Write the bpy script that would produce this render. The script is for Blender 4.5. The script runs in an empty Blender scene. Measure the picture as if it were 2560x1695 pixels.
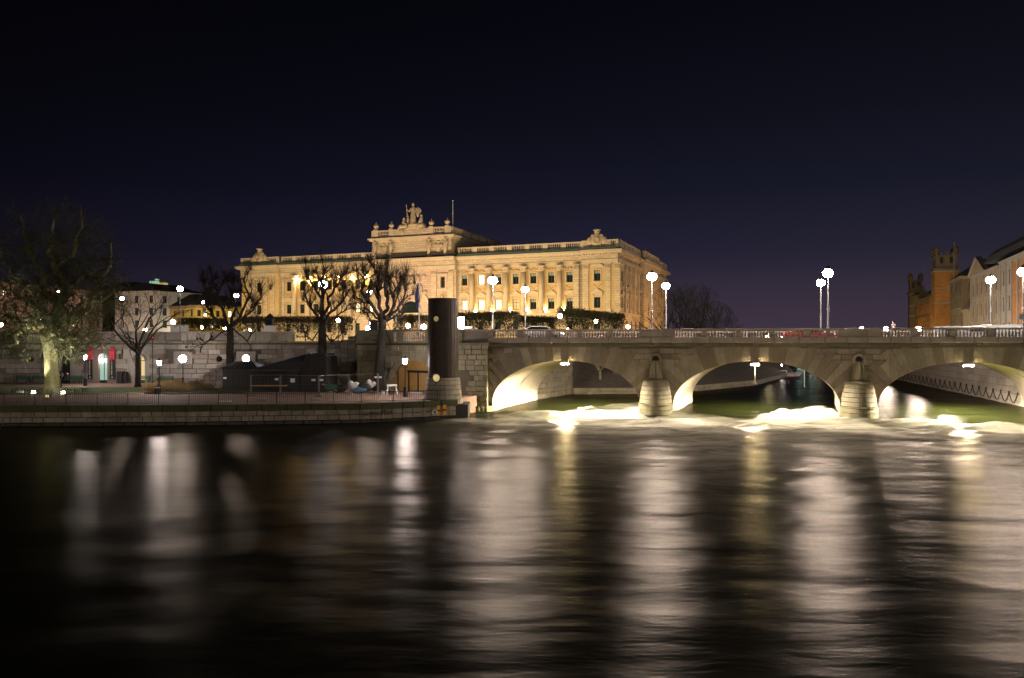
import bpy, bmesh, math, random
import numpy as np
from mathutils import Vector, Matrix, noise as mnoise
random.seed(7); np.random.seed(7)
R = math.radians
sc = bpy.context.scene
C = bpy.data.collections.new("scene"); sc.collection.children.link(C)

# ------------------------------------------------------------------ camera, world, exposure
CAMH, F, HOR = 6.4, 1920.0, 863.0          # eye height over the water, focal length and horizon row of the 2560 px photograph
def PX(x, Y): return (x - 1280.0) / F * Y
def PZ(y, Y): return CAMH + (HOR - y) / F * Y
cd = bpy.data.cameras.new("camera"); cam = bpy.data.objects.new("camera", cd); C.objects.link(cam)
cam.location = (0, 0, CAMH); cam.rotation_euler = (R(90), 0, 0)
cd.sensor_width = 36; cd.lens = 36 * F / 2560; cd.shift_y = 15.5 / 2560; cd.clip_end = 3000; cd.clip_start = 0.3
sc.camera = cam
sc.view_settings.view_transform = 'Standard'; sc.view_settings.look = 'None'
sc.view_settings.exposure = 0.0; sc.view_settings.gamma = 1.0; sc.view_settings.use_curve_mapping = False
sc.render.engine = 'CYCLES'
cy = sc.cycles
cy.use_denoising = True; cy.max_bounces = 6; cy.diffuse_bounces = 2; cy.glossy_bounces = 3; cy.transmission_bounces = 2
cy.sample_clamp_indirect = 4.0; cy.caustics_reflective = False; cy.caustics_refractive = False
cy.use_light_tree = True

w = bpy.data.worlds.new("World"); sc.world = w; w.use_nodes = True
nt = w.node_tree; nt.nodes.clear()
def N(tree, typ, **k):
    n = tree.nodes.new(typ)
    for a, b in k.items(): setattr(n, a, b)
    return n
def setin(n, **k):
    for a, b in k.items():
        n.inputs[a.replace('_', ' ')].default_value = b
out = N(nt, 'ShaderNodeOutputWorld'); bg = N(nt, 'ShaderNodeBackground'); bg2 = N(nt, 'ShaderNodeBackground')
sky = N(nt, 'ShaderNodeTexSky', sky_type='NISHITA'); sky.sun_disc = False; sky.sun_elevation = R(-4); sky.sun_rotation = R(60)
bg2.inputs['Strength'].default_value = 0.05
nt.links.new(sky.outputs[0], bg2.inputs[0])
tc = N(nt, 'ShaderNodeTexCoord'); sep = N(nt, 'ShaderNodeSeparateXYZ'); nt.links.new(tc.outputs['Generated'], sep.inputs[0])
cr = N(nt, 'ShaderNodeValToRGB')                       # night sky over a city: light dome near the horizon, nearly black overhead
el = cr.color_ramp.elements
el[0].position = 0.0; el[0].color = (.042, .032, .052, 1)
el[1].position = 1.0; el[1].color = (.0006, .0007, .0016, 1)
for p, c in ((.05, (.029, .0215, .041)), (.11, (.0115, .0100, .0255)), (.19, (.0046, .0046, .0140)), (.28, (.0021, .0020, .0058)), (.38, (.0008, .0008, .0028)), (.5, (.0004, .0004, .0014))):
    e = el.new(p); e.color = (*c, 1)
nt.links.new(sep.outputs['Z'], cr.inputs[0])
vd = N(nt, 'ShaderNodeVectorMath', operation='DOT_PRODUCT'); vd.inputs[1].default_value = (math.sin(R(14)), math.cos(R(14)), 0.0)
nt.links.new(tc.outputs['Generated'], vd.inputs[0])
mr = N(nt, 'ShaderNodeMapRange'); mr.inputs['From Min'].default_value = .55; mr.inputs['From Max'].default_value = 1.0
mr.inputs['To Min'].default_value = .18; mr.inputs['To Max'].default_value = 1.15
nt.links.new(vd.outputs['Value'], mr.inputs['Value'])
nt.links.new(cr.outputs[0], bg.inputs[0]); nt.links.new(mr.outputs[0], bg.inputs['Strength'])
ad = N(nt, 'ShaderNodeAddShader'); nt.links.new(bg.outputs[0], ad.inputs[0]); nt.links.new(bg2.outputs[0], ad.inputs[1])
nt.links.new(ad.outputs[0], out.inputs[0])

# ------------------------------------------------------------------ materials
def new_mat(name):
    m = bpy.data.materials.new(name); m.use_nodes = True; t = m.node_tree; t.nodes.clear()
    o = N(t, 'ShaderNodeOutputMaterial'); b = N(t, 'ShaderNodeBsdfPrincipled'); t.links.new(b.outputs[0], o.inputs[0])
    return m, t, b
def mixrgb(t, fac, a, b, mode='MIX'):
    n = N(t, 'ShaderNodeMix', data_type='RGBA', blend_type=mode)
    for s, v in ((0, fac), (6, a), (7, b)):
        if hasattr(v, 'links'): t.links.new(v, n.inputs[s])
        elif isinstance(v, (int, float)): n.inputs[s].default_value = v
        else: n.inputs[s].default_value = (*v, 1)
    return n.outputs[2]
def math_n(t, op, a, b=0.0, clamp=False):
    n = N(t, 'ShaderNodeMath', operation=op); n.use_clamp = clamp
    for s, v in ((0, a), (1, b)):
        if hasattr(v, 'links'): t.links.new(v, n.inputs[s])
        else: n.inputs[s].default_value = v
    return n.outputs[0]
def noise_n(t, vec, scale, detail=4, rough=.6):
    n = N(t, 'ShaderNodeTexNoise'); setin(n, Scale=scale, Detail=detail, Roughness=rough); t.links.new(vec, n.inputs['Vector']); return n.outputs['Fac']
def mat(name, col, rough=.8, var=.25, scale=1.2, rnd=0.0, bump=.15, bscale=9, metal=0, moss=0.0, moss_z=None, streak=0.0, joints=None, tint=None):
    """Weathered solid: base colour with noise, per-object tone, stains, moss, optional courses of joints."""
    m, t, b = new_mat(name)
    g = N(t, 'ShaderNodeNewGeometry'); pos = g.outputs['Position']
    n1 = noise_n(t, pos, scale); n2 = noise_n(t, pos, scale * 7, 3)
    f = math_n(t, 'ADD', math_n(t, 'MULTIPLY', n1, .65), math_n(t, 'MULTIPLY', n2, .35))
    f = math_n(t, 'SUBTRACT', math_n(t, 'MULTIPLY', f, 2.6), .8, True)
    lo = [c * (1 - var) for c in col]; hi = [min(1, c * (1 + var)) for c in col]
    colr = mixrgb(t, f, lo, hi)
    if rnd:
        oi = N(t, 'ShaderNodeObjectInfo')
        k = math_n(t, 'ADD', math_n(t, 'MULTIPLY', oi.outputs['Random'], 2 * rnd), 1 - rnd)
        cmb = N(t, 'ShaderNodeCombineXYZ')
        for i in range(3): t.links.new(k, cmb.inputs[i])
        colr = mixrgb(t, 1.0, colr, cmb.outputs[0], 'MULTIPLY')
        if tint:
            r2 = N(t, 'ShaderNodeTexWhiteNoise', noise_dimensions='1D'); t.links.new(oi.outputs['Random'], r2.inputs['W'])
            colr = mixrgb(t, math_n(t, 'MULTIPLY', math_n(t, 'GREATER_THAN', r2.outputs['Value'], .72), .6), colr, tint)
    if streak:
        mp = N(t, 'ShaderNodeMapping'); mp.inputs['Scale'].default_value = (3.2, 3.2, .22); t.links.new(pos, mp.inputs['Vector'])
        s = noise_n(t, mp.outputs[0], 1.0, 5, .7)
        s = math_n(t, 'MULTIPLY', math_n(t, 'SUBTRACT', s, .5, True), 5 * streak, True)
        colr = mixrgb(t, s, colr, [c * .35 for c in col])
    if moss:
        mn = noise_n(t, pos, 1.1, 6, .7)
        k = math_n(t, 'MULTIPLY', math_n(t, 'SUBTRACT', mn, .52 - .1 * moss, True), 8, True)
        if moss_z is not None:
            sp = N(t, 'ShaderNodeSeparateXYZ'); t.links.new(pos, sp.inputs[0])
            mz = N(t, 'ShaderNodeMapRange'); mz.inputs['From Min'].default_value = moss_z; mz.inputs['From Max'].default_value = moss_z * .25
            t.links.new(sp.outputs['Z'], mz.inputs['Value']); k = math_n(t, 'MULTIPLY', k, mz.outputs[0], True)
        colr = mixrgb(t, math_n(t, 'MULTIPLY', k, moss), colr, (.075, .095, .012))
    hgt = noise_n(t, pos, bscale, 5, .65)
    if joints:                                          # joints = (length, height): courses too far away to build block by block
        tcx = N(t, 'ShaderNodeTexCoord'); mp = N(t, 'ShaderNodeMapping'); mp.inputs['Rotation'].default_value = (R(90), 0, 0)
        t.links.new(tcx.outputs['Object'], mp.inputs['Vector'])
        cm = N(t, 'ShaderNodeSeparateXYZ'); t.links.new(tcx.outputs['Object'], cm.inputs[0])
        cb = N(t, 'ShaderNodeCombineXYZ'); t.links.new(math_n(t, 'ADD', cm.outputs[0], cm.outputs[1]), cb.inputs[0]); t.links.new(cm.outputs[2], cb.inputs[1])
        br = N(t, 'ShaderNodeTexBrick'); br.offset = .5
        setin(br, Scale=1.0, Mortar_Size=.035, Mortar_Smooth=.3, Brick_Width=joints[0], Row_Height=joints[1], Bias=0.0)
        br.inputs['Color1'].default_value = (.86, .86, .86, 1); br.inputs['Color2'].default_value = (1.1, 1.08, 1.05, 1); br.inputs['Mortar'].default_value = (.5, .47, .43, 1)
        t.links.new(cb.outputs[0], br.inputs['Vector'])
        colr = mixrgb(t, 1.0, colr, br.outputs['Color'], 'MULTIPLY')
    t.links.new(colr, b.inputs['Base Color'])
    b.inputs['Roughness'].default_value = rough; b.inputs['Metallic'].default_value = metal
    if bump:
        bn = N(t, 'ShaderNodeBump'); bn.inputs['Strength'].default_value = bump; bn.inputs['Distance'].default_value = .05
        t.links.new(hgt, bn.inputs['Height']); t.links.new(bn.outputs[0], b.inputs['Normal'])
    return m
def emit(name, col, strength, base=(.1, .1, .1), var=0.0):
    m, t, b = new_mat(name)
    b.inputs['Base Color'].default_value = (*base, 1)
    b.inputs['Emission Color'].default_value = (*col, 1); b.inputs['Emission Strength'].default_value = strength
    if var:
        oi = N(t, 'ShaderNodeObjectInfo'); g = N(t, 'ShaderNodeNewGeometry'); n = noise_n(t, g.outputs['Position'], 1.6, 3)
        k = math_n(t, 'MULTIPLY', math_n(t, 'ADD', math_n(t, 'MULTIPLY', oi.outputs['Random'], var), 1 - var / 2), math_n(t, 'ADD', math_n(t, 'MULTIPLY', n, 1.6), .2))
        t.links.new(math_n(t, 'MULTIPLY', k, strength), b.inputs['Emission Strength'])
    return m
M = {}
M['bridge_stone'] = mat('bridge_stone', (.32, .275, .21), .85, .35, .8, rnd=.30, bump=.5, streak=.5, tint=(.17, .125, .085))
M['bridge_core'] = mat('bridge_core', (.15, .125, .09), .9, .3)
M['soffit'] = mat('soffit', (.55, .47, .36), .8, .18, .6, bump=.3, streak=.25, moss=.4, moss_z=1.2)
M['parapet'] = mat('parapet', (.36, .31, .27), .75, .2, 1.0, rnd=.16, bump=.2, streak=.2)
M['cornice_dark'] = mat('cornice_dark', (.12, .10, .07), .9, .4, .7, rnd=.2, bump=.3)  # shadow under the bridge cornice put into a dark stone colour
M['pier'] = mat('pier', (.21, .18, .125), .85, .3, 1.0, rnd=.12, bump=.5, moss=.55, moss_z=1.6, streak=.3)
M['abut'] = mat('abut', (.36, .32, .22), .85, .3, .8, rnd=.2, bump=.4, moss=.85, moss_z=3.2, streak=.4)
M['terrace'] = mat('terrace', (.33, .30, .265), .85, .25, .7, rnd=.3, bump=.4, streak=.5, tint=(.22, .15, .12))
M['terrace_core'] = mat('terrace_core', (.13, .12, .10), .9, .3)
M['balustrade'] = mat('balustrade', (.30, .28, .20), .85, .25, .7, rnd=.15, bump=.3, moss=.35, streak=.3)
M['quay'] = mat('quay', (.38, .33, .26), .85, .35, .8, rnd=.15, bump=.5, streak=.6)
M['coping'] = mat('coping', (.10, .095, .055), .9, .35, .9, rnd=.12, bump=.4, moss=.5)
M['wet'] = mat('wet', (.035, .032, .022), .5, .5, 1.5, bump=.4)
M['p_stone'] = mat('p_stone', (.52, .44, .32), .75, .14, .35, bump=.15, bscale=4, joints=(1.6, .55))
M['p_plain'] = mat('p_plain', (.54, .46, .34), .75, .12, .5, bump=.2, bscale=5, streak=.12)
M['p_plaster'] = mat('p_plaster', (.52, .37, .17), .8, .14, .4, bump=.1)
M['p_portal'] = mat('p_portal', (.52, .41, .33), .75, .14, .5, bump=.2, joints=(1.6, .5))
M['sculpt'] = mat('sculpt', (.46, .38, .27), .7, .25, 1.5, bump=.5, bscale=5)
M['copper'] = mat('copper', (.05, .10, .085), .6, .4, 1.0, bump=.1)
M['roof_dark'] = mat('roof_dark', (.045, .045, .05), .6, .3, .6)
M['iron'] = mat('iron', (.02, .022, .022), .45, .2, 3, bump=.1, metal=.3)
M['grey_metal'] = mat('grey_metal', (.28, .28, .30), .4, .2, 3, bump=.05, metal=.6)
M['galv'] = mat('galv', (.24, .24, .23), .45, .2, 3, bump=.05, metal=.5)
M['rust_brown'] = mat('rust_brown', (.055, .038, .034), .6, .35, 1.4, bump=.3, metal=.2, streak=.6)
M['concrete'] = mat('concrete', (.42, .39, .33), .85, .18, .9, bump=.25, streak=.25, joints=(1.3, .42))
M['bark'] = mat('bark', (.19, .175, .095), .95, .5, 1.5, bump=1.0, bscale=14, moss=.5)
M['bark_dark'] = mat('bark_dark', (.04, .032, .025), .95, .4, 1.5, bump=.6)
M['twig'] = mat('twig', (.044, .045, .017), .95, .45, .5, bump=0, moss=.2)
M['twig_dark'] = mat('twig_dark', (.035, .028, .022), .95, .4, 1.0, bump=0)
M['hedge'] = mat('hedge', (.066, .062, .024), .95, .6, 1.2, bump=0)
M['grass'] = mat('grass', (.085, .125, .015), .95, .4, .8, bump=.4)
M['path'] = mat('path', (.27, .17, .12), .9, .25, .5, bump=.3, bscale=30)
M['street'] = mat('street', (.11, .10, .09), .85, .25, .5, bump=.2, bscale=20)
M['earth'] = mat('earth', (.05, .04, .028), .95, .5, .8, bump=.6)
M['reed'] = mat('reed', (.20, .13, .05), .95, .4, 2, bump=0)
M['kiosk'] = mat('kiosk', (.016, .014, .014), .75, .3, 1.5, bump=.1)
M['kiosk_roof'] = mat('kiosk_roof', (.03, .03, .034), .45, .3, 1.5, bump=.1)
M['wood_orange'] = mat('wood_orange', (.50, .29, .09), .7, .18, 1.2, bump=.2, streak=.12)
M['bench_green'] = mat('bench_green', (.02, .10, .065), .6, .2, 2, bump=.1)
M['white'] = mat('white', (.75, .75, .73), .6, .08, 2, bump=0)
M['black'] = mat('black', (.012, .012, .012), .6, .2, 2, bump=0)
M['red'] = mat('red', (.60, .03, .03), .6, .2, 2, bump=0)
M['pink'] = mat('pink', (.85, .06, .09), .6, .3, 2, bump=0)
M['yellow'] = mat('yellow', (.85, .50, .02), .5, .1, 2, bump=0)
M['orange_front'] = mat('orange_front', (.44, .19, .045), .85, .35, .25, bump=.1, streak=.3, joints=(1.2, .5))
M['brown_front'] = mat('brown_front', (.17, .12, .07), .85, .2, .5, bump=.1)
M['beige_front'] = mat('beige_front', (.28, .21, .13), .85, .15, .5, bump=.1)
M['grey_front'] = mat('grey_front', (.30, .27, .23), .85, .12, .5, bump=.1)
M['pink_front'] = mat('pink_front', (.30, .19, .14), .85, .2, .6, bump=.1)
M['yellow_front'] = mat('yellow_front', (.50, .36, .10), .85, .15, .6, bump=.1)
M['dark_front'] = mat('dark_front', (.06, .05, .045), .85, .2, .6, bump=.1)
M['cloth_blue'] = mat('cloth_blue', (.03, .03, .16), .8, .3, 2, bump=0)
M['coat'] = mat('coat', (.05, .045, .05), .9, .3, 3, bump=0)
M['coat_light'] = mat('coat_light', (.45, .36, .36), .9, .2, 3, bump=0)
M['tarp_white'] = mat('tarp_white', (.6, .58, .55), .6, .2, 2, bump=.3)
M['tarp_blue'] = mat('tarp_blue', (.08, .16, .30), .6, .2, 2, bump=.3)
M['tyre'] = mat('tyre', (.015, .015, .015), .8, .1, 2, bump=0)
M['car_red'] = mat('car_red', (.20, .015, .015), .5, .1, 1, bump=0)
M['car_white'] = mat('car_white', (.5, .5, .52), .45, .05, 1, bump=0)
M['car_grey'] = mat('car_grey', (.30, .33, .34), .25, .05, 1, bump=0, metal=.4)
g_, t_, b_ = new_mat('glass_dark'); M['glass_dark'] = g_
b_.inputs['Base Color'].default_value = (.012, .022, .020, 1); b_.inputs['Roughness'].default_value = .12; b_.inputs['Specular IOR Level'].default_value = .6
LAMPC = (1.0, .82, .70)
M['lamp'] = emit('lamp', LAMPC, 680)
M['lamp_terrace'] = emit('lamp_terrace', LAMPC, 190)
M['lamp_big'] = emit('lamp_big', (.92, .90, 1.0), 120)
M['lamp_park'] = emit('lamp_park', (1, .86, .80), 90)
M['lamp_lantern'] = emit('lamp_lantern', (1, .88, .84), 430)
M['lamp_warm'] = emit('lamp_warm', (1, .84, .50), 80)
M['lamp_arch'] = emit('lamp_arch', (1, .78, .38), 900)
M['lamp_small'] = emit('lamp_small', (1, .72, .38), 40)
M['lit_white'] = emit('lit_white', (1, .88, .58), 2.4, var=.5)
M['lit_warm'] = emit('lit_warm', (1, .55, .16), 1.1, var=.6)
M['lit_dim'] = emit('lit_dim', (.85, .66, .25), .5, var=.8)
M['lit_green'] = emit('lit_green', (.48, .82, .66), .55)
M['lit_yellow'] = emit('lit_yellow', (1, .74, .32), .75)
M['lit_oculus'] = emit('lit_oculus', (1, .95, .92), 12)
M['blind'] = mat('blind', (.28, .30, .24), .8, .1, 2, bump=0)
M['red_light'] = emit('red_light', (1, .05, .03), 9)
M['blue_panel'] = emit('blue_panel', (.10, .25, .8), .9)
M['green_panel'] = emit('green_panel', (.05, .5, .12), .5)
M['far_white'] = emit('far_white', (.9, .95, 1), 1.3)

# ------------------------------------------------------------------ mesh builder
class MB:
    def __init__(s): s.v = []; s.f = []; s.mi = []; s.cur = 0
    def add(s, vs, fs):
        o = len(s.v); s.v.extend([tuple(v) for v in vs])
        for f in fs: s.f.append(tuple(i + o for i in f)); s.mi.append(s.cur)
        return s
    def box(s, x0, x1, y0, y1, z0, z1):
        return s.add([(x0,y0,z0),(x1,y0,z0),(x1,y1,z0),(x0,y1,z0),(x0,y0,z1),(x1,y0,z1),(x1,y1,z1),(x0,y1,z1)],
                     [(3,2,1,0),(4,5,6,7),(0,1,5,4),(1,2,6,5),(2,3,7,6),(3,0,4,7)])
    def obox(s, c, u, L, Wd, z0, z1):
        """box along direction u (xy) of length L, width Wd centred on c."""
        ux, uy = u; nx, ny = -uy, ux; cx, cy_ = c
        P = [(cx+ux*a*L/2+nx*b*Wd/2, cy_+uy*a*L/2+ny*b*Wd/2) for a, b in ((-1,-1),(1,-1),(1,1),(-1,1))]
        return s.add([(*p, z0) for p in P] + [(*p, z1) for p in P], [(3,2,1,0),(4,5,6,7),(0,1,5,4),(1,2,6,5),(2,3,7,6),(3,0,4,7)])
    def prism(s, poly, axis, a0, a1):
        """extrude a 2-D polygon: axis 'y' -> poly is (x,z); 'z' -> (x,y); 'x' -> (y,z)."""
        n = len(poly)
        def mk(p, a): return (p[0], a, p[1]) if axis == 'y' else (p[0], p[1], a) if axis == 'z' else (a, p[0], p[1])
        s.add([mk(p, a0) for p in poly] + [mk(p, a1) for p in poly],
              [tuple(range(n))[::-1], tuple(range(n, 2*n))] + [(i, (i+1) % n, n+(i+1) % n, n+i) for i in range(n)])
        return s
    def lathe(s, prof, c=(0,0,0), n=12, a0=0, a1=360, sx=1, sy=1, cap=True):
        full = (a1 - a0) >= 360; m = n if full else n + 1
        vs = []
        for r, z in prof:
            for i in range(m):
                a = R(a0 + (a1 - a0) * i / n); vs.append((c[0] + sx*r*math.cos(a), c[1] + sy*r*math.sin(a), c[2] + z))
        fs = []
        for j in range(len(prof) - 1):
            for i in range(n):
                i2 = (i + 1) % m; fs.append((j*m+i, j*m+i2, (j+1)*m+i2, (j+1)*m+i))
        if cap:
            fs.append(tuple(range(m))[::-1]); fs.append(tuple(range((len(prof)-1)*m, len(prof)*m)))
        return s.add(vs, fs)
    def cyl(s, p0, p1, r0, r1=None, n=8, cap=True):
        r1 = r0 if r1 is None else r1
        p0 = Vector(p0); p1 = Vector(p1); d = p1 - p0
        if d.length < 1e-6: return s
        d.normalize(); a = d.orthogonal().normalized(); b = d.cross(a)
        vs = []
        for p, r in ((p0, r0), (p1, r1)):
            for i in range(n):
                t = 2*math.pi*i/n; vs.append(p + a*(r*math.cos(t)) + b*(r*math.sin(t)))
        fs = [(i, (i+1) % n, n+(i+1) % n, n+i) for i in range(n)]
        if cap: fs += [tuple(range(n))[::-1], tuple(range(n, 2*n))]
        return s.add(vs, fs)
    def sphere(s, c, r, n=10, m=6, sc_=(1,1,1)):
        vs = [(c[0], c[1], c[2]-r*sc_[2])]
        for j in range(1, m):
            ph = -math.pi/2 + math.pi*j/m
            for i in range(n):
                t = 2*math.pi*i/n
                vs.append((c[0]+r*sc_[0]*math.cos(ph)*math.cos(t), c[1]+r*sc_[1]*math.cos(ph)*math.sin(t), c[2]+r*sc_[2]*math.sin(ph)))
        vs.append((c[0], c[1], c[2]+r*sc_[2])); L = len(vs)-1
        fs = [(0, 1+(i+1) % n, 1+i) for i in range(n)]
        for j in range(m-2):
            for i in range(n): fs.append((1+j*n+i, 1+j*n+(i+1) % n, 1+(j+1)*n+(i+1) % n, 1+(j+1)*n+i))
        fs += [(L, 1+(m-2)*n+i, 1+(m-2)*n+(i+1) % n) for i in range(n)]
        return s.add(vs, fs)
    def torus(s, c, Rr, r, n=16, m=6, plane='xz', a0=0, a1=360):
        full = (a1-a0) >= 360; k = n if full else n+1; vs = []
        for i in range(k):
            t = R(a0+(a1-a0)*i/n)
            for j in range(m):
                q = 2*math.pi*j/m; rr = Rr + r*math.cos(q); w_ = r*math.sin(q)
                if plane == 'xz': vs.append((c[0]+rr*math.cos(t), c[1]+w_, c[2]+rr*math.sin(t)))
                else: vs.append((c[0]+rr*math.cos(t), c[1]+rr*math.sin(t), c[2]+w_))
        fs = [(i*m+j, ((i+1) % k)*m+j, ((i+1) % k)*m+(j+1) % m, i*m+(j+1) % m) for i in range(n) for j in range(m)]
        return s.add(vs, fs)
    def mesh(s, name, mats, smooth=False):
        me = bpy.data.meshes.new(name); me.from_pydata(s.v, [], s.f); me.validate()
        for m in (mats if isinstance(mats, (list, tuple)) else [mats]): me.materials.append(M[m] if isinstance(m, str) else m)
        if isinstance(mats, (list, tuple)) and len(me.polygons) == len(s.mi): me.polygons.foreach_set('material_index', s.mi)
        if smooth: me.polygons.foreach_set('use_smooth', [True]*len(me.polygons))
        return me
    def build(s, name, mats, parent=None, loc=None, rot=None, smooth=False, **props):
        return link(name, s.mesh(name, mats, smooth), parent, loc, rot, **props)
def link(name, me, parent=None, loc=None, rot=None, scale=None, **props):
    o = bpy.data.objects.new(name, me); C.objects.link(o)
    if parent is not None: o.parent = parent
    if loc is not None: o.location = loc
    if rot is not None: o.rotation_euler = rot if hasattr(rot, '__len__') else (0, 0, rot)
    if scale is not None: o.scale = scale
    for k, v in props.items(): o[k] = v
    return o
def thing(name, label, cat, loc=(0,0,0), rz=0, group=None):
    o = bpy.data.objects.new(name, None); C.objects.link(o); o.location = loc; o.rotation_euler = (0, 0, rz)
    o['label'] = label; o['category'] = cat; o.empty_display_size = .2
    if group: o['group'] = group
    return o
KIDS = {}
def dup(root, loc, rz=None, label=None, scale=None):
    def cp(o, par):
        c = o.copy(); C.objects.link(c)
        if par is not None: c.parent = par
        for ch in kids(o): cp(ch, c)
        return c
    r = cp(root, None); r.location = loc
    if rz is not None: r.rotation_euler = (0, 0, rz)
    if label: r['label'] = label
    if scale: r.scale = (scale,)*3 if isinstance(scale, (int, float)) else scale
    return r
def kids(o):
    return [c for c in C.objects if c.parent == o] if o.name not in KIDS else KIDS[o.name]
def freeze(o):
    """remember the children of a prototype so that copying it stays quick"""
    ks = [c for c in C.objects if c.parent == o]; KIDS[o.name] = ks
    for k in ks: freeze(k)
def struct(o): o['kind'] = 'structure'; return o
_u = MB()
def unit_block():
    b = .03; vs = []; # chamfered front edges, unit size, origin at the lower left front corner
    vs = [(0,.12,0),(1,.12,0),(1,.12,1),(0,.12,1),(b,0,b*1.6),(1-b,0,b*1.6),(1-b,0,1-b*1.6),(b,0,1-b*1.6),(0,1,0),(1,1,0),(1,1,1),(0,1,1)]
    fs = [(4,5,6,7),(0,1,5,4),(1,2,6,5),(2,3,7,6),(3,0,4,7),(1,0,8,9),(2,1,9,10),(3,2,10,11),(0,3,11,8),(9,8,11,10)]
    return vs, fs
BLK = {}
def block(name, mt, parent, x, y, z, w_, d, h, gap=.012):
    if mt not in BLK:
        m = MB(); m.add(*unit_block()); BLK[mt] = m.mesh('stone_block', mt)
    return link(name, BLK[mt], parent, (x+gap, y, z+gap), None, (w_-2*gap, d, h-2*gap))
def wall_holes(mb, x0, x1, z0, z1, holes, y=0.0, depth=.35):
    """skin of a wall in the plane y with rectangular openings (a,b,c,d) and their reveals"""
    xs = sorted({x0, x1, *[h[0] for h in holes], *[h[1] for h in holes]}); zs = sorted({z0, z1, *[h[2] for h in holes], *[h[3] for h in holes]})
    xs = [x for x in xs if x0 <= x <= x1]; zs = [z for z in zs if z0 <= z <= z1]
    for i in range(len(xs)-1):
        for j in range(len(zs)-1):
            cx, cz = (xs[i]+xs[i+1])/2, (zs[j]+zs[j+1])/2
            if any(h[0] < cx < h[1] and h[2] < cz < h[3] for h in holes): continue
            mb.add([(xs[i],y,zs[j]),(xs[i+1],y,zs[j]),(xs[i+1],y,zs[j+1]),(xs[i],y,zs[j+1])], [(0,1,2,3)])
    for a, b, c, d in holes:
        y2 = y + depth
        mb.add([(a,y,c),(a,y,d),(a,y2,d),(a,y2,c)], [(0,1,2,3)]); mb.add([(b,y,c),(b,y,d),(b,y2,d),(b,y2,c)], [(3,2,1,0)])
        mb.add([(a,y,d),(b,y,d),(b,y2,d),(a,y2,d)], [(0,1,2,3)]); mb.add([(a,y,c),(b,y,c),(b,y2,c),(a,y2,c)], [(3,2,1,0)])
def blob(name, parts, mt, parent=None, voxel=.08, smooth=True, loc=None, rz=None, **props):
    """continuous body from tapered limbs: parts = (p0, r0, p1, r1) or (c, r, (sx,sy,sz))"""
    m = MB()
    for p in parts:
        if len(p) == 4:
            m.cyl(p[0], p[2], p[1], p[3], 10); m.sphere(p[0], p[1]); m.sphere(p[2], p[3])
        else: m.sphere(p[0], p[1], 12, 8, p[2])
    o = m.build(name, mt, parent, loc, rz, **props)
    r = o.modifiers.new('remesh', 'REMESH'); r.mode = 'VOXEL'; r.voxel_size = voxel; r.use_smooth_shade = smooth
    return o
# ------------------------------------------------------------------ the bridge's frame: s along its face, d behind it
BO = Vector((0.0, 73.1, 0.0)); BANG = -math.atan(.19); BU = Vector((math.cos(BANG), math.sin(BANG), 0)); BN = Vector((-math.sin(BANG), math.cos(BANG), 0))
def BW(s, d, z=0.0): p = BO + BU*s + BN*d; return (p.x, p.y, z)
def bpx(x):                                   # bridge coordinate of a photograph column
    r = (x-1280)/F; X = r*73.1/(1+.19*r); return X/BU.x
BD, SK = 13.0, .177                           # depth of the bridge, skew of its vaults
ARCH = [(5.05, 6.95), (22.2, 7.2), (39.7, 7.3)]
ZS, ZA = .9, 4.05
def zin(s, c, a): q = 1 - ((s-c)/a)**2; return ZS + ZA*math.sqrt(max(q, 0))

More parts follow.
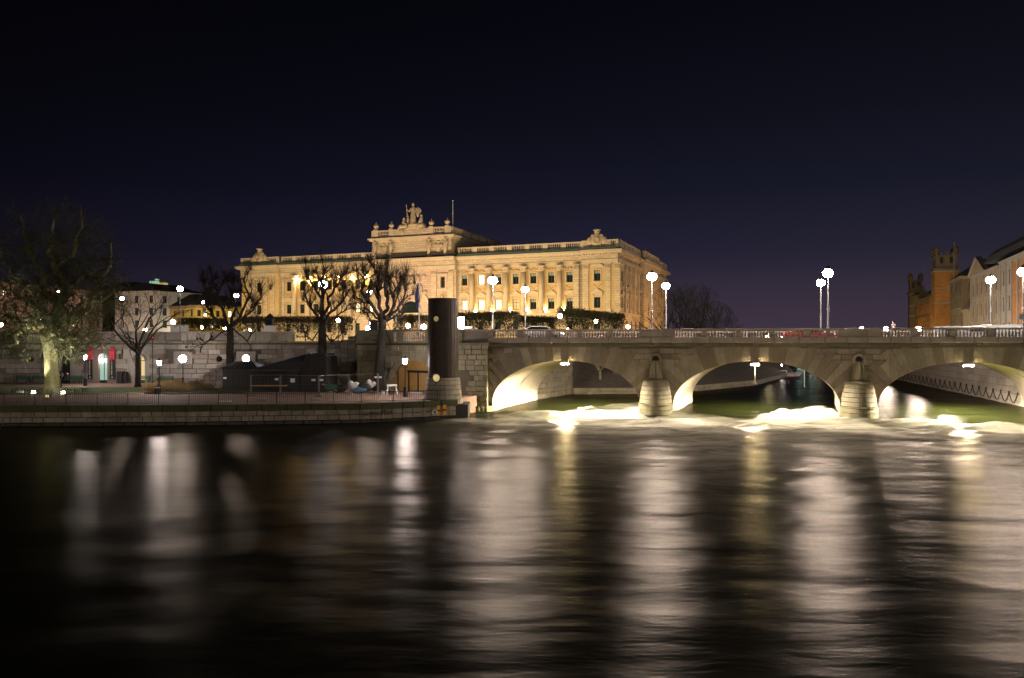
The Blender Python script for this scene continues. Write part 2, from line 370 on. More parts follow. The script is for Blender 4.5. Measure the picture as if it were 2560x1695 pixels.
# ------------------------------------------------------------------ river
def build_water():
    def axis(lo, a, b, hi, st, gr):
        mid = list(np.arange(a, b, st)); L = []; x, d = a, st
        while x > lo: d *= gr; x -= d; L.append(x)
        Rr = []; x, d = b, st
        while x < hi: Rr.append(x); d *= gr; x += d
        return np.array(L[::-1] + mid + Rr)
    xs = axis(-260, -50, 66, 420, .42, 1.25); ys = axis(-60, 8, 108, 620, .36, 1.2)
    X, Y = np.meshgrid(xs, ys)
    dx, dy = X-BO.x, Y-BO.y
    S = dx*BU.x + dy*BU.y; D = dx*BN.x + dy*BN.y
    # where the smooth tongue breaks into foam, as depth under the bridge over s
    es = [-30, -6, -1.9, 2.5, 5, 8, 12, 13.5, 15.2, 18, 21.5, 24, 26.5, 29.4, 31, 32.5, 36, 40, 44, 47, 60]
    ed = [-9, -5, -1.5, -2.0, -.5, 5.5, 9.5, -3.0, 1.0, -1.2, -3.5, 1.0, 5.5, 7.5, -3.0, -2.5, -4, -5, -4, -3, -3]
    E = np.interp(S, es, ed); q = E - D        # q > 0 downstream of the break
    rng = np.random.RandomState(3)
    def fbm(A, B, base, oct_, seed):
        r = np.random.RandomState(seed); z = np.zeros_like(A); amp = 1.0; f = base
        for _ in range(oct_):
            for k in range(3):
                th = r.uniform(-.5, .5); ph = r.uniform(0, 6.28); ph2 = r.uniform(0, 6.28)
                wv = A*math.sin(th)*f + B*math.cos(th)*f
                z += amp*np.sin(wv + ph + 1.3*np.sin(A*f*.45 + ph2))/3
            amp *= .55; f *= 1.9
        return z
    up = 1/(1+np.exp(-(D-3)/2.5))
    ins = 1/(1+np.exp(-(S+3)/1.2))             # inside the flow, not along the park
    h = .30*up
    h += ins*.28*np.exp(-(q/1.3)**2)*(.65+.35*np.sin(S*1.1+1))
    h += ins*.10*np.exp(-((q-4.5)/2.2)**2)*np.sin(S*.9)
    turb = ins*np.exp(-np.clip(q-1, 0, 200)/16)*(q > 0)
    h += turb*.26*fbm(S, D, 1.1, 4, 5) + (.012+.018*ins)*fbm(X, Y, .8, 4, 9)*(Y < 130)
    foam = np.where(q > 0, 1.05*np.exp(-(np.clip(-D, 0, 300)/46)**2) + .2*np.exp(-q/4.2), 0)  # wide falloff: milky flow plus pale colour standing in for spread reflections
    foam *= 1/(1+np.exp(-np.clip(q, -9, 9)*3.0))
    side = 1/(1+np.exp(-(S + 1.0 + .24*np.clip(D, -80, 0)*-.15)/3.0))
    lat = 1/(1+np.exp(-(X - (-1.5 - .06*(60-Y)))/3.6))
    foam *= lat
    foam *= .75 + .35*fbm(S, D, .55, 4, 12)*np.exp(-np.clip(q, 0, 90)/40)
    plume = np.clip(.55 + 1.1*fbm(S, D*.35, .42, 3, 17), .08, 1); wq = np.exp(-np.clip(q-3, 0, 99)/5)
    foam *= plume*wq + (1-wq)
    foam = np.clip(foam, 0, 1)
    ny, nx = X.shape
    v = np.stack([X.ravel(), Y.ravel(), h.ravel()], 1)
    idx = np.arange(ny*nx).reshape(ny, nx)
    fc = np.stack([idx[:-1,:-1].ravel(), idx[:-1,1:].ravel(), idx[1:,1:].ravel(), idx[1:,:-1].ravel()], 1)
    me = bpy.data.meshes.new('water'); me.vertices.add(len(v)); me.vertices.foreach_set('co', v.ravel())
    me.loops.add(fc.size); me.loops.foreach_set('vertex_index', fc.ravel().astype('i'))
    me.polygons.add(len(fc)); me.polygons.foreach_set('loop_start', np.arange(0, fc.size, 4, dtype='i')); me.polygons.foreach_set('loop_total', np.full(len(fc), 4, dtype='i'))
    me.update(); me.validate(); me.polygons.foreach_set('use_smooth', [True]*len(fc))
    at = me.attributes.new('foam', 'FLOAT', 'POINT'); at.data.foreach_set('value', foam.ravel().astype('f'))
    at = me.attributes.new('upstream', 'FLOAT', 'POINT'); at.data.foreach_set('value', (up*(q < 3)).ravel().astype('f'))
    at = me.attributes.new('flow', 'FLOAT', 'POINT'); at.data.foreach_set('value', lat.ravel().astype('f'))
    m, t, b = new_mat('river')
    g = N(t, 'ShaderNodeNewGeometry'); pos = g.outputs['Position']
    fa = N(t, 'ShaderNodeAttribute', attribute_name='foam'); ua = N(t, 'ShaderNodeAttribute', attribute_name='upstream')
    mp = N(t, 'ShaderNodeMapping'); mp.inputs['Scale'].default_value = (.22, .9, 1); mp.inputs['Rotation'].default_value = (0, 0, R(8)); t.links.new(pos, mp.inputs['Vector'])
    n1 = noise_n(t, mp.outputs[0], .55, 5, .62)
    mp2 = N(t, 'ShaderNodeMapping'); mp2.inputs['Scale'].default_value = (.5, 1.6, 1); mp2.inputs['Rotation'].default_value = (0, 0, R(-12)); t.links.new(pos, mp2.inputs['Vector'])
    n2 = noise_n(t, mp2.outputs[0], 1.3, 5, .65)
    mp3 = N(t, 'ShaderNodeMapping'); mp3.inputs['Scale'].default_value = (.35, .8, 1); mp3.inputs['Rotation'].default_value = (0, 0, R(20)); t.links.new(pos, mp3.inputs['Vector'])
    sw = N(t, 'ShaderNodeTexNoise'); setin(sw, Scale=.8, Detail=5, Roughness=.6, Distortion=1.6); t.links.new(mp3.outputs[0], sw.inputs['Vector'])
    k = math_n(t, 'ADD', math_n(t, 'MULTIPLY', sw.outputs['Fac'], 3.6), -1.15)
    k = math_n(t, 'ADD', math_n(t, 'MULTIPLY', k, .75), math_n(t, 'MULTIPLY', n1, .5), True)
    fm = math_n(t, 'MULTIPLY', fa.outputs['Fac'], math_n(t, 'ADD', k, .15), True)
    c0 = mixrgb(t, ua.outputs['Fac'], (.012, .014, .005), (.010, .012, .003))
    c1 = mixrgb(t, fm, c0, (.76, .71, .60))
    la = N(t, 'ShaderNodeAttribute', attribute_name='flow')
    rg = math_n(t, 'ADD', math_n(t, 'MULTIPLY', la.outputs['Fac'], .012), .277)
    n4 = noise_n(t, mp3.outputs[0], .28, 3, .5)
    hh = math_n(t, 'ADD', math_n(t, 'MULTIPLY', n4, 3.2), math_n(t, 'ADD', math_n(t, 'MULTIPLY', n1, 1.0), math_n(t, 'MULTIPLY', n2, .35)))
    bn = N(t, 'ShaderNodeBump'); bn.inputs['Strength'].default_value = .6; bn.inputs['Distance'].default_value = .08
    t.links.new(math_n(t, 'MULTIPLY', hh, math_n(t, 'ADD', math_n(t, 'MULTIPLY', fa.outputs['Fac'], 2.2), math_n(t, 'ADD', math_n(t, 'MULTIPLY', la.outputs['Fac'], .75), .25))), bn.inputs['Height'])
    t.nodes.remove(b); df = N(t, 'ShaderNodeBsdfDiffuse'); gl = N(t, 'ShaderNodeBsdfGlossy', distribution='BECKMANN'); fr = N(t, 'ShaderNodeFresnel'); fr.inputs['IOR'].default_value = 1.33
    t.links.new(c1, df.inputs['Color']); t.links.new(rg, gl.inputs['Roughness']); gl.inputs['Color'].default_value = (.32, .30, .27, 1)
    for n_ in (df, gl, fr): t.links.new(bn.outputs[0], n_.inputs['Normal'])
    ms = N(t, 'ShaderNodeMixShader'); t.links.new(math_n(t, 'MULTIPLY', fr.outputs[0], math_n(t, 'SUBTRACT', 1.0, math_n(t, 'MULTIPLY', fm, .85), True)), ms.inputs[0]); t.links.new(df.outputs[0], ms.inputs[1]); t.links.new(gl.outputs[0], ms.inputs[2])
    t.links.new(ms.outputs[0], [n_ for n_ in t.nodes if n_.type == 'OUTPUT_MATERIAL'][0].inputs[0])
    me.materials.append(m)
    struct(link('water', me))
build_water()

# ------------------------------------------------------------------ ground
def ground(name, poly, z0, z1, mt):
    return struct(MB().prism(poly, 'z', z0, z1).build(name, mt))
QL = [(-120, 60.3), (-60, 60.2), (-40.4, 60.5), (-26, 61.3), (-12.5, 63.2), (-7.6, 65.6), (-4.75, 67.2)]    # top edge of the low quay
ground('park_ground', [(-120, 60.9), (-60, 60.8), (-40.4, 61.1), (-26, 61.9), (-12.7, 63.8), (-7.9, 66.2), (-5.2, 67.7), (-4.6, 70.2), (-3.0, 73.8), (-17, 85.3), (-18.5, 97), (-120, 98.6)], -1, 1.6, 'path')
ground('lawn', [(-75, 75.6), (-44, 75.2), (-34.8, 78.4), (-33.5, 83.5), (-38, 86.4), (-75, 88.5)], 1.55, 1.66, 'grass')
ground('planting_bed', [(-36.5, 76.2), (-33.0, 74.6), (-27.0, 77.0), (-26.4, 81.6), (-32.0, 83.2), (-34.4, 81.0)], 1.55, 1.72, 'earth')
pa = BW(-2.3, .4); pb = BW(.15, BD+.1)
ground('island_street', [(-260, 106), (-70, 99.3), (-18.3, 97.3), (-16.4, 85.5), (-3.2, 75.2), pa[:2], pb[:2], (6.2, 96.5), (13, 116), (26, 140), (48, 168), (62, 230), (70, 330), (-260, 330)], -1, 6.8, 'street')
def slope_bank():
    lo = [(5.2, 95.0), (7.6, 95.6), (16.2, 96.6), (25.2, 102.8), (37.6, 118), (58, 158), (82, 230)]
    hi = [(5.2, 97.5), (6.2, 97.5), (11, 112), (20, 126), (26, 140), (47, 168), (64, 230)]
    m = MB(); vs = [(x, y, 1.0) for x, y in lo] + [(x, y, 6.7) for x, y in hi]; n = len(lo)
    m.add(vs, [(i, i+1, n+i+1, n+i) for i in range(n-1)]); struct(m.build('river_bank', 'earth'))
    for i in range(1, n-1):
        p, q = Vector((*lo[i], 0)), Vector((*lo[i+1], 0)); L = (q-p).length; k = max(2, int(L/1.6))
        t = thing('bank_wall', ('low mossy stone wall at the waterline behind the left arch', 'low stone bank wall seen behind the pier between the left and middle arches',
                  'low stone bank wall seen through the left side of the middle arch', 'dark far stretch of bank wall beyond the middle arch', 'farthest stretch of stone bank wall upstream')[i-1],
                  'wall', (p.x, p.y, 0), math.atan2(q.y-p.y, q.x-p.x))
        MB().box(0, L, .1, .6, -.6, 1.02).build('wall_core', 'terrace_core', t)
        if i < 4:
            for c in range(2):
                for j in range(k): block('stone', 'pier', t, j*L/k, -.02+random.random()*.05, .1+c*.48, L/k, .3, .48)
slope_bank()
rb = BW(46.95, 0); rbk = BW(47.0+SK*BD, BD)
RQ = [(rbk[0], rbk[1]), (rbk[0]+.296*230, rbk[1]+230)]
ground('right_street', [(75, 20), (rb[0]+.5, rb[1]-.6), (rb[0]+.3, rb[1]+.4), RQ[0], RQ[1], (330, 307), (330, 20)], -1, 6.8, 'street')
ground('far_shore', [(-60, 330), (200, 300), (330, 300), (330, 480), (-260, 480), (-260, 330)], -1, 5.0, 'street')
ground('viewing_deck', [(-120, -80), (120, -80), (120, .2), (-120, .2)], 4.2, 4.8, 'street')

# ------------------------------------------------------------------ stone bridge
br = thing('stone_arch_bridge', 'long pale stone bridge with three lit arches over the river', 'bridge', BO, BANG)
SL, SR = -2.3, 50.0
def bridge_body():
    m = MB()
    # front and back skins with arch openings
    for d, y, rev in ((0.12, 0.12, 0), (BD, BD, 1)):
        sh = SK*y
        edges = [SL] + [e for c, a in ARCH for e in (c-a, c+a)] + [SR]
        for i in range(0, len(edges), 2):
            x0, x1 = edges[i]+sh, edges[i+1]+sh
            f = [(0,1,2,3)] if not rev else [(3,2,1,0)]
            m.add([(x0, y, -1.5), (x1, y, -1.5), (x1, y, 6.6), (x0, y, 6.6)], f)
        for c, a in ARCH:
            n = 48
            for k in range(n):
                s0 = c - a*math.cos(math.pi*k/n); s1 = c - a*math.cos(math.pi*(k+1)/n)
                m.add([(s0+sh, y, zin(s0, c, a)), (s1+sh, y, zin(s1, c, a)), (s1+sh, y, 6.6), (s0+sh, y, 6.6)], [(0,1,2,3)] if not rev else [(3,2,1,0)])
    m.add([(SL, .12, 6.6), (SR, .12, 6.6), (SR+SK*BD, BD, 6.6), (SL+SK*BD, BD, 6.6)], [(0,1,2,3)])
    m.build('core', 'bridge_core', br)
    names = ('pale lit vault of the left arch', 'thin bright vault of the middle arch', 'pale lit vault of the right arch')
    for (c, a), lab in zip(ARCH, names):
        m = MB(); n = 64; ny = 10; vs = []
        for j in range(ny+1):
            y = .0 + BD*j/ny; sh = SK*y
            pts = [(c-a, -1.5), (c-a, ZS*.5)] + [(c - a*math.cos(math.pi*k/n), ZS + ZA*math.sin(math.pi*k/n)) for k in range(n+1)] + [(c+a, ZS*.5), (c+a, -1.5)]
            vs += [(p[0]+sh, y, p[1]) for p in pts]
        w_ = n+5
        m.add(vs, [(j*w_+i, j*w_+i+1, (j+1)*w_+i+1, (j+1)*w_+i) for j in range(ny) for i in range(w_-1)])
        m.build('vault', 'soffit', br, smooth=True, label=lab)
        # mooring grooves: dark curved strip along the haunch
    # voussoirs fanning out from each opening
    for c, a in ARCH:
        n = 31
        for k in range(n):
            t0, t1 = math.pi*k/n, math.pi*(k+1)/n
            def inn(t): return (c - a*math.cos(t), ZS + ZA*math.sin(t))
            def nor(t):
                v = Vector((-math.cos(t)/a, math.sin(t)/ZA)); v.normalize(); return v
            tm = (t0+t1)/2; mid = abs(math.cos(tm))
            L = (2.35 if k % 2 else 1.75) + .2*random.random()
            p = []
            for t, sgn in ((t0, 1), (t1, 1)):
                b0 = inn(t); nn = nor(t); ll = L
                if nn.y > .05: ll = min(L, (6.22 - b0[1])/nn.y)
                ll = min(ll, 2.55)
                e = (b0[0]+nn.x*ll, b0[1]+nn.y*ll)
                p.append((b0, e))
            (a0, b0), (a1, b1) = p
            lim = {0: (-2.25, 13.4), 1: (13.6, 30.9), 2: (30.9, 49.8)}[ARCH.index((c, a))]
            b0 = (min(max(b0[0], lim[0]), lim[1]), b0[1]); b1 = (min(max(b1[0], lim[0]), lim[1]), b1[1])
            g = .012; pr = random.random()*.05
            q = [Vector(a0), Vector(b0), Vector(b1), Vector(a1)]; cen = sum(q, Vector((0, 0)))/4
            q = [v + (cen-v).normalized()*g for v in q]
            MB().prism([tuple(v) for v in q], 'y', -.07-pr, .2).build('voussoir', 'bridge_stone', br)
    # coursed blocks in the spandrels
    hrow = .47; cnt = 0
    for r in range(12):
        z = .1 + r*hrow*1.07
        z1 = min(z + hrow*1.05, 6.24)
        if z1 - z < .2: continue
        s = SL + (r % 2)*.4
        while s < SR-.2:
            L = random.uniform(.9, 1.5); e = min(s+L, SR)
            ok = True; covered = False
            for c, a in ARCH:
                for ss in (s, e, (s+e)/2):
                    if abs(ss-c) < a+.02 and zin(ss, c, a) > z-.03: ok = False
                if abs(s-c) < a+.02 and zin(s, c, a) > z-.03 and False: pass
                # skip blocks wholly behind the voussoirs
                if all(abs((ss-c)/(a+1.5))**2 + max(0, (zz-ZS)/(ZA+1.35))**2 < 1 for ss in (s, e) for zz in (z, z1)): covered = True
            for pc in (13.45, 30.95):
                if z1 < 3.2 and s > pc-1.25 and e < pc+1.25: covered = True
            if ok and not covered:
                block('stone', 'bridge_stone', br, s, -.02-random.random()*.035, z, e-s, .2, z1-z); cnt += 1
            s = e
    return cnt
nb = bridge_body()
# string course coloured dark for the cornice's shadow, plinth, road
m = MB().box(SL, SR, -.10, .3, 6.24, 6.42); m.build('string_course', 'cornice_dark', br)
s = SL
while s < SR:
    L = random.uniform(1.3, 1.9); e = min(s+L, SR)
    block('cornice_stone', 'cornice_dark', br, s, -.16+random.random()*.02, 6.42, e-s, .5, .20, .006)
    s = e
s = SL
while s < SR:
    L = random.uniform(1.5, 2.3); e = min(s+L, SR)
    block('plinth_stone', 'parapet', br, s, -.34, 6.62, e-s, .8, .52, .007)
    s = e
MB().add([(SL-1, .46, 6.86), (SR, .46, 6.86), (SR+SK*BD, BD-.4, 6.86), (SL-1+SK*BD, BD-.4, 6.86)], [(0,1,2,3)]).build('sidewalk', 'parapet', br)
MB().add([(SL-1, 3.2, 6.872), (SR, 3.2, 6.872), (SR+1.8, BD-3.2, 6.872), (SL+.8, BD-3.2, 6.872)], [(0,1,2,3)]).build('roadway', 'street', br)
PANELS = [(1235,1293),(1309,1368),(1382,1443),(1456.5,1519),(1532,1597),(1688,1755),(1768,1839),(1852,1922),(1937,2009),(2024,2095),(2202,2276),(2294,2370),(2388,2466),(2485,2562)]
pan = [(bpx(a), bpx(b)) for a, b in PANELS]; pan.append((pan[-1][1]+.45, pan[-1][1]+2.9))
bal = MB().lathe([(.075,0),(.075,.05),(.055,.07),(.10,.16),(.105,.22),(.07,.32),(.042,.44),(.05,.5),(.075,.52),(.075,.58)], n=8).mesh('baluster', 'parapet', True)
solids = []; prev = SL
for a, b in pan: solids.append((prev, a)); prev = b
solids.append((prev, SR))
for a, b in solids:
    if b-a > .05:
        k = max(1, round((b-a)/1.2))
        for j in range(k): block('parapet_block', 'parapet', br, a+(b-a)*j/k, -.22, 7.14, (b-a)/k, .5, .60, .004)
for a, b in pan:
    for k in range(9):
        link('baluster', bal, br, (a+(b-a)*(k+.5)/9, .03, 7.15))
s = SL
while s < SR:
    e = min(s+2.0, SR); block('coping_stone', 'parapet', br, s, -.30, 7.735, e-s, .66, .17, .004); s = e
# back parapet
bp = MB()
bp.box(SL, SR+2.3, BD-.3, BD+.2, 6.6, 7.14); bp.box(SL, SR+2.3, BD-.35, BD+.25, 7.735, 7.9)
bp.build('back_parapet', 'parapet', br)
bm_ = MB()
for a, b in solids:
    if b-a > .05: bm_.box(a+2, b+2, BD-.25, BD+.15, 7.14, 7.735)
bm_.build('back_pedestals', 'parapet', br, kind='stuff')
bm_ = MB()
for a, b in pan:
    for k in range(9): bm_.lathe([(.075,0),(.10,.18),(.045,.42),(.075,.59)], (a+2+(b-a)*(k+.5)/9, BD-.05, 7.145), n=5, cap=False)
bm_.build('back_balusters', 'parapet', br, kind='stuff')
# rounded piers with their ringed heads
def pier(sc_, lab):
    prof = [(-1.6,-1.6),(1.58,-1.5),(1.56,.2),(1.52,.95),(1.60,1.0),(1.58,1.08),(1.44,1.12),(1.40,1.5),(1.33,2.1),(1.24,2.7),(1.13,3.2),(1.02,3.36),(.66,3.42)]
    courses = [(1.58,1.57,-1.5,.12),(1.57,1.55,.12,.55),(1.55,1.52,.55,.98),(1.60,1.60,.98,1.10),(1.47,1.44,1.10,1.5),(1.44,1.39,1.5,1.9),(1.39,1.32,1.9,2.3),(1.32,1.24,2.3,2.7),(1.24,1.14,2.7,3.08),(1.16,1.10,3.08,3.22),(1.08,.66,3.22,3.40)]
    for r0, r1, z0, z1 in courses:
        g = .012
        MB().lathe([(r0-.02, z0+g), (r0, z0+g*2.5), (r1, z1-g*2.5), (r1-.02, z1-g)], n=22, a0=180, a1=360, sy=1.5).build('drum_course', 'wet' if z1 < .2 else 'pier', br, (sc_, .1, 0))
    MB().lathe([(1.45, -1.5), (1.3, 1.2), (1.1, 2.6), (.9, 3.2)], n=18, a0=180, a1=360, sy=1.45).build('pier_core', 'bridge_core', br, (sc_, .1, 0))
    nk = MB()
    for k in range(5):
        th = R(180+36*k+18); 
    MB().lathe([(.66,3.38),(.60,3.9),(.48,4.5),(.38,4.95),(.36,5.0)], n=8, a0=180, a1=360, sy=1.9).build('pier_neck', 'pier', br, (sc_, .0, 0))
    for k in (-1, 1):
        MB().prism([(k*.16-.09, 3.42), (k*.16+.09, 3.42), (k*.10+.06, 4.92), (k*.10-.06, 4.92)], 'y', -1.22, -.5).build('pier_rib', 'pier', br, (sc_, .0, 0))
    MB().torus((0, -.22, 5.18), .42, .16, 20, 8).build('stone_ring', 'bridge_stone', br, (sc_, 0, 0), smooth=True)
    MB().cyl((0, -.06, 5.18), (0, .2, 5.18), .3, n=16).build('ring_recess', 'black', br, (sc_, 0, 0))
pier(13.45, ''); pier(30.9, '')
# lamps under the crowns of the vaults
def arch_lamp(s, lab, powers):
    c, a = ARCH[s]
    p = BW(c, -.12, 0); t = thing('arch_lamp', lab, 'lamp', (p[0], p[1], 4.62), BANG, 'floodlights under the crowns of the arches')
    MB().box(-.34, .34, -.12, .12, .06, .26).build('housing', 'grey_metal', t)
    MB().box(-.36, .36, -.14, .14, -.02, .06).build('bulb', 'lamp_arch', t)
    for d, z, pw, tgt, size in powers:
        ld = bpy.data.lights.new('vault_light', 'SPOT'); ld.energy = pw; ld.color = (1, .87, .64); ld.shadow_soft_size = .25
        ld.spot_size = R(size); ld.spot_blend = .25
        lo = bpy.data.objects.new('bulb_light', ld); C.objects.link(lo); q = Vector(BW(c + SK*d, d, z)); lo.parent = t
        rel = (Matrix.Translation(t.location) @ Matrix.Rotation(BANG, 4, 'Z')).inverted()
        aim = Vector(BW(c + SK*tgt[0], tgt[0], tgt[1])) - q
        lo.matrix_local = rel @ Matrix.LocRotScale(q, aim.to_track_quat('-Z', 'Y'), None)
PW = 12500
VL = lambda k: [(.25, 4.45, PW*k, (.75, 0), 165), (5.5, 4.5, PW*.8*k, (6.0, 0), 138), (10, 4.5, PW*.5*k, (9.6, 0), 138)]  # deeper two spots have no fitting; added to brighten the vault
arch_lamp(0, 'floodlight under the crown of the left arch', VL(1.25))
arch_lamp(1, 'floodlight under the crown of the middle arch, above the hanging rod', VL(1.0))
arch_lamp(2, 'floodlight under the crown of the right arch', VL(3.0))
p = BW(ARCH[1][0], -.2)
t = thing('hanging_rod', 'white rod hanging down from the crown of the middle arch', 'rod', (p[0], p[1], 3.0))
MB().cyl((0, 0, 0), (0, 0, 1.62), .055, n=8).build('rod', 'white', t); MB().sphere((0, 0, 0), .09).build('end_knob', 'white', t)

# abutment at the left end of the bridge
ab = thing('bridge_abutment', 'mossy stone abutment with a curved lit face beside the left arch', 'abutment', BO, BANG)
def abut():
    MB().box(-6.2, -2.35, -.35, 3.0, -1.5, 6.5).build('abutment_core', 'bridge_core', ab)
    for r in range(13):
        z = .0 + r*.5
        s = -6.3 + (r % 2)*.35
        if r % 2: block('stone', 'abut', ab, -6.3, -.62, z, .35, .5, .5)
        while s < -2.3:
            L = random.uniform(.65, 1.05); e = min(s+L, -2.28)
            if -2.28-e < .3: e = -2.28
            if not (z >= 1.5 and z < 3.9 and s < -4.4): block('stone', 'abut', ab, s, -.66+random.random()*.04, z, e-s, .5, .5)
            s = e
    for k in range(6):     # curved lower wing turning into the vault
        th = R(15*k); MB().box(-.5, .5, -.02, .4, -1.2, .62).build('footing_stone', 'abut', ab, (-2.9+.25*k-.6, -.95+.12*k, 0), R(8*k))
    MB().box(-6.35, -2.2, -.85, .4, 6.38, 6.62).build('ledge', 'balustrade', ab)
    MB().box(-5.85, -4.75, -.6, .1, 6.62, 7.75).build('pedestal', 'balustrade', ab)
    MB().box(-5.95, -4.65, -.7, .2, 7.75, 7.95).build('pedestal_cap', 'balustrade', ab)
    MB().prism([(-4.65, -.45), (-2.3, -.15), (-2.3, .2), (-4.65, -.05)], 'z', 6.62, 7.72).build('parapet_panel', 'parapet', ab)
    MB().prism([(-4.65, -.52), (-2.3, -.25), (-2.3, .28), (-4.65, .02)], 'z', 7.72, 7.9).build('coping', 'parapet', ab)
abut()

# island wall seen through the left arch
_p = BW(.12, BD+.05)
def island_wall():
    d = Vector((7.5-_p[0], 95.7-_p[1], 0)); L = d.length; a = math.atan2(d.y, d.x)
    t = thing('island_wall', 'pale block wall of the island seen through the left arch', 'wall', (_p[0], _p[1], 0), a)
    MB().box(0, L, .1, .6, -1, 6.7).build('wall_core', 'terrace_core', t)
    for r in range(11):
        x = -(r % 2)*.3; 
        while x < L-.1:
            e = min(x+random.uniform(.8, 1.3), L); x0 = max(x, 0)
            block('stone', 'pier', t, x0, -.02-random.random()*.08, -.2+r*.56, e-x0, .35, .56, .02); x = e
    for c, a, dd, t0, t1 in ((ARCH[0][0], ARCH[0][1], 6.2, 20, 50), (ARCH[2][0], ARCH[2][1], 4.5, 132, 160)):
        m = MB(); n = 14; vs = []
        for k in range(n+1):
            th = R(t0+(t1-t0)*k/n); r = .985; sx = SK*dd
            x, z = c-a*r*math.cos(th)+sx, ZS+ZA*r*math.sin(th); vs += [(x, dd-.12, z), (x, dd+.12, z)]
        m.add(vs, [(2*k, 2*k+1, 2*k+3, 2*k+2) for k in range(n)]); m.build('groove', 'bark_dark', br)
island_wall()
# ------------------------------------------------------------------ the palace
PA = Vector((-73.4, 205.7)); PU = Vector((.9308, -.3667)).normalized(); PNV = Vector((-PU.y, PU.x)); PANG = math.atan2(PU.y, PU.x)
PO = PA + PU*.9 + PNV*.9; PL, PD, GZ = 102.9, 57.5, 6.8
pal = thing('palace', 'long floodlit sandstone palace with columns, balustraded roof and raised centre', 'palace', (PO.x, PO.y, GZ), PANG)
def ft(x):                                    # photograph column -> distance along the facade
    r = (x-1280)/F; return (PA.y*r - PA.x)/(PU.x - PU.y*r) - .9
lw = [14.6 + 4.2*k for k in range(7)]; rw = [65.3 + 4.35*k for k in range(7)]
CX = 51.7; RI = (42.3, 64.1 - .4)             # centre and risalit
PVL, PVR = (0.0, 12.0), (95.6-.6, PL)
WIN = [(ft(646), 'pav')] + [(t, 'wing') for t in lw] + [(t, 'wing') for t in rw] + [(ft(1492), 'pav')]
ZL, ZU, ZG = (7.9, 10.25), (13.85, 16.2), (2.9, 5.2)
def window_mesh(w_, h, arched=False):
    m = MB(); b = .09
    m.box(-w_/2, -w_/2+b, -.06, .06, 0, h); m.box(w_/2-b, w_/2, -.06, .06, 0, h); m.box(-w_/2+b, w_/2-b, -.06, .06, 0, b); m.box(-w_/2+b, w_/2-b, -.06, .06, h-b, h)
    m.box(-.045, .045, -.05, .05, b, h-b); m.box(-w_/2+b, -.045, -.04, .04, h*.66, h*.66+.09); m.box(.045, w_/2-b, -.04, .04, h*.66, h*.66+.09)
    return m.mesh('window', 'roof_dark')
def pane_mesh(w_, h, mt): return MB().box(-w_/2+.03, w_/2-.03, 0, .03, .02, h-.02).mesh('pane', mt)
WC, PCc = {}, {}
def window(parent, x, z, w_, h, mt='glass_dark', y=.28, blind=False, rz=0, off=None):
    k = (round(w_, 2), round(h, 2))
    if k not in WC: WC[k] = window_mesh(*k)
    if (k, mt) not in PCc: PCc[(k, mt)] = pane_mesh(*k, mt)
    o = link('window', WC[k], parent, (x, y, z) if off is None else off, (0, 0, rz))
    link('pane', PCc[(k, mt)], o, (0, .02, 0))
    if blind:
        if (k, 'b') not in PCc: PCc[(k, 'b')] = MB().box(-k[0]/2+.1, k[0]/2-.1, -.02, .0, h*.70, h-.1).mesh('blind', 'blind')
        link('blind', PCc[(k, 'b')], o)
    return o
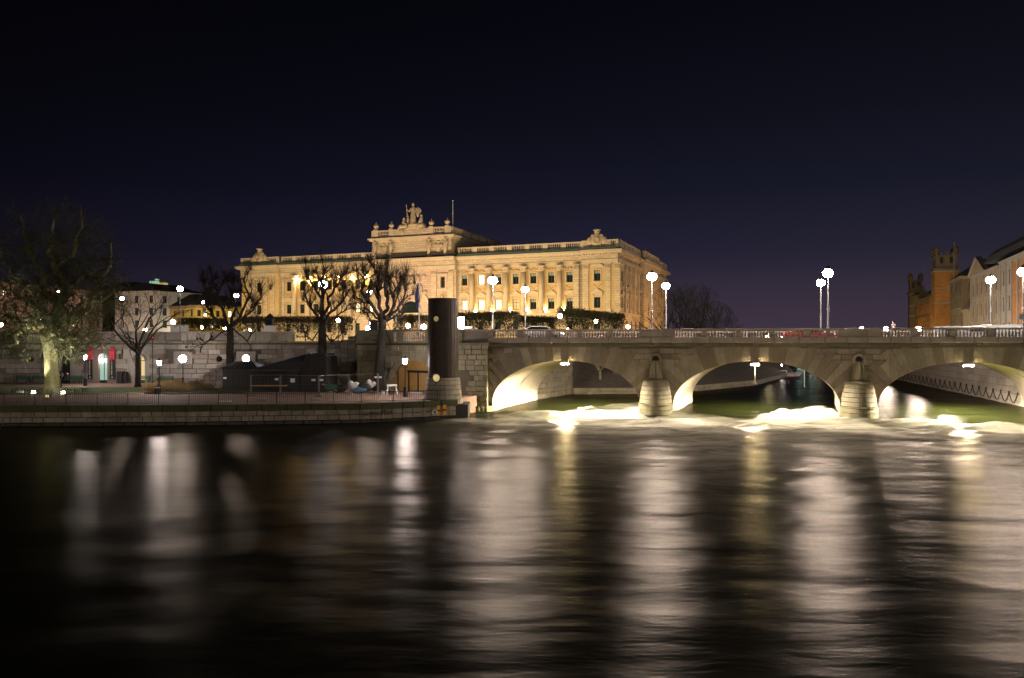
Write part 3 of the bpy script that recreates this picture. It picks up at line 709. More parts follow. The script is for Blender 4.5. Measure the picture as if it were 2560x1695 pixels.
def palace():
    # masonry with openings, a plane at y = 0 (wings set back, pavilions and risalit forward)
    zones = [(0, 12.2, -.5), (12.2, RI[0], .6), (RI[0], RI[1], -1.0), (RI[1], 94.7, .6), (94.7, PL, -.5)]
    for i, (a, b, y) in enumerate(zones):
        hs = []; hw = .75
        for t, kind in WIN:
            if a < t < b:
                hs += [(t-hw, t+hw, *ZL), (t-hw, t+hw, *ZU), (t-.7, t+.7, *ZG)]
        m = MB()
        up = [h for h in hs if h[2] > 6]; dn = [h for h in hs if h[2] < 6]
        if i == 2:
            up = [(CX-8.6-.55, CX-8.6+.55, 13.3, 15.9), (CX+8.6-.55, CX+8.6+.55, 13.3, 15.9)]; dn = [(CX-8.6-.7, CX-8.6+.7, *ZG), (CX+8.6-.7, CX+8.6+.7, *ZG)]
        wall_holes(m, a, b, 6.9, 17.7, up, y, .4)
        m.build('front_wall', 'p_portal' if i == 2 else 'p_plaster' if i in (1, 3) else 'p_plaster', pal)
        m = MB(); wall_holes(m, a, b, -.2, 6.5, dn, y-.25, .65); m.add([(a, y-.25, 6.5), (b, y-.25, 6.5), (b, y, 6.5), (a, y, 6.5)], [(0,1,2,3)])
        m.build('base_wall', 'p_stone', pal)
        MB().box(a, b, y-.5, y+.3, 6.5, 6.95).build('base_ledge', 'p_plain', pal)
        for h in up + dn: pass
        # entablature and cornice of the zone
        MB().box(a, b, y-.55, y+.4, 17.7, 18.5).build('architrave', 'p_plain', pal)
        MB().box(a, b, y-.45, y+.4, 18.5, 19.75).build('frieze', 'p_stone', pal)
        MB().box(a-.02, b+.02, y-.6, y+.4, 18.42, 18.56).build('fillet', 'p_plain', pal)
        dm = MB(); n = int((b-a)/.62)
        for k in range(n): xk = a + (b-a)*(k+.5)/n; dm.box(xk-.16, xk+.16, y-.85, y-.44, 19.5, 19.8)
        dm.build('dentils', 'p_plain', pal, kind='stuff')
        e0 = .9 if i == 0 else 0; e1 = .9 if i == 4 else 0
        MB().box(a-e0, b+e1, y-1.1, y+.4, 19.8, 20.15).build('cornice_bed', 'p_plain', pal)
        MB().box(a-e0-.15, b+e1+.15, y-1.45, y+.4, 20.15, 20.6).build('cornice', 'p_plain', pal)
        if y > -1: MB().box(a+.02, b-.02, y-1.2, y+2, 20.6, 21.1).build('gutter', 'copper', pal)
    # joints between zones
    m = MB()
    for x, y0, y1 in ((12.2, -.5, .6), (RI[0], -1, .6), (RI[1], -1, .6), (94.7, -.5, .6)):
        m.box(x-.02 if y0 > -1 else x-.02, x+.02, y0, y1, -.2, 20.5)
    m.build('return_wall', 'p_stone', pal, kind='stuff')
    lit = {('L', 6): 'lit_white', ('R', 0): 'lit_white', ('R', 1): 'lit_white', ('R', 2): 'lit_white', ('R', 3): 'lit_warm', ('L', 4): 'lit_dim', ('L', 5): 'lit_white'}
    for t, kind in WIN:
        y = -.5 if kind == 'pav' else .6
        side = 'L' if t < CX else 'R'; k = -1
        if kind == 'wing': k = (lw if side == 'L' else rw).index(t)
        m1 = lit.get((side, k), 'glass_dark'); m2 = 'lit_white' if (side, k) == ('R', 1) else 'glass_dark'
        if (side, k) == ('L', 3): m1 = 'lit_warm'
        window(pal, t, ZL[0], 1.5, 2.35, m1, y+.25, blind=(m1 == 'glass_dark' and k in (4, 5, 6)))
        window(pal, t, ZU[0], 1.5, 2.35, m2, y+.25, blind=(side == 'R' and m2 == 'glass_dark'))
        window(pal, t, ZG[0], 1.4, 2.3, 'lit_dim' if (side, k) == ('L', 2) else 'glass_dark', y+.1)
        # surrounds, hoods, festoons
        fr = MB()
        for z0, z1 in (ZL, ZU):
            fr.box(t-1.0, t-.75, y-.16, y+.05, z0-.1, z1+.15); fr.box(t+.75, t+1.0, y-.16, y+.05, z0-.1, z1+.15); fr.box(t-.75, t+.75, y-.16, y+.05, z1, z1+.25); fr.box(t-1.1, t+1.1, y-.3, y+.05, z0-.32, z0-.1)
        fr.build('window_surround', 'p_plain', pal)
        tri = (k % 2 == 1) if kind == 'wing' else True
        hd = MB(); hd.box(t-1.3, t+1.3, y-.42, y+.05, ZL[1]+.75, ZL[1]+1.0)
        if tri: hd.prism([(t-1.4, ZL[1]+1.0), (t+1.4, ZL[1]+1.0), (t, ZL[1]+1.95)], 'y', y-.38, y+.05)
        else: hd.prism([(t-1.4, ZL[1]+1.0), (t+1.4, ZL[1]+1.0)] + [(t+1.4*math.cos(R(q)), ZL[1]+1.0+.85*math.sin(R(q))) for q in range(20, 161, 20)], 'y', y-.38, y+.05)
        hd.box(t-1.2, t-.95, y-.3, y+.05, ZL[1]+.2, ZL[1]+.75); hd.box(t+.95, t+1.2, y-.3, y+.05, ZL[1]+.2, ZL[1]+.75)
        hd.build('pediment', 'p_plain', pal)
        fe = MB(); fe.torus((t, y-.02, 13.3), .75, .13, 10, 5, 'xz', 200, 340); fe.sphere((t-.8, y-.05, 13.0), .2, 6, 4); fe.sphere((t+.8, y-.05, 13.0), .2, 6, 4)
        fe.build('festoon', 'sculpt', pal, smooth=True)
        sw = MB()
        if kind == 'wing':
            for q in range(7): sw.sphere((t-1.2+.4*q, y-.05, 17.0+.18*math.cos(q*2.1)), .26, 6, 4)
            sw.build('capital_relief', 'sculpt', pal, smooth=True)
        else:
            sw.prism([(t-1.5, 16.9), (t+1.5, 16.9)] + [(t+1.5*math.cos(R(q)), 16.9+.75*math.sin(R(q))) for q in range(20, 161, 20)], 'y', y-.4, y+.05); sw.build('pediment', 'p_plain', pal)
    # engaged columns and pilasters
    shaft = MB().lathe([(.72,7.0),(.72,7.5),(.6,7.6),(.60,9),(.585,12),(.53,16.5)], n=14).mesh('column', 'p_plain', True)
    cap = MB(); cap.lathe([(.55,0),(.62,.25),(.60,.4),(.74,.75),(.72,.85),(.9,1.12)], n=12); cap.box(-.85,.85,-.85,.85,1.12,1.3)
    for q in range(8): cap.sphere((.68*math.cos(q*.785), .68*math.sin(q*.785), .45+.3*(q % 2)), .2, 6, 4)
    cap = cap.mesh('capital', 'sculpt')
    def column(t, y):
        o = link('column', shaft, pal, (t, y, 0)); link('capital', cap, o, (0, 0, 16.4))
    for L in (lw, rw):
        cs = [(L[i]+L[i+1])/2 for i in range(6)]
        for c in cs: column(c, -.15)
    def pil(t, y, wd=1.25, z0=6.95):
        m = MB(); m.box(t-wd/2, t+wd/2, y-.28, y+.1, z0, 16.5); m.box(t-wd/2-.12, t+wd/2+.12, y-.38, y+.1, z0, z0+.7)
        o = m.build('pilaster', 'p_stone', pal)
        c_ = MB(); c_.box(t-wd/2-.05, t+wd/2+.05, y-.34, y+.1, 16.5, 17.4); c_.box(t-wd/2-.18, t+wd/2+.18, y-.48, y+.1, 17.4, 17.7)
        for q in range(4):
            for r_ in range(2): c_.sphere((t-wd*.36+wd*.24*q, y-.38, 16.75+.38*r_), .16, 6, 4)
        c_.build('capital', 'sculpt', o)
    for x in (1439.5, 1464, 1518.6, 1543): pil(ft(x), -.5)
    for x in (ft(623), ft(634)-.2, ft(661)+.2, ft(680)): pil(x, -.5)
    for L in (lw, rw): pass
    pil(RI[1]+.7-.3, .6, 1.0); pil(94.0, .6, 1.0); pil(13.0-.2, .6, .9); pil(RI[0]-.5, .6, .8)
    for t in (CX-10.6+.6, CX-6.6, CX+6.3, CX+11.2-.4): pil(t, -1.0, 1.3)
    # portal: great arch with niche, lunette and arms
    po = MB(); ra = 5.2
    for k in range(18):
        a0, a1 = math.pi*k/18, math.pi*(k+1)/18
        po.prism([(CX+ra*math.cos(a0), 7.4+ra*math.sin(a0)), (CX+(ra+.7)*math.cos(a0), 7.4+(ra+.7)*math.sin(a0)), (CX+(ra+.7)*math.cos(a1), 7.4+(ra+.7)*math.sin(a1)), (CX+ra*math.cos(a1), 7.4+ra*math.sin(a1))], 'y', -1.45, -.9)
    po.box(CX-6, CX+6, -1.7, -.9, 6.95, 7.4); po.build('portal_arch', 'p_plain', pal)
    MB().prism([(CX+2.6*math.cos(R(q)), 7.4+2.9*math.sin(R(q))) for q in range(0, 181, 12)], 'y', -1.12, -.95).build('lunette', 'glass_dark', pal)
    m = MB()
    for k in range(12):
        a0, a1 = math.pi*k/12, math.pi*(k+1)/12
        m.prism([(CX+2.6*math.cos(a0), 7.4+2.9*math.sin(a0)), (CX+2.95*math.cos(a0), 7.4+3.25*math.sin(a0)), (CX+2.95*math.cos(a1), 7.4+3.25*math.sin(a1)), (CX+2.6*math.cos(a1), 7.4+2.9*math.sin(a1))], 'y', -1.25, -.9)
    m.build('lunette_surround', 'p_plain', pal)
    bl = [((CX, -1.3, 14.6), 1.5, (1, .35, 1.25)), ((CX-1.9, -1.3, 15.6), .8, (1, .6, 1.3)), ((CX+1.9, -1.3, 15.6), .8, (1, .6, 1.3)), ((CX, -1.35, 17.6), .9, (1.3, .6, .8)),
          ((CX-2.6, -1.2, 13.4), .7, (1, .6, 1.5)), ((CX+2.6, -1.2, 13.4), .7, (1, .6, 1.5)), ((CX-3.8, -1.2, 12.3), .6, (1.2, .5, 1)), ((CX+3.8, -1.2, 12.3), .6, (1.2, .5, 1)),
          ((CX+3.6, -1.2, 16.2), .5, (1.2, .5, 1)), ((CX-3.6, -1.2, 16.2), .5, (1.2, .5, 1)), ((CX, -1.2, 18.6), .5, (1.5, .6, 1))]
    blob('portal_arms', bl, 'sculpt', pal, .16)
    for sx in (-1, 1):
        t = CX + 8.6*sx
        window(pal, t, 13.3, 1.1, 2.6, 'glass_dark', -.8); window(pal, t, ZG[0], 1.4, 2.3, 'glass_dark', -.95)
        m = MB(); m.box(t-1.3, t+1.3, -1.35, -.95, 16.35, 16.7); m.box(t-1.0, t-.6, -1.15, -.95, 13.1, 16.3); m.box(t+.6, t+1.0, -1.15, -.95, 13.1, 16.3)
        m.box(t-1.4, t+1.4, -1.25, -.95, 12.8, 13.1); m.box(t-1.4, t+1.4, -1.3, -.95, 9.3, 9.6); m.build('niche_surround', 'p_plain', pal)
        MB().torus((t, -1.05, 11.3), .85, .16, 16, 6).build('medallion', 'sculpt', pal, smooth=True)
        MB().sphere((t, -1.0, 11.3), .5, 8, 6).build('medallion_head', 'sculpt', pal, smooth=True)
    # far body of the building: side, back, roof
    sd = MB()
    for k in range(11): pass
    hs = []
    for k in range(12):
        y0 = 3.0 + k*4.6
        hs += [(y0-.7, y0+.7, *ZL), (y0-.7, y0+.7, *ZU), (y0-.7, y0+.7, *ZG)] + ([(y0-.45, y0+.45, 18.75, 19.5)])
    m = MB(); wall_holes(m, -.45, PD, -.2, 19.8, hs, 0, .4)
    o = m.build('side_wall', 'p_stone', pal, (PL, 0, 0), R(90))
    for k in range(12):
        y0 = 3.0 + k*4.6
        for z, hh, ww in ((ZL[0], 2.35, 1.5), (ZU[0], 2.35, 1.5), (ZG[0], 2.3, 1.4)):
            window(pal, 0, 0, ww, hh, 'lit_white' if (z == ZU[0] and k == 3) else 'glass_dark', off=(PL-.28, y0, z), rz=R(90))
        window(pal, 0, 0, .9, .75, 'lit_yellow' if k in (0, 2, 3, 9) else 'glass_dark', off=(PL-.28, y0, 18.75), rz=R(90))
        yp = y0 + 2.3
        MB().box(PL-.1, PL+.42, yp-.5, yp+.5, 6.95, 17.7).build('side_pilaster', 'p_plain', pal)
        MB().box(PL-.1, PL+.62, yp-.7, yp+.7, 16.6, 17.7).build('side_capital', 'sculpt', pal)
        m = MB(); m.box(PL-.05, PL+.3, y0-1.2, y0+1.2, ZL[1]+.6, ZL[1]+.9); m.prism([(y0-1.3, ZL[1]+.9), (y0+1.3, ZL[1]+.9), (y0, ZL[1]+1.8)], 'x', PL-.05, PL+.3); m.sphere((PL+.1, y0, 12.9), .55, 8, 6)
        m.build('side_pediment', 'sculpt', pal)
    MB().box(PL-.2, PL+.25, -.45, PD, 6.5, 6.95).build('side_ledge', 'p_plain', pal)
    MB().box(PL-.2, PL+.55, -.46, PD, 17.7, 18.5).build('side_architrave', 'p_plain', pal)
    MB().box(PL-.4, PL+.9, -.44, PD+.9, 19.8, 20.15).build('side_cornice_bed', 'p_plain', pal)
    MB().box(PL-.4, PL+1.1, -.43, PD+1.1, 20.15, 20.6).build('side_cornice', 'p_plain', pal)
    # forward bay in the middle of the side
    MB().box(PL+.1, PL+1.0, 21.5, 40, -.2, 17.7).build('side_bay', 'p_stone', pal)
    MB().box(PL+.1, PL+1.9, 21.2, 40.3, 19.82, 20.62).build('side_bay_cornice', 'p_plain', pal)
    MB().box(PL+.1, PL+1.2, 21.4, 40.1, 17.7, 19.82).build('side_bay_frieze', 'p_plain', pal)
    m = MB(); m.add([(0, -.2, -.2), (0, PD, -.2), (0, PD, 20), (0, -.2, 20)], [(0,1,2,3)]); m.add([(0, PD, -.2), (PL, PD, -.2), (PL, PD, 20), (0, PD, 20)], [(0,1,2,3)]); m.build('rear_wall', 'p_stone', pal)
    MB().add([(0, 0, 20.9), (PL, 0, 20.9), (PL, PD, 20.9), (0, PD, 20.9)], [(0,1,2,3)]).build('roof', 'roof_dark', pal)
    MB().box(PL-1, PL+.3, -.3, PD, 20.6, 21.1).build('side_gutter', 'copper', pal)
    # roof balustrades
    balp = MB().lathe([(.13,0),(.2,.35),(.09,.95),(.15,1.15)], n=6, cap=False).mesh('roof_baluster', 'p_plain')
    def rail(a, b, y, z, ped, axis='x', x=None, h=1.8):
        m = MB(); bs = MB(); xs_ = [a] + ped + [b]
        def bx(mm, p, q, y0, y1, z0, z1):
            if axis == 'x': mm.box(p, q, y0, y1, z0, z1)
            else: mm.box(x+y0, x+y1, p, q, z0, z1)
        bx(m, a, b, y-.22, y+.22, z, z+.35); bx(m, a, b, y-.25, y+.25, z+h-.25, z+h)
        m.build('balustrade_rail', 'p_plain', pal)
        pd = MB()
        for p in xs_: bx(pd, max(p-.6, a), min(p+.6, b), y-.28, y+.28, z, z+h+.02)
        pd.build('balustrade_pedestals', 'p_plain', pal, kind='stuff')
        for p, q in zip(xs_[:-1], xs_[1:]):
            n = int((q-p-1.3)/.42)
            for k in range(max(n, 0)):
                s_ = p+.65+(q-p-1.3)*(k+.5)/n
                c_ = (s_, y, z+.35) if axis == 'x' else (x+y, s_, z+.35)
                bs.lathe([(.11,0),(.17,.35),(.08,.9),(.12,1.2)], c_, 5, cap=False)
        if bs.v: bs.build('balusters', 'p_plain', pal, kind='stuff')
    rail(0, 12.2, -.6, 21.0, [ft(633), ft(662)]); rail(12.3, RI[0], .4, 21.0, [12.3+ 4.2*k for k in range(1, 7)])
    rail(RI[1], 94.5, .4, 21.0, [RI[1]+ 4.4*k for k in range(1, 7)]); rail(94.6, PL, -.6, 21.0, [ft(1466), ft(1520)])
    rail(.0, PD, 0, 21.0, [4.8*k for k in range(1, 12)], 'y', PL)
    rail(21.5, 40, 1.0, 21.0, [25, 29, 33, 37], 'y', PL)
    # attic block over the centre
    A0, A1 = ft(929), ft(1127); az = 21.0
    AD = 30.0
    MB().box(A0, A1, -.6, AD, 20.6, 25.3).build('attic_wall', 'p_stone', pal)
    MB().box(A0-.1, A1+.1, -.95, AD, 20.6, 21.2).build('attic_plinth', 'roof_dark', pal)
    MB().box(A0-.5, A1+.6, -1.1, AD+.5, 25.3, 25.7).build('attic_cornice_bed', 'p_plain', pal)
    MB().box(A0-.9, A1+1.0, -1.4, AD+.9, 25.7, 26.0).build('attic_cornice', 'p_plain', pal)
    MB().box(A0-.7, A1+.8, -1.1, AD+.7, 26.0, 26.2).build('attic_gutter', 'roof_dark', pal)
    u_ = [ft(939.6), ft(978), ft(1078), ft(1118)]
    rail(A0, A1, -.7, 26.1, [u_[0]+.0, u_[1], u_[1]+1.5, u_[2]-1.5, u_[2], u_[3]]); rail(-.6, AD, 0, 26.1, [5*k for k in range(1, 6)], 'y', A1)
    MB().box(u_[1]+.5, u_[2]-.5, -1.0, -.3, 26.1, 27.9).build('statue_base', 'p_stone', pal)
    for a in u_:
        m = MB(); m.box(a-.5, a+.5, -1.2, -.2, 27.9, 28.2); m.lathe([(.35,0),(.22,.15),(.35,.3),(.62,.6),(.68,.9),(.5,1.2),(.2,1.38),(.26,1.5),(.1,1.65),(.05,1.85)], (a, -.7, 28.2), 12)
        m.build('urn', 'sculpt', pal, smooth=False)
    for a in (ft(938), ft(978), ft(1074), ft(1115)):     # sculpted figures in front of the attic
        b = [((a, -1.2, 24.4), .36, (a, -1.2, 23.2), .5), ((a, -1.2, 23.2), .5, (a-.15, -1.2, 21.3), .35), ((a, -1.25, 25.0), .33, (1, 1, 1.15)), ((a-.5, -1.2, 24.3), .2, (a-.35, -1.3, 23.2), .17), ((a+.5, -1.2, 24.3), .2, (a+.45, -1.35, 23.4), .17), ((a, -1.1, 21.2), .6, (1, .8, .4))]
        blob('attic_figure', b, 'sculpt', pal, .12)
    for a in (ft(958), ft(1095)):
        b = [((a, -.75, 23.2), .8, (1, .35, 1.1)), ((a-.8, -.75, 23.6), .4, (1, .5, 1.3)), ((a+.8, -.75, 23.6), .4, (1, .5, 1.3)), ((a, -.75, 22.2), .5, (1.6, .4, .6)), ((a, -.7, 24.4), .4, (1.2, .5, .8))]
        blob('attic_relief', b, 'sculpt', pal, .12)
    # crowning group: standing woman with staff and shield, seated companions
    sx = ft(1032); z = 27.9; y = -.7
    st = [((sx, y, z+.9), .95, (1.6, 1, .7)), ((sx, y, z+1.2), .85, (sx, y, z+3.4), .62), ((sx, y, z+3.4), .60, (sx, y, z+4.9), .55), ((sx, y, z+4.9), .55, (sx, y, z+5.3), .28), ((sx, y-.05, z+5.85), .38, (.9, 1, 1.25)),
          ((sx-.5, y, z+5.0), .22, (sx-1.0, y-.2, z+4.2), .18), ((sx-1.0, y-.2, z+4.2), .17, (sx-1.5, y-.3, z+4.7), .14), ((sx+.5, y, z+5.0), .22, (sx+1.1, y-.1, z+3.9), .2), ((sx, y, z+6.25), .2, (1.3, 1.3, .5))]
    blob('statue_figure', st, 'sculpt', pal, .11)
    MB().cyl((sx-1.75, y-.3, z+5.9), (sx-1.2, y-.3, z+1.0), .1, n=6).build('statue_staff', 'sculpt', pal)
    MB().lathe([(.0,.0),(.5,.08),(.8,.05)], n=14).build('statue_shield', 'sculpt', pal, (sx+1.45, y-.2, z+4.2), (R(80), R(10), R(30)))
    blob('statue_shield', [((sx+1.25, y, z+4.0), .9, (.45, .5, 1.45))], 'sculpt', pal, .12)
    for d, hgt in ((-2.6, 0), (2.2, .5)):
        b = [((sx+d, y, z+.7), .75, (1.5, 1, .8)), ((sx+d, y, z+1.0), .5, (sx+d, y, z+1.9+hgt), .42), ((sx+d, y, z+2.55+hgt), .34, (1, 1, 1.2)), ((sx+d*1.25, y-.3, z+.9), .35, (sx+d*1.55, y-.5, z-.2), .25), ((sx+d, y-.2, z+1.8+hgt), .2, (sx+d*.7, y-.3, z+1.2), .18), ((sx+d*1.2, y, z+.3), .5, (1.8, .8, .7))]
        blob('statue_companion', b, 'sculpt', pal, .11)
    blob('statue_drapery', [((sx-2.9, y-.5, z-.6), .45, (1.1, .5, 1.6)), ((sx+2.9, y-.5, z-.5), .4, (1.1, .5, 1.5)), ((sx-1.4, y, z+2.1), .45, (.9, .9, 1.6)), ((sx-1.5, y, z+3.1), .3, (1, 1, 1)), ((sx, y, z+.3), .7, (3.4, .8, .7))], 'sculpt', pal, .11)
    # crowned arms over the corner pavilions
    for x in (ft(648), ft(1492)):
        b = [((x, -.75, 22.8), 1.4, (1, .4, 1.1)), ((x-1.5, -.75, 22.7), .85, (1, .5, 1.1)), ((x+1.5, -.75, 22.7), .85, (1, .5, 1.1)), ((x-2.6, -.7, 21.9), .55, (1.4, .5, .9)), ((x+2.6, -.7, 21.9), .55, (1.4, .5, .9)), ((x-.95, -.7, 23.8), .5, (1, .6, .9)), ((x+.95, -.7, 23.8), .5, (1, .6, .9)), ((x, -.7, 24.0), .5, (1.1, .8, 1))]
        blob('roof_arms', b, 'sculpt', pal, .13)
        MB().torus((x, -1.32, 22.7), .62, .12, 14, 6).build('cartouche', 'sculpt', pal)
        m = MB(); m.lathe([(.5,0),(.66,.2),(.55,.3),(.72,.75)], (x, -.7, 24.25), 12)
        for q in range(8): m.sphere((x+.7*math.cos(q*.785), -.7+.7*math.sin(q*.785), 25.05), .16, 6, 4)
        m.build('stone_crown', 'sculpt', pal)
    x = ft(824); MB().box(x-1.2, x+1.2, 8, 10, 20.9, 23.6).build('chimney', 'roof_dark', pal)
palace()
def proof(x, y, z): v = PO + PU*x + PNV*y; return (v.x, v.y, GZ+z)
fp = thing('roof_flagpole', 'bare white flagpole standing on the roof of the palace', 'flagpole', (PX(1132, 185), 185, PZ(570, 185)-1.0))
MB().cyl((0, 0, 0), (0, 0, 7.7), .10, .06).build('pole', 'white', fp); MB().sphere((0, 0, 7.7), .14).build('finial', 'white', fp)

# floodlights in front of the palace and lamps hidden among its columns
fl = None
def area(name, loc, target, energy, col, sx, sy, parent=None):
    ld = bpy.data.lights.new(name, 'AREA'); ld.shape = 'RECTANGLE'; ld.size = sx; ld.size_y = sy; ld.energy = energy; ld.color = col
    o = bpy.data.objects.new(name, ld); C.objects.link(o); o.location = loc
    d = Vector(target) - Vector(loc); o.rotation_euler = d.to_track_quat('-Z', 'Y').to_euler(); return o
k = 0
FLOOD = .37
for i, x in enumerate((7, 20, 33, 45, 58, 71, 84, 97)):
    p = proof(x, -24, .1); q = proof(x, 0, 13.5)
    o = thing('floodlight', f'floodlight on the square before the palace, {["first","second","third","fourth","fifth","sixth","seventh","eighth"][i]} from its left end', 'floodlight', p, PANG, 'floodlights aimed at the palace front')
    MB().box(-.35, .35, -.35, -.05, .35, .95).build('housing', 'iron', o); MB().box(-.06, .06, -.2, -.1, 0, .35).build('stand', 'iron', o)
    a_ = area('bulb_light', proof(x, -23.9, .75), q, 11500*FLOOD*(1.25 if i in (4, 5) else 1.0 if i > 5 else .9 if i > 1 else .75), (1, .72, .35) if i not in (3, 4) else (1, .66, .43), .6, .5)
    a_.parent = o; a_.matrix_parent_inverse = Matrix.LocRotScale(Vector(p), Matrix.Rotation(PANG, 3, 'Z'), None).inverted()
for side, L in (('left', lw), ('right', rw)):
    for i in range(6):
        c = (L[i]+L[i+1])/2
        p = proof(c+.95, .1, 17.0) if side == 'left' else proof(c+.35, .42, 7.2)
        o = thing('column_lamp', f'small warm lamp {"under the capital" if side == "left" else "at the foot"} of the {["first","second","third","fourth","fifth","sixth"][i]} column of the {side} wing', 'lamp', p, PANG, 'small lamps among the palace columns')
        MB().sphere((0, 0, 0), .17 if side == 'left' else .07, 8, 5).build('bulb', 'lamp_small', o); MB().box(-.06, .06, .12, .5, -.05, .05).build('bracket', 'iron', o)
        ld = bpy.data.lights.new('bulb_light', 'POINT'); ld.energy = 700 if side == 'left' else 1150; ld.color = (1, .64, .25); ld.shadow_soft_size = .15
        lo = bpy.data.objects.new('bulb_light', ld); C.objects.link(lo); lo.parent = o; lo.location = (0, -.3, -.45) if side == 'left' else (.45, .0, .5)
p0 = proof(PL+12, 14, 1.2)
for i, y in enumerate((8, 26, 44)):
    o = thing('side_floodlight', f'{["near","middle","far"][i]} floodlight lighting the right flank of the palace', 'floodlight', proof(PL+12, y, 0), PANG, 'floodlights at the palace flank')
    MB().box(.05, .35, -.3, .3, .35, .9).build('housing', 'iron', o); MB().box(.1, .2, -.06, .06, 0, .35).build('stand', 'iron', o)
    a_ = area('bulb_light', proof(PL+11.9, y, .7), proof(PL, y, 11), 1500, (1, .50, .16), .6, .5)
    a_.parent = o; a_.matrix_parent_inverse = Matrix.LocRotScale(Vector(proof(PL+12, y, 0)), Matrix.Rotation(PANG, 3, 'Z'), None).inverted()
a_ = None
# ------------------------------------------------------------------ masonry walls
def frame2(p, q):
    p = Vector((*p, 0)); q = Vector((*q, 0)); d = q-p; return p, d.length, math.atan2(d.y, d.x)
def courses(parent, mt, s0, s1, z0, rows, hrow, L, skip=lambda s, e, z, z1: False, dep=.5, jit=.03, y=0, odd=.5):
    n = 0
    for r in range(rows):
        z = z0 + r*hrow; s = s0; first = True
        while s < s1-.05:
            l = random.uniform(.8, 1.2)*L*(odd if (first and r % 2) else 1); first = False
            e = min(s+l, s1)
            if s1-e < .35*L: e = s1
            if not skip(s, e, z, z+hrow): block('stone', mt, parent, s, y-random.random()*jit, z, e-s, dep, hrow, .011); n += 1
            s = e
    return n
# terrace wall behind the park
P0, TL, TA = frame2((-70, 98.3), (-18.4, 96.3))
tw = thing('terrace_wall', 'high stone terrace wall with arched doors and round openings behind the park', 'wall', P0, TA)
def txp(x):                                   # photograph column -> distance along the terrace wall
    r = (x-1280)/F; u = Vector((math.cos(TA), math.sin(TA))); return (P0.y*r-P0.x)/(u.x-u.y*r)
OPEN = [(txp(163), .62, 5.3, 'dark'), (txp(257), .56, 5.35, 'green'), (txp(349), .66, 5.1, 'yellow')]
OCU = [(txp(75), 'dark'), (txp(457), 'lit'), (txp(614), 'lit')]
def skipw(s, e, z, z1):
    for t, hw, top, k in OPEN:
        if e > t-hw-.25 and s < t+hw+.25 and z < top+.3: return True
    for t, k in OCU:
        if e > t-.62 and s < t+.62 and z1 > 4.15 and z < 5.5: return True
    return False
MB().box(0, TL, .45, 1.2, .5, 6.6).build('wall_core', 'terrace_core', tw)
rows = 8; hr = 4.9/rows
courses(tw, 'terrace', 2.0, TL, 1.6, rows, hr, 1.75, skipw)
def fill_around(t, hw, top, kind):
    """masonry infill with a round-headed opening, its surround and the leaf in it"""
    sp = top-hw; a, b = t-hw-1.5, t+hw+1.5
    m = MB(); n = 14
    for k in range(n):
        t0, t1 = math.pi*k/n, math.pi*(k+1)/n
        x0, z0 = t+hw*math.cos(t0), sp+hw*math.sin(t0); x1, z1 = t+hw*math.cos(t1), sp+hw*math.sin(t1)
        m.add([(x0, .03, z0), (x0, .03, top+1.0), (x1, .03, top+1.0), (x1, .03, z1)], [(0,1,2,3)])
        m.add([(x0, .03, z0), (x1, .03, z1), (x1, .45, z1), (x0, .45, z0)], [(0,1,2,3)])
    m.box(a, t-hw, .03, .45, 1.6, top+1.0); m.box(t+hw, b, .03, .45, 1.6, top+1.0)
    m.build('masonry_infill', 'terrace', tw)
    s_ = MB()
    for k in range(9):
        t0, t1 = math.pi*(k+.04)/9, math.pi*(k+.96)/9
        s_.prism([(t+hw*math.cos(t0), sp+hw*math.sin(t0)), (t+(hw+.3)*math.cos(t0), sp+(hw+.3)*math.sin(t0)), (t+(hw+.3)*math.cos(t1), sp+(hw+.3)*math.sin(t1)), (t+hw*math.cos(t1), sp+hw*math.sin(t1))], 'y', -.03, .2)
    s_.build('arch_stones', 'terrace', tw, kind='stuff')
    lf = MB(); lf.prism([(t-hw, 1.62), (t+hw, 1.62)] + [(t+hw*math.cos(R(q)), sp+hw*math.sin(R(q))) for q in range(0, 181, 15)], 'y', .36, .44)
    mt = {'dark': 'black', 'green': 'lit_green', 'yellow': 'lit_yellow'}[kind]
    d = lf.build('door', mt, tw, label={'dark': 'dark closed door in the arched opening', 'green': 'glowing pale green door between the banners', 'yellow': 'yellow lit arched door behind a tree trunk'}[kind])
    g = MB(); g.box(t-.03, t+.03, .3, .36, 1.62, top-.1); g.box(t-hw, t+hw, .3, .36, sp-.04, sp+.04); g.box(t-hw+.04, t+hw-.04, .28, .36, 1.62, 1.95)
    g.build('door_frame', 'iron', d)
    if kind == 'green': MB().sphere((t-.15, .1, 4.5), .2, 8, 6).build('door_lamp', 'lamp_park', d)
for t, hw, top, kind in OPEN: fill_around(t, hw, top, kind)
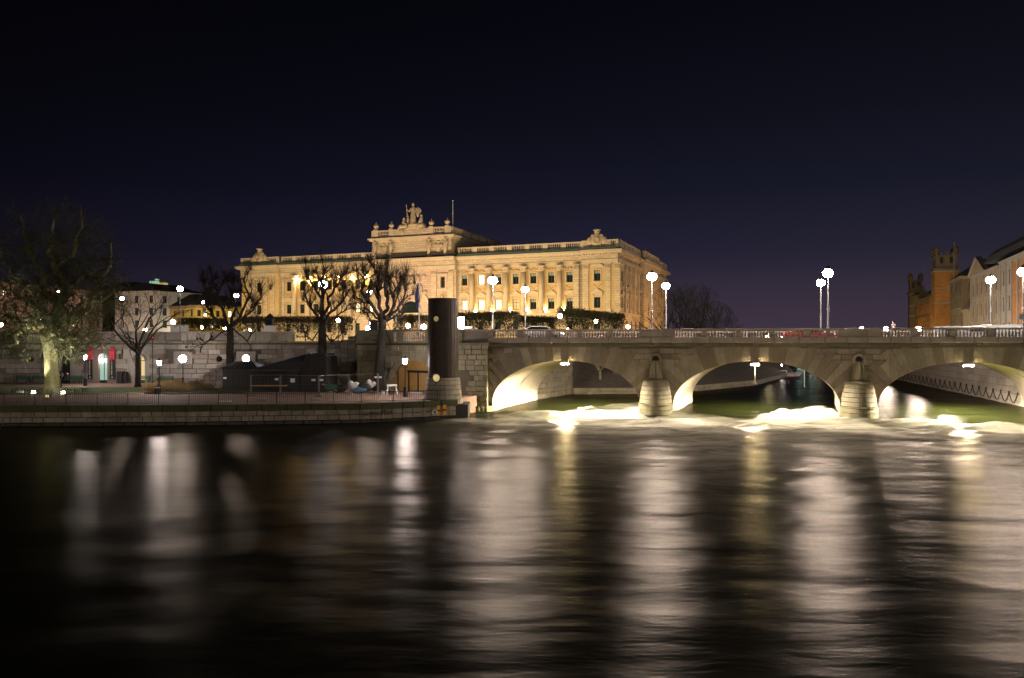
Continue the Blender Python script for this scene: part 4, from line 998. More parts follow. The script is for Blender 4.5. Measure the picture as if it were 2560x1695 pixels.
for t, kind in OCU:
    r = .50; m = MB(); n = 16; zc = 4.72
    sq = [(t+.8*max(-1, min(1, 1.5*math.cos(2*math.pi*k/n))), zc+.75*max(-1, min(1, 1.5*math.sin(2*math.pi*k/n)))) for k in range(n)]
    ci = [(t+r*math.cos(2*math.pi*k/n), zc+r*math.sin(2*math.pi*k/n)) for k in range(n)]
    a, b, c, d = t-1.2, t+1.2, 3.9, 5.6
    m.box(a, t-.8, .03, .45, c, d); m.box(t+.8, b, .03, .45, c, d); m.box(t-.8, t+.8, .03, .45, c, zc-.75); m.box(t-.8, t+.8, .03, .45, zc+.75, d)
    for k in range(n):
        k2 = (k+1) % n; m.add([(sq[k][0], .03, sq[k][1]), (sq[k2][0], .03, sq[k2][1]), (ci[k2][0], .03, ci[k2][1]), (ci[k][0], .03, ci[k][1])], [(0,1,2,3)])
        m.add([(ci[k][0], .03, ci[k][1]), (ci[k2][0], .03, ci[k2][1]), (ci[k2][0], .4, ci[k2][1]), (ci[k][0], .4, ci[k][1])], [(0,1,2,3)])
    m.build('masonry_infill', 'terrace', tw)
    w_ = MB().prism(ci, 'y', .30, .36).build('round_window', 'lit_oculus' if kind == 'lit' else 'black', tw, label='round window glowing white' if kind == 'lit' else 'dark round opening')
    MB().torus((t, 0, zc), r+.06, .07, 18, 6).build('window_ring', 'terrace', w_, smooth=True)
    MB().box(t-r, t+r, .25, .3, zc-.03, zc+.03).box(t-.03, t+.03, .25, .3, zc-r, zc+r).build('glazing_bar', 'iron', w_)
MB().box(0, TL, -.12, .5, 6.5, 6.68).build('cornice_bed', 'cornice_dark', tw)
s = 0
while s < TL: e = min(s+2.2, TL); block('cornice_stone', 'balustrade', tw, s, -.28, 6.68, e-s, .8, .24, .006); s = e
s = 0; k = 0
while s < TL-9:
    L = [2.0, .9][k % 2]; e = min(s+L, TL-9); block('parapet_panel', 'terrace', tw, s, -.02 if k % 2 else .05, 6.92, e-s, .4, 1.05, .012); s = e; k += 1
s = 0
while s < TL-9: e = min(s+2.4, TL-9); block('coping_stone', 'parapet', tw, s, -.1, 7.97, e-s, .6, .16, .005); s = e

# banners, bins, benches before the wall
def tpt(x, off, z=1.6):
    s = txp(x); return (P0.x+math.cos(TA)*s+math.sin(TA)*off, P0.y+math.sin(TA)*s-math.cos(TA)*off, z)
for x, lab in ((229, 'red and black vertical museum banner left of the green door'), (284, 'red and black vertical museum banner right of the green door')):
    t = thing('banner', lab, 'banner', tpt(x, .35), TA, 'banners on the terrace wall')
    MB().box(-.3, .3, 0, .03, .5, 3.0).build('banner_cloth', 'black', t, label='black lower part with white lettering')
    m = MB(); m.box(-.3, .3, 0, .03, 3.0, 4.45); m.build('banner_head', 'pink', t, label='red printed upper part')
    blobs = MB(); blobs.add([(-.24, -.006, 4.3), (.2, -.006, 4.4), (.26, -.006, 4.1), (.0, -.006, 3.95), (-.2, -.006, 4.05)], [(0,1,2,3,4)]); blobs.add([(-.2, -.006, 3.2), (.05, -.006, 3.7), (.2, -.006, 3.2), (.02, -.006, 3.05)], [(0,1,2,3)])
    blobs.build('banner_print', 'red', t)
    MB().cyl((-.35, .02, 4.47), (.35, .02, 4.47), .03).build('rod', 'iron', t)
    tx = bpy.data.curves.new('lettering', 'FONT'); tx.body = 'MEDELTIDSMUSEET'; tx.size = .22; tx.align_x = 'LEFT'; tx.extrude = .002; tx.materials.append(M['white'])
    o = link('lettering', tx, t, (.02, -.01, 1.0), (R(90), R(-90), 0))
    MB().prism([(-.07, .68), (.0, .6), (.07, .68), (.05, .82), (-.05, .82)], 'y', -.012, 0).build('emblem', 'white', t)
o = thing('cabinet', 'black utility cabinet against the terrace wall, left of two', 'cabinet', tpt(308, .6), TA)
MB().box(-.33, .33, -.3, .3, .0, 1.45).build('body', 'black', o); MB().box(-.35, .35, -.32, .32, 1.45, 1.5).build('lid', 'iron', o)
o = thing('cabinet', 'black rounded cabinet beside the larger one, right of two', 'cabinet', tpt(320, .6), TA)
MB().lathe([(.27, 0), (.27, 1.3), (.18, 1.45)], n=12).build('body', 'black', o); MB().box(-.2, .2, -.29, -.27, .3, 1.2).build('door', 'iron', o)
def bench():
    t = thing('park_bench', '', 'bench')
    for i in range(4): MB().box(-.9, .9, -.42+.12*i, -.33+.12*i, .42, .46).build('slat', 'bench_green', t)
    for i in range(4): MB().box(-.9, .9, .06+.03*i, .10+.03*i, .55+.11*i, .63+.11*i).build('slat', 'bench_green', t)
    for x in (-.8, .8):
        m = MB().box(x-.03, x+.03, -.42, -.36, 0, .42).box(x-.03, x+.03, .06, .12, 0, .42).box(x-.03, x+.03, -.42, .12, .36, .42)
        m.add([(x-.03, .04, .4), (x+.03, .04, .4), (x+.03, .10, .4), (x-.03, .10, .4), (x-.03, .18, 1.0), (x+.03, .18, 1.0), (x+.03, .24, 1.0), (x-.03, .24, 1.0)], [(0,1,5,4), (1,2,6,5), (2,3,7,6), (3,0,4,7), (4,5,6,7)])
        m.box(x-.03, x+.03, -.40, .12, .64, .68); m.build('end_frame', 'iron', t)
    return t
bn = bench(); freeze(bn)
BL = ['green park bench at the far left below the dark round opening', 'green park bench half hidden behind the big trunk', 'green park bench with a person seated at its left end', 'green park bench just right of the second trunk', 'green park bench by the pale lit part of the wall']
for i, x in enumerate((72, 112, 202, 371, 427)):
    o = bn if i == 0 else dup(bn, (0, 0, 0)); o.location = tpt(x, 1.2); o.rotation_euler = (0, 0, TA); o['label'] = BL[i]; o['group'] = 'green benches along the terrace wall'

# ------------------------------------------------------------------ stepped stair walls
def px_at(x, Y): return PX(x, Y)
SY = 92.6
st = thing('stone_staircase', 'pale stone stair with stepped parapets rising to the terrace behind the kiosk', 'stairs', (PX(495, SY), SY, 1.6))
prof = [(495, 938), (510, 930), (525, 921), (540, 913), (556, 905), (640, 905), (665, 895), (680, 887), (694, 879), (708, 867), (790, 862), (838, 857), (851, 849), (869, 840), (887, 830), (893, 830)]
for i in range(len(prof)-1):
    x0, x1 = PX(prof[i][0], SY)-PX(495, SY), PX(prof[i+1][0], SY)-PX(495, SY); zt = PZ(prof[i][1], SY)-1.6
    k = max(1, round((x1-x0)/1.3))
    for j in range(k):
        z = 0
        while z < zt-.05:
            h = min(.55, zt-z); h = zt-z if zt-z-h < .2 else h
            block('stone', 'terrace', st, x0+(x1-x0)*j/k, -.02*random.random(), z, (x1-x0)/k, .55, h, .01); z += h
for i in range(10):
    MB().box(.3+i*.42, 3.6+i*.3, .56, 2.4, i*.16, i*.16+.16).build('step', 'terrace', st)
MB().sphere((PX(546, SY)-PX(495, SY), .25, PZ(905, SY)-1.6+.35), .36, 12, 8).build('ball_ornament', 'black', st)

# ------------------------------------------------------------------ nearer wall with the timber gate
P2, L2, A2 = frame2((-17.0, 84.4), (-3.6, 74.1))
gw = thing('gate_wall', 'stone wall with a balustrade on top and a boarded arch behind the round tower', 'wall', P2, A2)
def gxp(x):
    r = (x-1280)/F; u = Vector((math.cos(A2), math.sin(A2))); return (P2.y*r-P2.x)/(u.x-u.y*r)
GC, GA, GB = gxp(1034), 3.45, 3.25
def skipg(s, e, z, z1):
    for ss in (s, e, (s+e)/2):
        if abs(ss-GC) < GA+.05 and (1.6+GB*math.sqrt(1-((ss-GC)/(GA+.06))**2)) > z+.05: return True
    return s > gxp(1140)-.1 and e < gxp(1176) and z < 3.9
MB().prism([(0, 1.0), (0, 6.6), (L2, 6.6), (L2, 1.0)], 'y', .55, 1.2).build('wall_core', 'terrace_core', gw)
m = MB(); n = 24
for k in range(n):
    t0, t1 = math.pi*k/n, math.pi*(k+1)/n
    x0, z0, x1, z1 = GC+GA*math.cos(t0), 1.6+GB*math.sin(t0), GC+GA*math.cos(t1), 1.6+GB*math.sin(t1)
    m.add([(x0, .04, z0), (x1, .04, z1), (x1, .55, z1), (x0, .55, z0)], [(0,1,2,3)])
    x2, z2, x3, z3 = GC+(GA+.75)*math.cos(t0), 1.6+(GB+.75)*math.sin(t0), GC+(GA+.75)*math.cos(t1), 1.6+(GB+.75)*math.sin(t1)
    m.add([(x0, .04, z0), (x2, .04, z2), (x3, .04, z3), (x1, .04, z1)], [(0,1,2,3)])
m.build('arch_reveal', 'terrace', gw)
for k in range(15):
    t0, t1 = math.pi*(k+.03)/15, math.pi*(k+.97)/15
    MB().prism([(GC+GA*math.cos(t0), 1.6+GB*math.sin(t0)), (GC+(GA+.6)*math.cos(t0), 1.6+(GB+.6)*math.sin(t0)), (GC+(GA+.6)*math.cos(t1), 1.6+(GB+.6)*math.sin(t1)), (GC+GA*math.cos(t1), 1.6+GB*math.sin(t1))], 'y', -.05, .3).build('arch_stone', 'abut', gw)
courses(gw, 'abut', 0, L2, 1.6, 8, 4.8/8, 1.25, skipg)
MB().box(-.1, L2, -.30, .6, 6.4, 6.62).build('ledge', 'coping', gw); MB().box(-.1, L2, -.22, .5, 6.62, 6.8).build('base_rail', 'balustrade', gw)
MB().box(-.1, L2, -.2, .45, 7.85, 8.03).build('coping', 'balustrade', gw)
x = 0; sol = [(0, gxp(985)), (gxp(995), gxp(1010)), (gxp(1064), gxp(1092)), (gxp(1140), L2)]
for a, b in sol: MB().box(a, b, -.1, .35, 6.8, 7.85).build('parapet_block', 'balustrade', gw)
for a, b in ((gxp(985), gxp(995)), (gxp(1010), gxp(1064)), (gxp(1092), gxp(1140))):
    n = max(1, int((b-a)/.3))
    for k in range(n): link('baluster', bal, gw, (a+(b-a)*(k+.5)/n, .12, 6.8), None, (1.25, 1.25, 1.8))
gt = thing('timber_gate', 'orange boarded arch gate with dark lintel and mullions in the stone wall', 'gate', P2, A2)
edge = [(GC+(GA-.02)*math.cos(R(q)), 1.6+(GB-.02)*math.sin(R(q))) for q in range(0, 181, 6)]
xb = GC-GA
while xb < GC+GA-.05:
    xe = min(xb+.62, GC+GA); hz = lambda x: 1.6+GB*math.sqrt(max(0, 1-((x-GC)/GA)**2))
    pts = [(xb+.012, 1.62), (xe-.012, 1.62)] + [(xe-.012-(xe-xb-.024)*k/4, max(1.63, hz(xe-.012-(xe-xb-.024)*k/4))) for k in range(5)]
    MB().prism(pts, 'y', .40+random.random()*.012, .5).build('board', 'wood_orange', gt); xb = xe
m = MB(); m.box(gxp(1013), GC+GA-.3, .30, .42, 3.55, 3.8); m.build('lintel', 'iron', gt)
for x in (989, 1039, 1016): MB().box(gxp(x)-.05, gxp(x)+.05, .30, .42, 1.62, 3.55 if x != 989 else 4.0).build('mullion', 'iron', gt)
# niche with a pale panel right of the tower
MB().box(gxp(1143), gxp(1164), .30, .5, 1.7, 3.6).build('pale_panel', 'white', gw)
m = MB(); m.box(gxp(1139), gxp(1176), .2, .5, 3.6, 4.0); m.build('niche_head', 'terrace_core', gw)
# side return
P3, L3, A3 = frame2((-18.6, 97), (-17.0, 84.4))
rw_ = thing('return_wall', 'plain stone wall joining the terrace to the gate wall', 'wall', P3, A3)
MB().box(0, L3, .3, .9, 1, 8.0).build('wall_core', 'terrace_core', rw_); courses(rw_, 'abut', 0, L3, 1.6, 8, .62, 1.5); MB().box(0, L3, -.1, .9, 6.6, 6.85).build('ledge', 'coping', rw_); MB().box(0, L3, 0, .8, 6.85, 8.0).build('parapet_block', 'balustrade', rw_)

# ------------------------------------------------------------------ low quay
qw = thing('quay_wall', 'long low stone quay wall with a dark mossy coping along the water', 'wall')
def along(poly, step):
    out_ = []
    for (x0, y0), (x1, y1) in zip(poly[:-1], poly[1:]):
        L = math.hypot(x1-x0, y1-y0); n = max(1, round(L/step))
        for k in range(n): out_.append(((x0+(x1-x0)*k/n, y0+(y1-y0)*k/n), math.atan2(y1-y0, x1-x0), L/n))
    return out_
QV = [(-46, 60.35)] + QL[2:]
for r, (z, h, mt, st_) in enumerate(((-.35, .62, 'wet', 1.6), (.27, .42, 'quay', .86), (.69, .42, 'quay', .92))):
    for (p, a, L) in along(QV, st_):
        j = random.random()*.03; q = (p[0]+math.sin(a)*j, p[1]-math.cos(a)*j)
        BLK.setdefault(mt, None)
        if BLK[mt] is None:
            mm = MB(); mm.add(*unit_block()); BLK[mt] = mm.mesh('stone_block', mt)
        link('stone', BLK[mt], qw, (q[0], q[1], z+.01), (0, 0, a), (L-.02, .6, h-.02))
for (p, a, L) in along(QV, 1.9):
    if BLK.get('coping') is None: mm = MB(); mm.add(*unit_block()); BLK['coping'] = mm.mesh('stone_block', 'coping')
    link('coping_stone', BLK['coping'], qw, (p[0]+math.sin(a)*.16, p[1]-math.cos(a)*.16, 1.12), (0, 0, a), (L-.015, .9, .50))
for (p, a, L) in along(QV, 5.2): MB().cyl((p[0]+.3, p[1]-.05, .1), (p[0]+.3, p[1]-.05, .62), .035, n=6).build('drain_pipe', 'galv', qw)
MB().box(-5.3, -3.85, 67.1, 70.5, -1.2, 1.22).build('corner_block', 'wet', qw)
tx = bpy.data.curves.new('graffiti', 'FONT'); tx.body = 'unicRo'; tx.size = .85; tx.shear = .3; tx.extrude = .003; tx.materials.append(M['black'])
gp = along(QV, 1.0); ga = [g for g in gp if g[0][0] > PX(908, 63)][0]
link('graffiti', tx, qw, (PX(908, 63.1), 63.1-.06+.02, .62), (R(90), 0, ga[1]), (1.0, .75, 1))
def railing(name, lab, poly, z, h, gap=.16, post=2.3):
    t = thing(name, lab, 'railing')
    for (p, a, L) in along(poly, post):
        MB().box(-.03, .03, -.03, .03, 0, h+.05).build('post', 'iron', t, (p[0], p[1], z), a)
        MB().box(0, L, -.02, .02, h-.04, h).build('top_rail', 'iron', t, (p[0], p[1], z), a); MB().box(0, L, -.015, .015, .08, .11).build('bottom_rail', 'iron', t, (p[0], p[1], z), a)
    m = MB()
    for (p, a, L) in along(poly, gap): m.box(p[0]-.011, p[0]+.011, p[1]-.011, p[1]+.011, z+.1, z+h-.03)
    m.build('bars', 'iron', t, kind='stuff'); return t
qin = [(x+(.0), y+.55) for x, y in QV]
railing('quay_railing', 'thin black iron railing along the top of the low quay', qin, 1.62, .88)

# ------------------------------------------------------------------ round tower at the quay's end
tt = thing('round_tower', 'dark ribbed metal cylinder on a pale conical stone base at the quay corner', 'tower', (-6.15, 68.6, 1.22))
m = MB(); 
for r0, r1, z0, z1 in ((1.76,1.66,0,.75),(1.66,1.58,.75,1.5),(1.58,1.50,1.5,2.3)):
    MB().lathe([(r0, z0+.01), (r1, z1-.01)], n=28).build('base_course', 'concrete', tt, smooth=False)
for i, (z0, z1, r) in enumerate(((2.3, 3.75, 1.36), (3.75, 5.3, 1.36), (5.3, 6.75, 1.345), (6.75, 8.1, 1.33), (8.1, 9.25, 1.325))):
    o = MB().lathe([(r, z0), (r, z1-.04), (r+.03, z1-.04), (r+.03, z1)], n=40).build('steel_ring', 'rust_brown', tt)
    rb_ = MB()
    for k in range(20):
        a = 2*math.pi*k/20; rb_.cyl((r*math.cos(a), r*math.sin(a), z0), (r*math.cos(a), r*math.sin(a), z1-.05), .022, n=4, cap=False)
    rb_.build('ribs', 'rust_brown', o, kind='stuff')
MB().lathe([(1.38, 9.25), (1.38, 9.33)], n=40).build('rim', 'rust_brown', tt); MB().cyl((0, 0, 9.3), (0, 0, 9.55), .05).build('vent', 'iron', tt)
for (x, z, r, mt) in ((PX(1091, 67.3)+6.15, PZ(797, 67.3)-1.22, .25, 'lit_dim'), (PX(1091, 67.0)+6.15, PZ(945, 67.0)-1.22, .34, 'lit_dim')):
    yy = -math.sqrt(1.37**2-x*x); a = math.atan2(x, -yy)
    ph = MB().cyl((0, -.04, 0), (0, .0, 0), r, n=20).build('porthole', mt, tt, (x, yy-.06 if z > 4 else yy-.16, z), a)
    MB().torus((0, -.04, 0), r+.03, .05, 20, 6).build('porthole_rim', 'iron', ph)
# marks on the quay corner
for i, (x, y, lab) in enumerate(((1099, 1023, 'yellow and red striped navigation board on the quay corner, left of two'), (1114, 1021, 'yellow and red striped navigation board on the quay corner, right of two'))):
    Y = 66.3+.5*i; t = thing('navigation_board', lab, 'sign', (PX(x, Y), Y-.75, PZ(y+14, Y)), R(20))
    MB().box(-.13, .13, 0, .05, 0, .32).build('yellow_panel', 'yellow', t); MB().box(-.13, .13, 0, .05, .32, .52).build('red_panel', 'red', t); MB().box(-.13, .13, 0, .05, .52, .85).build('yellow_panel', 'yellow', t)
    MB().box(-.03, .03, .05, .6, .3, .36).build('bracket', 'iron', t)
Y = 65.6; t = thing('lifebuoy', 'small white lifebuoy on the quay wall beside the striped boards', 'lifebuoy', (PX(1089, Y), Y-.75, PZ(1029, Y)))
MB().torus((0, 0, 0), .2, .06, 14, 6).build('ring', 'white', t); MB().box(-.05, .05, 0, .6, .15, .2).build('bracket', 'iron', t)

# ------------------------------------------------------------------ trees
def sticks(segs, name, mt, parent, sides=4, **props):
    vs = []; fs = []; o = 0
    for p0, p1, r0, r1 in segs:
        d = (p1-p0)
        if d.length < 1e-5: continue
        a = d.orthogonal().normalized(); b = d.normalized().cross(a)
        for p, r in ((p0, r0), (p1, r1)):
            for i in range(sides):
                t = 2*math.pi*i/sides; vs.append(p + a*(r*math.cos(t)) + b*(r*math.sin(t)))
        fs += [(o+i, o+(i+1) % sides, o+sides+(i+1) % sides, o+sides+i) for i in range(sides)]
        o += 2*sides
    me = bpy.data.meshes.new(name); me.from_pydata(vs, [], fs); me.materials.append(M[mt])
    if sides > 4: me.polygons.foreach_set('use_smooth', [True]*len(me.polygons))
    return link(name, me, parent, **props)
def rv(s=1.0): return Vector((random.gauss(0, s), random.gauss(0, s), random.gauss(0, s)))
def grow(p, d, L, r, depth, segs, twigs, bend=.35, up=.15, keep=lambda p: True, nchild=(2, 3), shrink=.72, nseg=3, side=.9):
    for i in range(nseg):
        d2 = (d + rv(bend/2) + Vector((0, 0, up*.25))).normalized()
        q = p + d2*(L/nseg); r2 = r*.88
        if not keep(q): 
            if depth < 3: break
        (segs if r > .035 else twigs).append((p, q, r, r2))
        if i > 0 or nseg == 1:
            if random.random() < .55 and depth > 1:
                sd = (d2 + rv(side)).normalized(); grow(q, sd, L*shrink*.85, r2*.55, depth-1, segs, twigs, bend, up, keep, nchild, shrink, nseg, side)
        p, d, r = q, d2, r2
    if depth <= 0: return
    for _ in range(random.randint(*nchild)):
        sd = (d + rv(side*.55) + Vector((0, 0, up))).normalized()
        grow(p, sd, L*shrink, r*.68, depth-1, segs, twigs, bend, up, keep, nchild, shrink, nseg, side)

def limb(pts, r0, r1, segs, wob=.15):
    P = [Vector(p) for p in pts]; out_ = []
    n = len(P)-1; k = 0; tot = n*4; prev = P[0]; r = r0
    for i in range(n):
        for j in range(1, 5):
            t = j/4; q = P[i].lerp(P[i+1], t)
            if not (i == n-1 and j == 4): q = q + rv(wob*.3)
            rr = r0 + (r1-r0)*((i*4+j)/tot); segs.append((prev, q, r, rr)); out_.append((q, (q-prev).normalized(), rr)); prev = q; r = rr
    return out_
def big_tree():
    t = thing('big_tree', 'huge bare old tree with a pale lit trunk and wide mossy crown at the left', 'tree', (PX(130, 77.4), 77.4, 1.6))
    random.seed(21)
    tr = MB(); prof = [(1.05,-.1),(.80,.35),(.70,1.0),(.64,2.2),(.62,3.6),(.62,4.8),(.74,5.7),(.70,6.4)]
    tr.lathe(prof, n=18); 
    o = tr.build('trunk', 'bark', t, smooth=True)
    for v in o.data.vertices:
        a = math.atan2(v.co.y, v.co.x); k = 1 + .09*math.sin(5*a+v.co.z*.5) + .05*math.sin(11*a) ; v.co.x *= k; v.co.y *= k; v.co.x += .12*math.sin(v.co.z*.6)-.05*v.co.z
    big, segs, tw_ = [], [], []
    hub = Vector((-.2, 0, 6.0))
    m_ = [  # main limbs: (points, r0, r1) in metres about the trunk
        ([hub, (.3, .3, 8.6), (1.3, .5, 10.2), (.1, .6, 12.1), (-.3, .2, 14.2), (.2, 0, 17.5)], .50, .08),
        ([hub, (-.8, .4, 9.0), (-1.6, .5, 12.4), (-2.8, .5, 15.0), (-3.4, .3, 18)], .36, .06),
        ([hub, (1.9, -.6, 7.2), (3.6, -.8, 8.0), (5.2, -.6, 9.4), (6.6, -.4, 10.4)], .34, .08),
        ([hub, (1.2, -1.2, 6.1), (2.2, -1.6, 5.3), (3.6, -1.7, 4.4), (4.6, -1.8, 3.9)], .26, .06),
        ([hub, (-1.2, -.8, 6.8), (-2.2, -1.0, 6.7), (-2.7, -1.1, 5.3), (-3.9, -1.2, 4.7), (-5.6, -1.2, 4.6)], .30, .07),
        ([hub, (-1.6, .9, 8.0), (-3.4, 1.2, 9.4), (-5.2, 1.2, 10.2), (-6.6, 1, 11.4)], .30, .07),
        ([hub, (1.6, 1.4, 8.2), (3.2, 2.0, 10.4), (4.8, 2.0, 13.0), (5.0, 1.8, 15.4)], .30, .06),
        ([hub, (-1.8, 0, 7.4), (-4.2, -.6, 7.6), (-6.0, -.6, 6.6), (-7.2, -.6, 6.2)], .24, .06),
        ([(1.3, .5, 10.2), (3.0, .3, 11.8), (4.3, .0, 11.9), (5.4, 0, 11.0)], .22, .06),
        ([(-.8, .4, 9.0), (-2.2, -.4, 10.6), (-4.0, -.6, 12.6), (-5.0, -.4, 14.6)], .22, .06),
        ([(.1, .6, 12.1), (1.6, .6, 14.0), (2.6, .4, 16.4), (2.8, .2, 18.4)], .2, .05),
        ([(2.2, -1.6, 5.3), (3.3, -1.8, 5.6), (4.8, -1.9, 5.2), (6.2, -1.9, 4.8)], .14, .04)]
    def keep(p):
        x, y, z = p; zz = (z-10.3)/9.6 if z > 10.3 else (z-10.3)/7.6
        return (x/7.9)**2 + (y/6.5)**2 + zz**2 < 1
    nodes = []
    for pts, r0, r1 in m_: nodes += limb(pts, r0*1.2, r1*1.3, big, .5)
    for q, d, r in nodes:
        if (q-hub).length < 1.3: continue
        for _ in range(2):
            sd = (d*.4 + rv(.8) + Vector((0, 0, .1))).normalized()
            grow(q, sd, random.uniform(1.1, 1.9), min(.075, max(r*.45, .04)), 3, segs, tw_, .75, .12, keep, (1, 3), .74, 3, 1.0)
    sticks(big, 'limbs', 'bark', t, 8); sticks(segs, 'branches', 'twig', t, 4, kind='stuff')
    # the finest twigs: short crooked shoots filling the crown
    fine = []
    for p0, p1, r0, r1 in tw_:
        if random.random() < .45:
            q = p0.lerp(p1, random.random()); d = ((p1-p0).normalized() + rv(.7)).normalized()
            e = q + d*random.uniform(.3, .7); fine.append((q, e, .012, .007)); fine.append((e, e + (d+rv(.6)).normalized()*.4, .008, .004))
    sticks(tw_ + fine, 'crown', 'twig', t, 3, kind='stuff')
    print('big tree', len(big), len(segs), len(tw_), len(fine))
big_tree()
def round_tree(lab, loc, H, rad, zc, trunk_h, r, seed, mt='twig_dark', bk='bark_dark', dens=1.0, depth=5, lf=.22):
    random.seed(seed); t = thing('bare_tree', lab, 'tree', loc)
    MB().lathe([(r*1.5, -.1), (r*1.1, .3), (r, 1.2), (r*.85, trunk_h)], n=10).build('trunk', bk, t, smooth=True)
    segs, tw_ = [], []
    hz = H - zc
    def keep(p): return (p.x/rad)**2 + (p.y/rad)**2 + (((p.z-zc)/hz) if p.z > zc else (p.z-zc)/(zc-trunk_h*.8))**2 < 1
    n = max(5, int(7*dens))
    for k in range(n):
        a = 2*math.pi*k/n + random.random()*.6; el_ = random.uniform(.25, 1.3)
        d = Vector((math.cos(a)*math.cos(el_), math.sin(a)*math.cos(el_), math.sin(el_)))
        grow(Vector((0, 0, trunk_h*(.82+.18*random.random()))), d, H*lf, r*.55, depth, segs, tw_, .4, .12, keep, (2, 3), .74, 3, .75)
    sticks(segs, 'branches', bk, t, 4, kind='stuff'); sticks([(a, b, max(c, .010), max(d, .006)) for a, b, c, d in tw_], 'crown', mt, t, 3, kind='stuff')
    print(lab[:20], len(segs), len(tw_)); return t
round_tree('dark bare tree rising before the yellow lit door, second from the left', (PX(345, 88.6), 88.6, 1.6), 14.8, 3.9, 9.0, 4.2, .30, 5, dens=1.0, depth=5, lf=.26)
def pollard(lab, loc, limbs, trunk, seed, r=.34, lean=0):
    """pollarded lime: knuckled limbs, each head carrying a brush of thin upright shoots"""
    random.seed(seed); t = thing('pollard_tree', lab, 'tree', loc)
    segs, tw_ = [], []
    limb([(0, 0, -.1), (lean*.5, 0, trunk*.5), (lean, 0, trunk)], r*1.25, r*.9, segs, .1)
    sticks(segs, 'trunk', 'bark_dark', t, 8); segs = []
    kn = MB()
    for pts, rr in limbs:
        pts = [(lean, 0, trunk-.2)] + pts; n_ = limb(pts, rr, rr*.42, segs, .25)
        heads = [Vector(pts[-1])]
        for q, d, r_ in n_[3:]:
            if random.random() < .95:
                sd = (d*.5 + rv(.55) + Vector((0, 0, .55))).normalized(); L = random.uniform(.7, 1.7); e = q + sd*L
                mid = q + sd*L*.5 + rv(.1)
                segs.append((q, mid, r_*.6, r_*.5)); segs.append((mid, e, r_*.5, r_*.4)); heads.append(e)
        for h in heads:
            kn.sphere(h, .08+random.random()*.05, 6, 4)
            for _ in range(36 if rr > .13 else 9):
                d = (rv(.42) + Vector((0, 0, 1.0))).normalized(); L = random.uniform(.6, 1.9)
                if random.random() < .3: d = (rv(1) + Vector((0, 0, .1))).normalized(); L *= .7
                m1 = h + d*L*.5; tw_.append((h + rv(.12), m1, .014, .010)); tw_.append((m1, m1 + (d+rv(.12)+Vector((0, 0, .15))).normalized()*L*.5, .011, .006))
    # whiskers sprouting low on the trunk
    for _ in range(46):
        z = random.uniform(trunk*.55, trunk); a = random.random()*6.28; h = Vector((lean*z/trunk, 0, z)); d = Vector((math.cos(a), math.sin(a), random.uniform(-.1, .5))).normalized()
        tw_.append((h, h+d*random.uniform(.8, 1.9), .02, .007))
    sticks(segs, 'limbs', 'bark_dark', t, 6); kn.build('knuckles', 'bark_dark', t, kind='stuff'); sticks(tw_, 'crown', 'twig_dark', t, 3, kind='stuff'); return t
G = 'pollarded trees in the park'
def P_(xs, Y, x0):   # photograph offsets (column, row) into local metres about the trunk foot
    return [((x-x0)*Y/F, random.uniform(-.8, .8), PZ(y, Y)-1.6) for x, y in xs]
Y = 86.0
pollard('third tree from the left, pollarded with a dense brush top before the palace corner', (PX(575, Y), Y, 1.6),
  [(P_([(545, 800), (520, 770), (522, 730), (540, 700)], Y, 575), .2), (P_([(560, 780), (545, 740), (555, 705)], Y, 575), .2), (P_([(582, 770), (580, 740), (585, 705)], Y, 575), .2), (P_([(600, 790), (620, 740), (612, 700)], Y, 575), .2), (P_([(600, 800), (640, 765), (648, 735)], Y, 575), .16), (P_([(530, 850), (508, 862), (500, 880)], Y, 575), .1), (P_([(620, 850), (636, 820), (640, 800)], Y, 575), .1)], PZ(815, Y)-1.6, 31, .42)
Y = 84.5
pollard('fourth tree, tall dark pollard rising behind the kiosk under the brightest lamp', (PX(806, Y), Y, 1.6),
  [(P_([(790, 790), (768, 765), (766, 740)], Y, 806), .2), (P_([(800, 745), (780, 712), (762, 690)], Y, 806), .2), (P_([(806, 740), (806, 705), (812, 682)], Y, 806), .24), (P_([(822, 745), (838, 712), (862, 690)], Y, 806), .2), (P_([(830, 780), (852, 752), (864, 722)], Y, 806), .2), (P_([(838, 790), (862, 772), (876, 760)], Y, 806), .12), (P_([(780, 850), (764, 832), (756, 822)], Y, 806), .1), (P_([(832, 856), (852, 838), (866, 830)], Y, 806), .1)], PZ(812, Y)-1.6, 33, .46)
Y = 79.5
pollard('fifth tree, broad pollard with a flat brush top left of the round tower', (PX(948, Y), Y, 1.6),
  [(P_([(930, 760), (905, 730), (912, 700), (905, 675)], Y, 948), .22), (P_([(950, 755), (940, 715), (948, 680)], Y, 948), .24), (P_([(968, 760), (965, 715), (968, 682)], Y, 948), .24), (P_([(985, 770), (990, 730), (1002, 695)], Y, 948), .22), (P_([(990, 775), (1010, 745), (1012, 705)], Y, 948), .16), (P_([(925, 780), (900, 752), (885, 735)], Y, 948), .14), (P_([(990, 790), (1008, 768), (1016, 764)], Y, 948), .12), (P_([(975, 840), (992, 815), (1000, 806)], Y, 948), .1), (P_([(930, 800), (915, 782), (908, 778)], Y, 948), .1)], PZ(800, Y)-1.6, 35, .46, lean=.35)
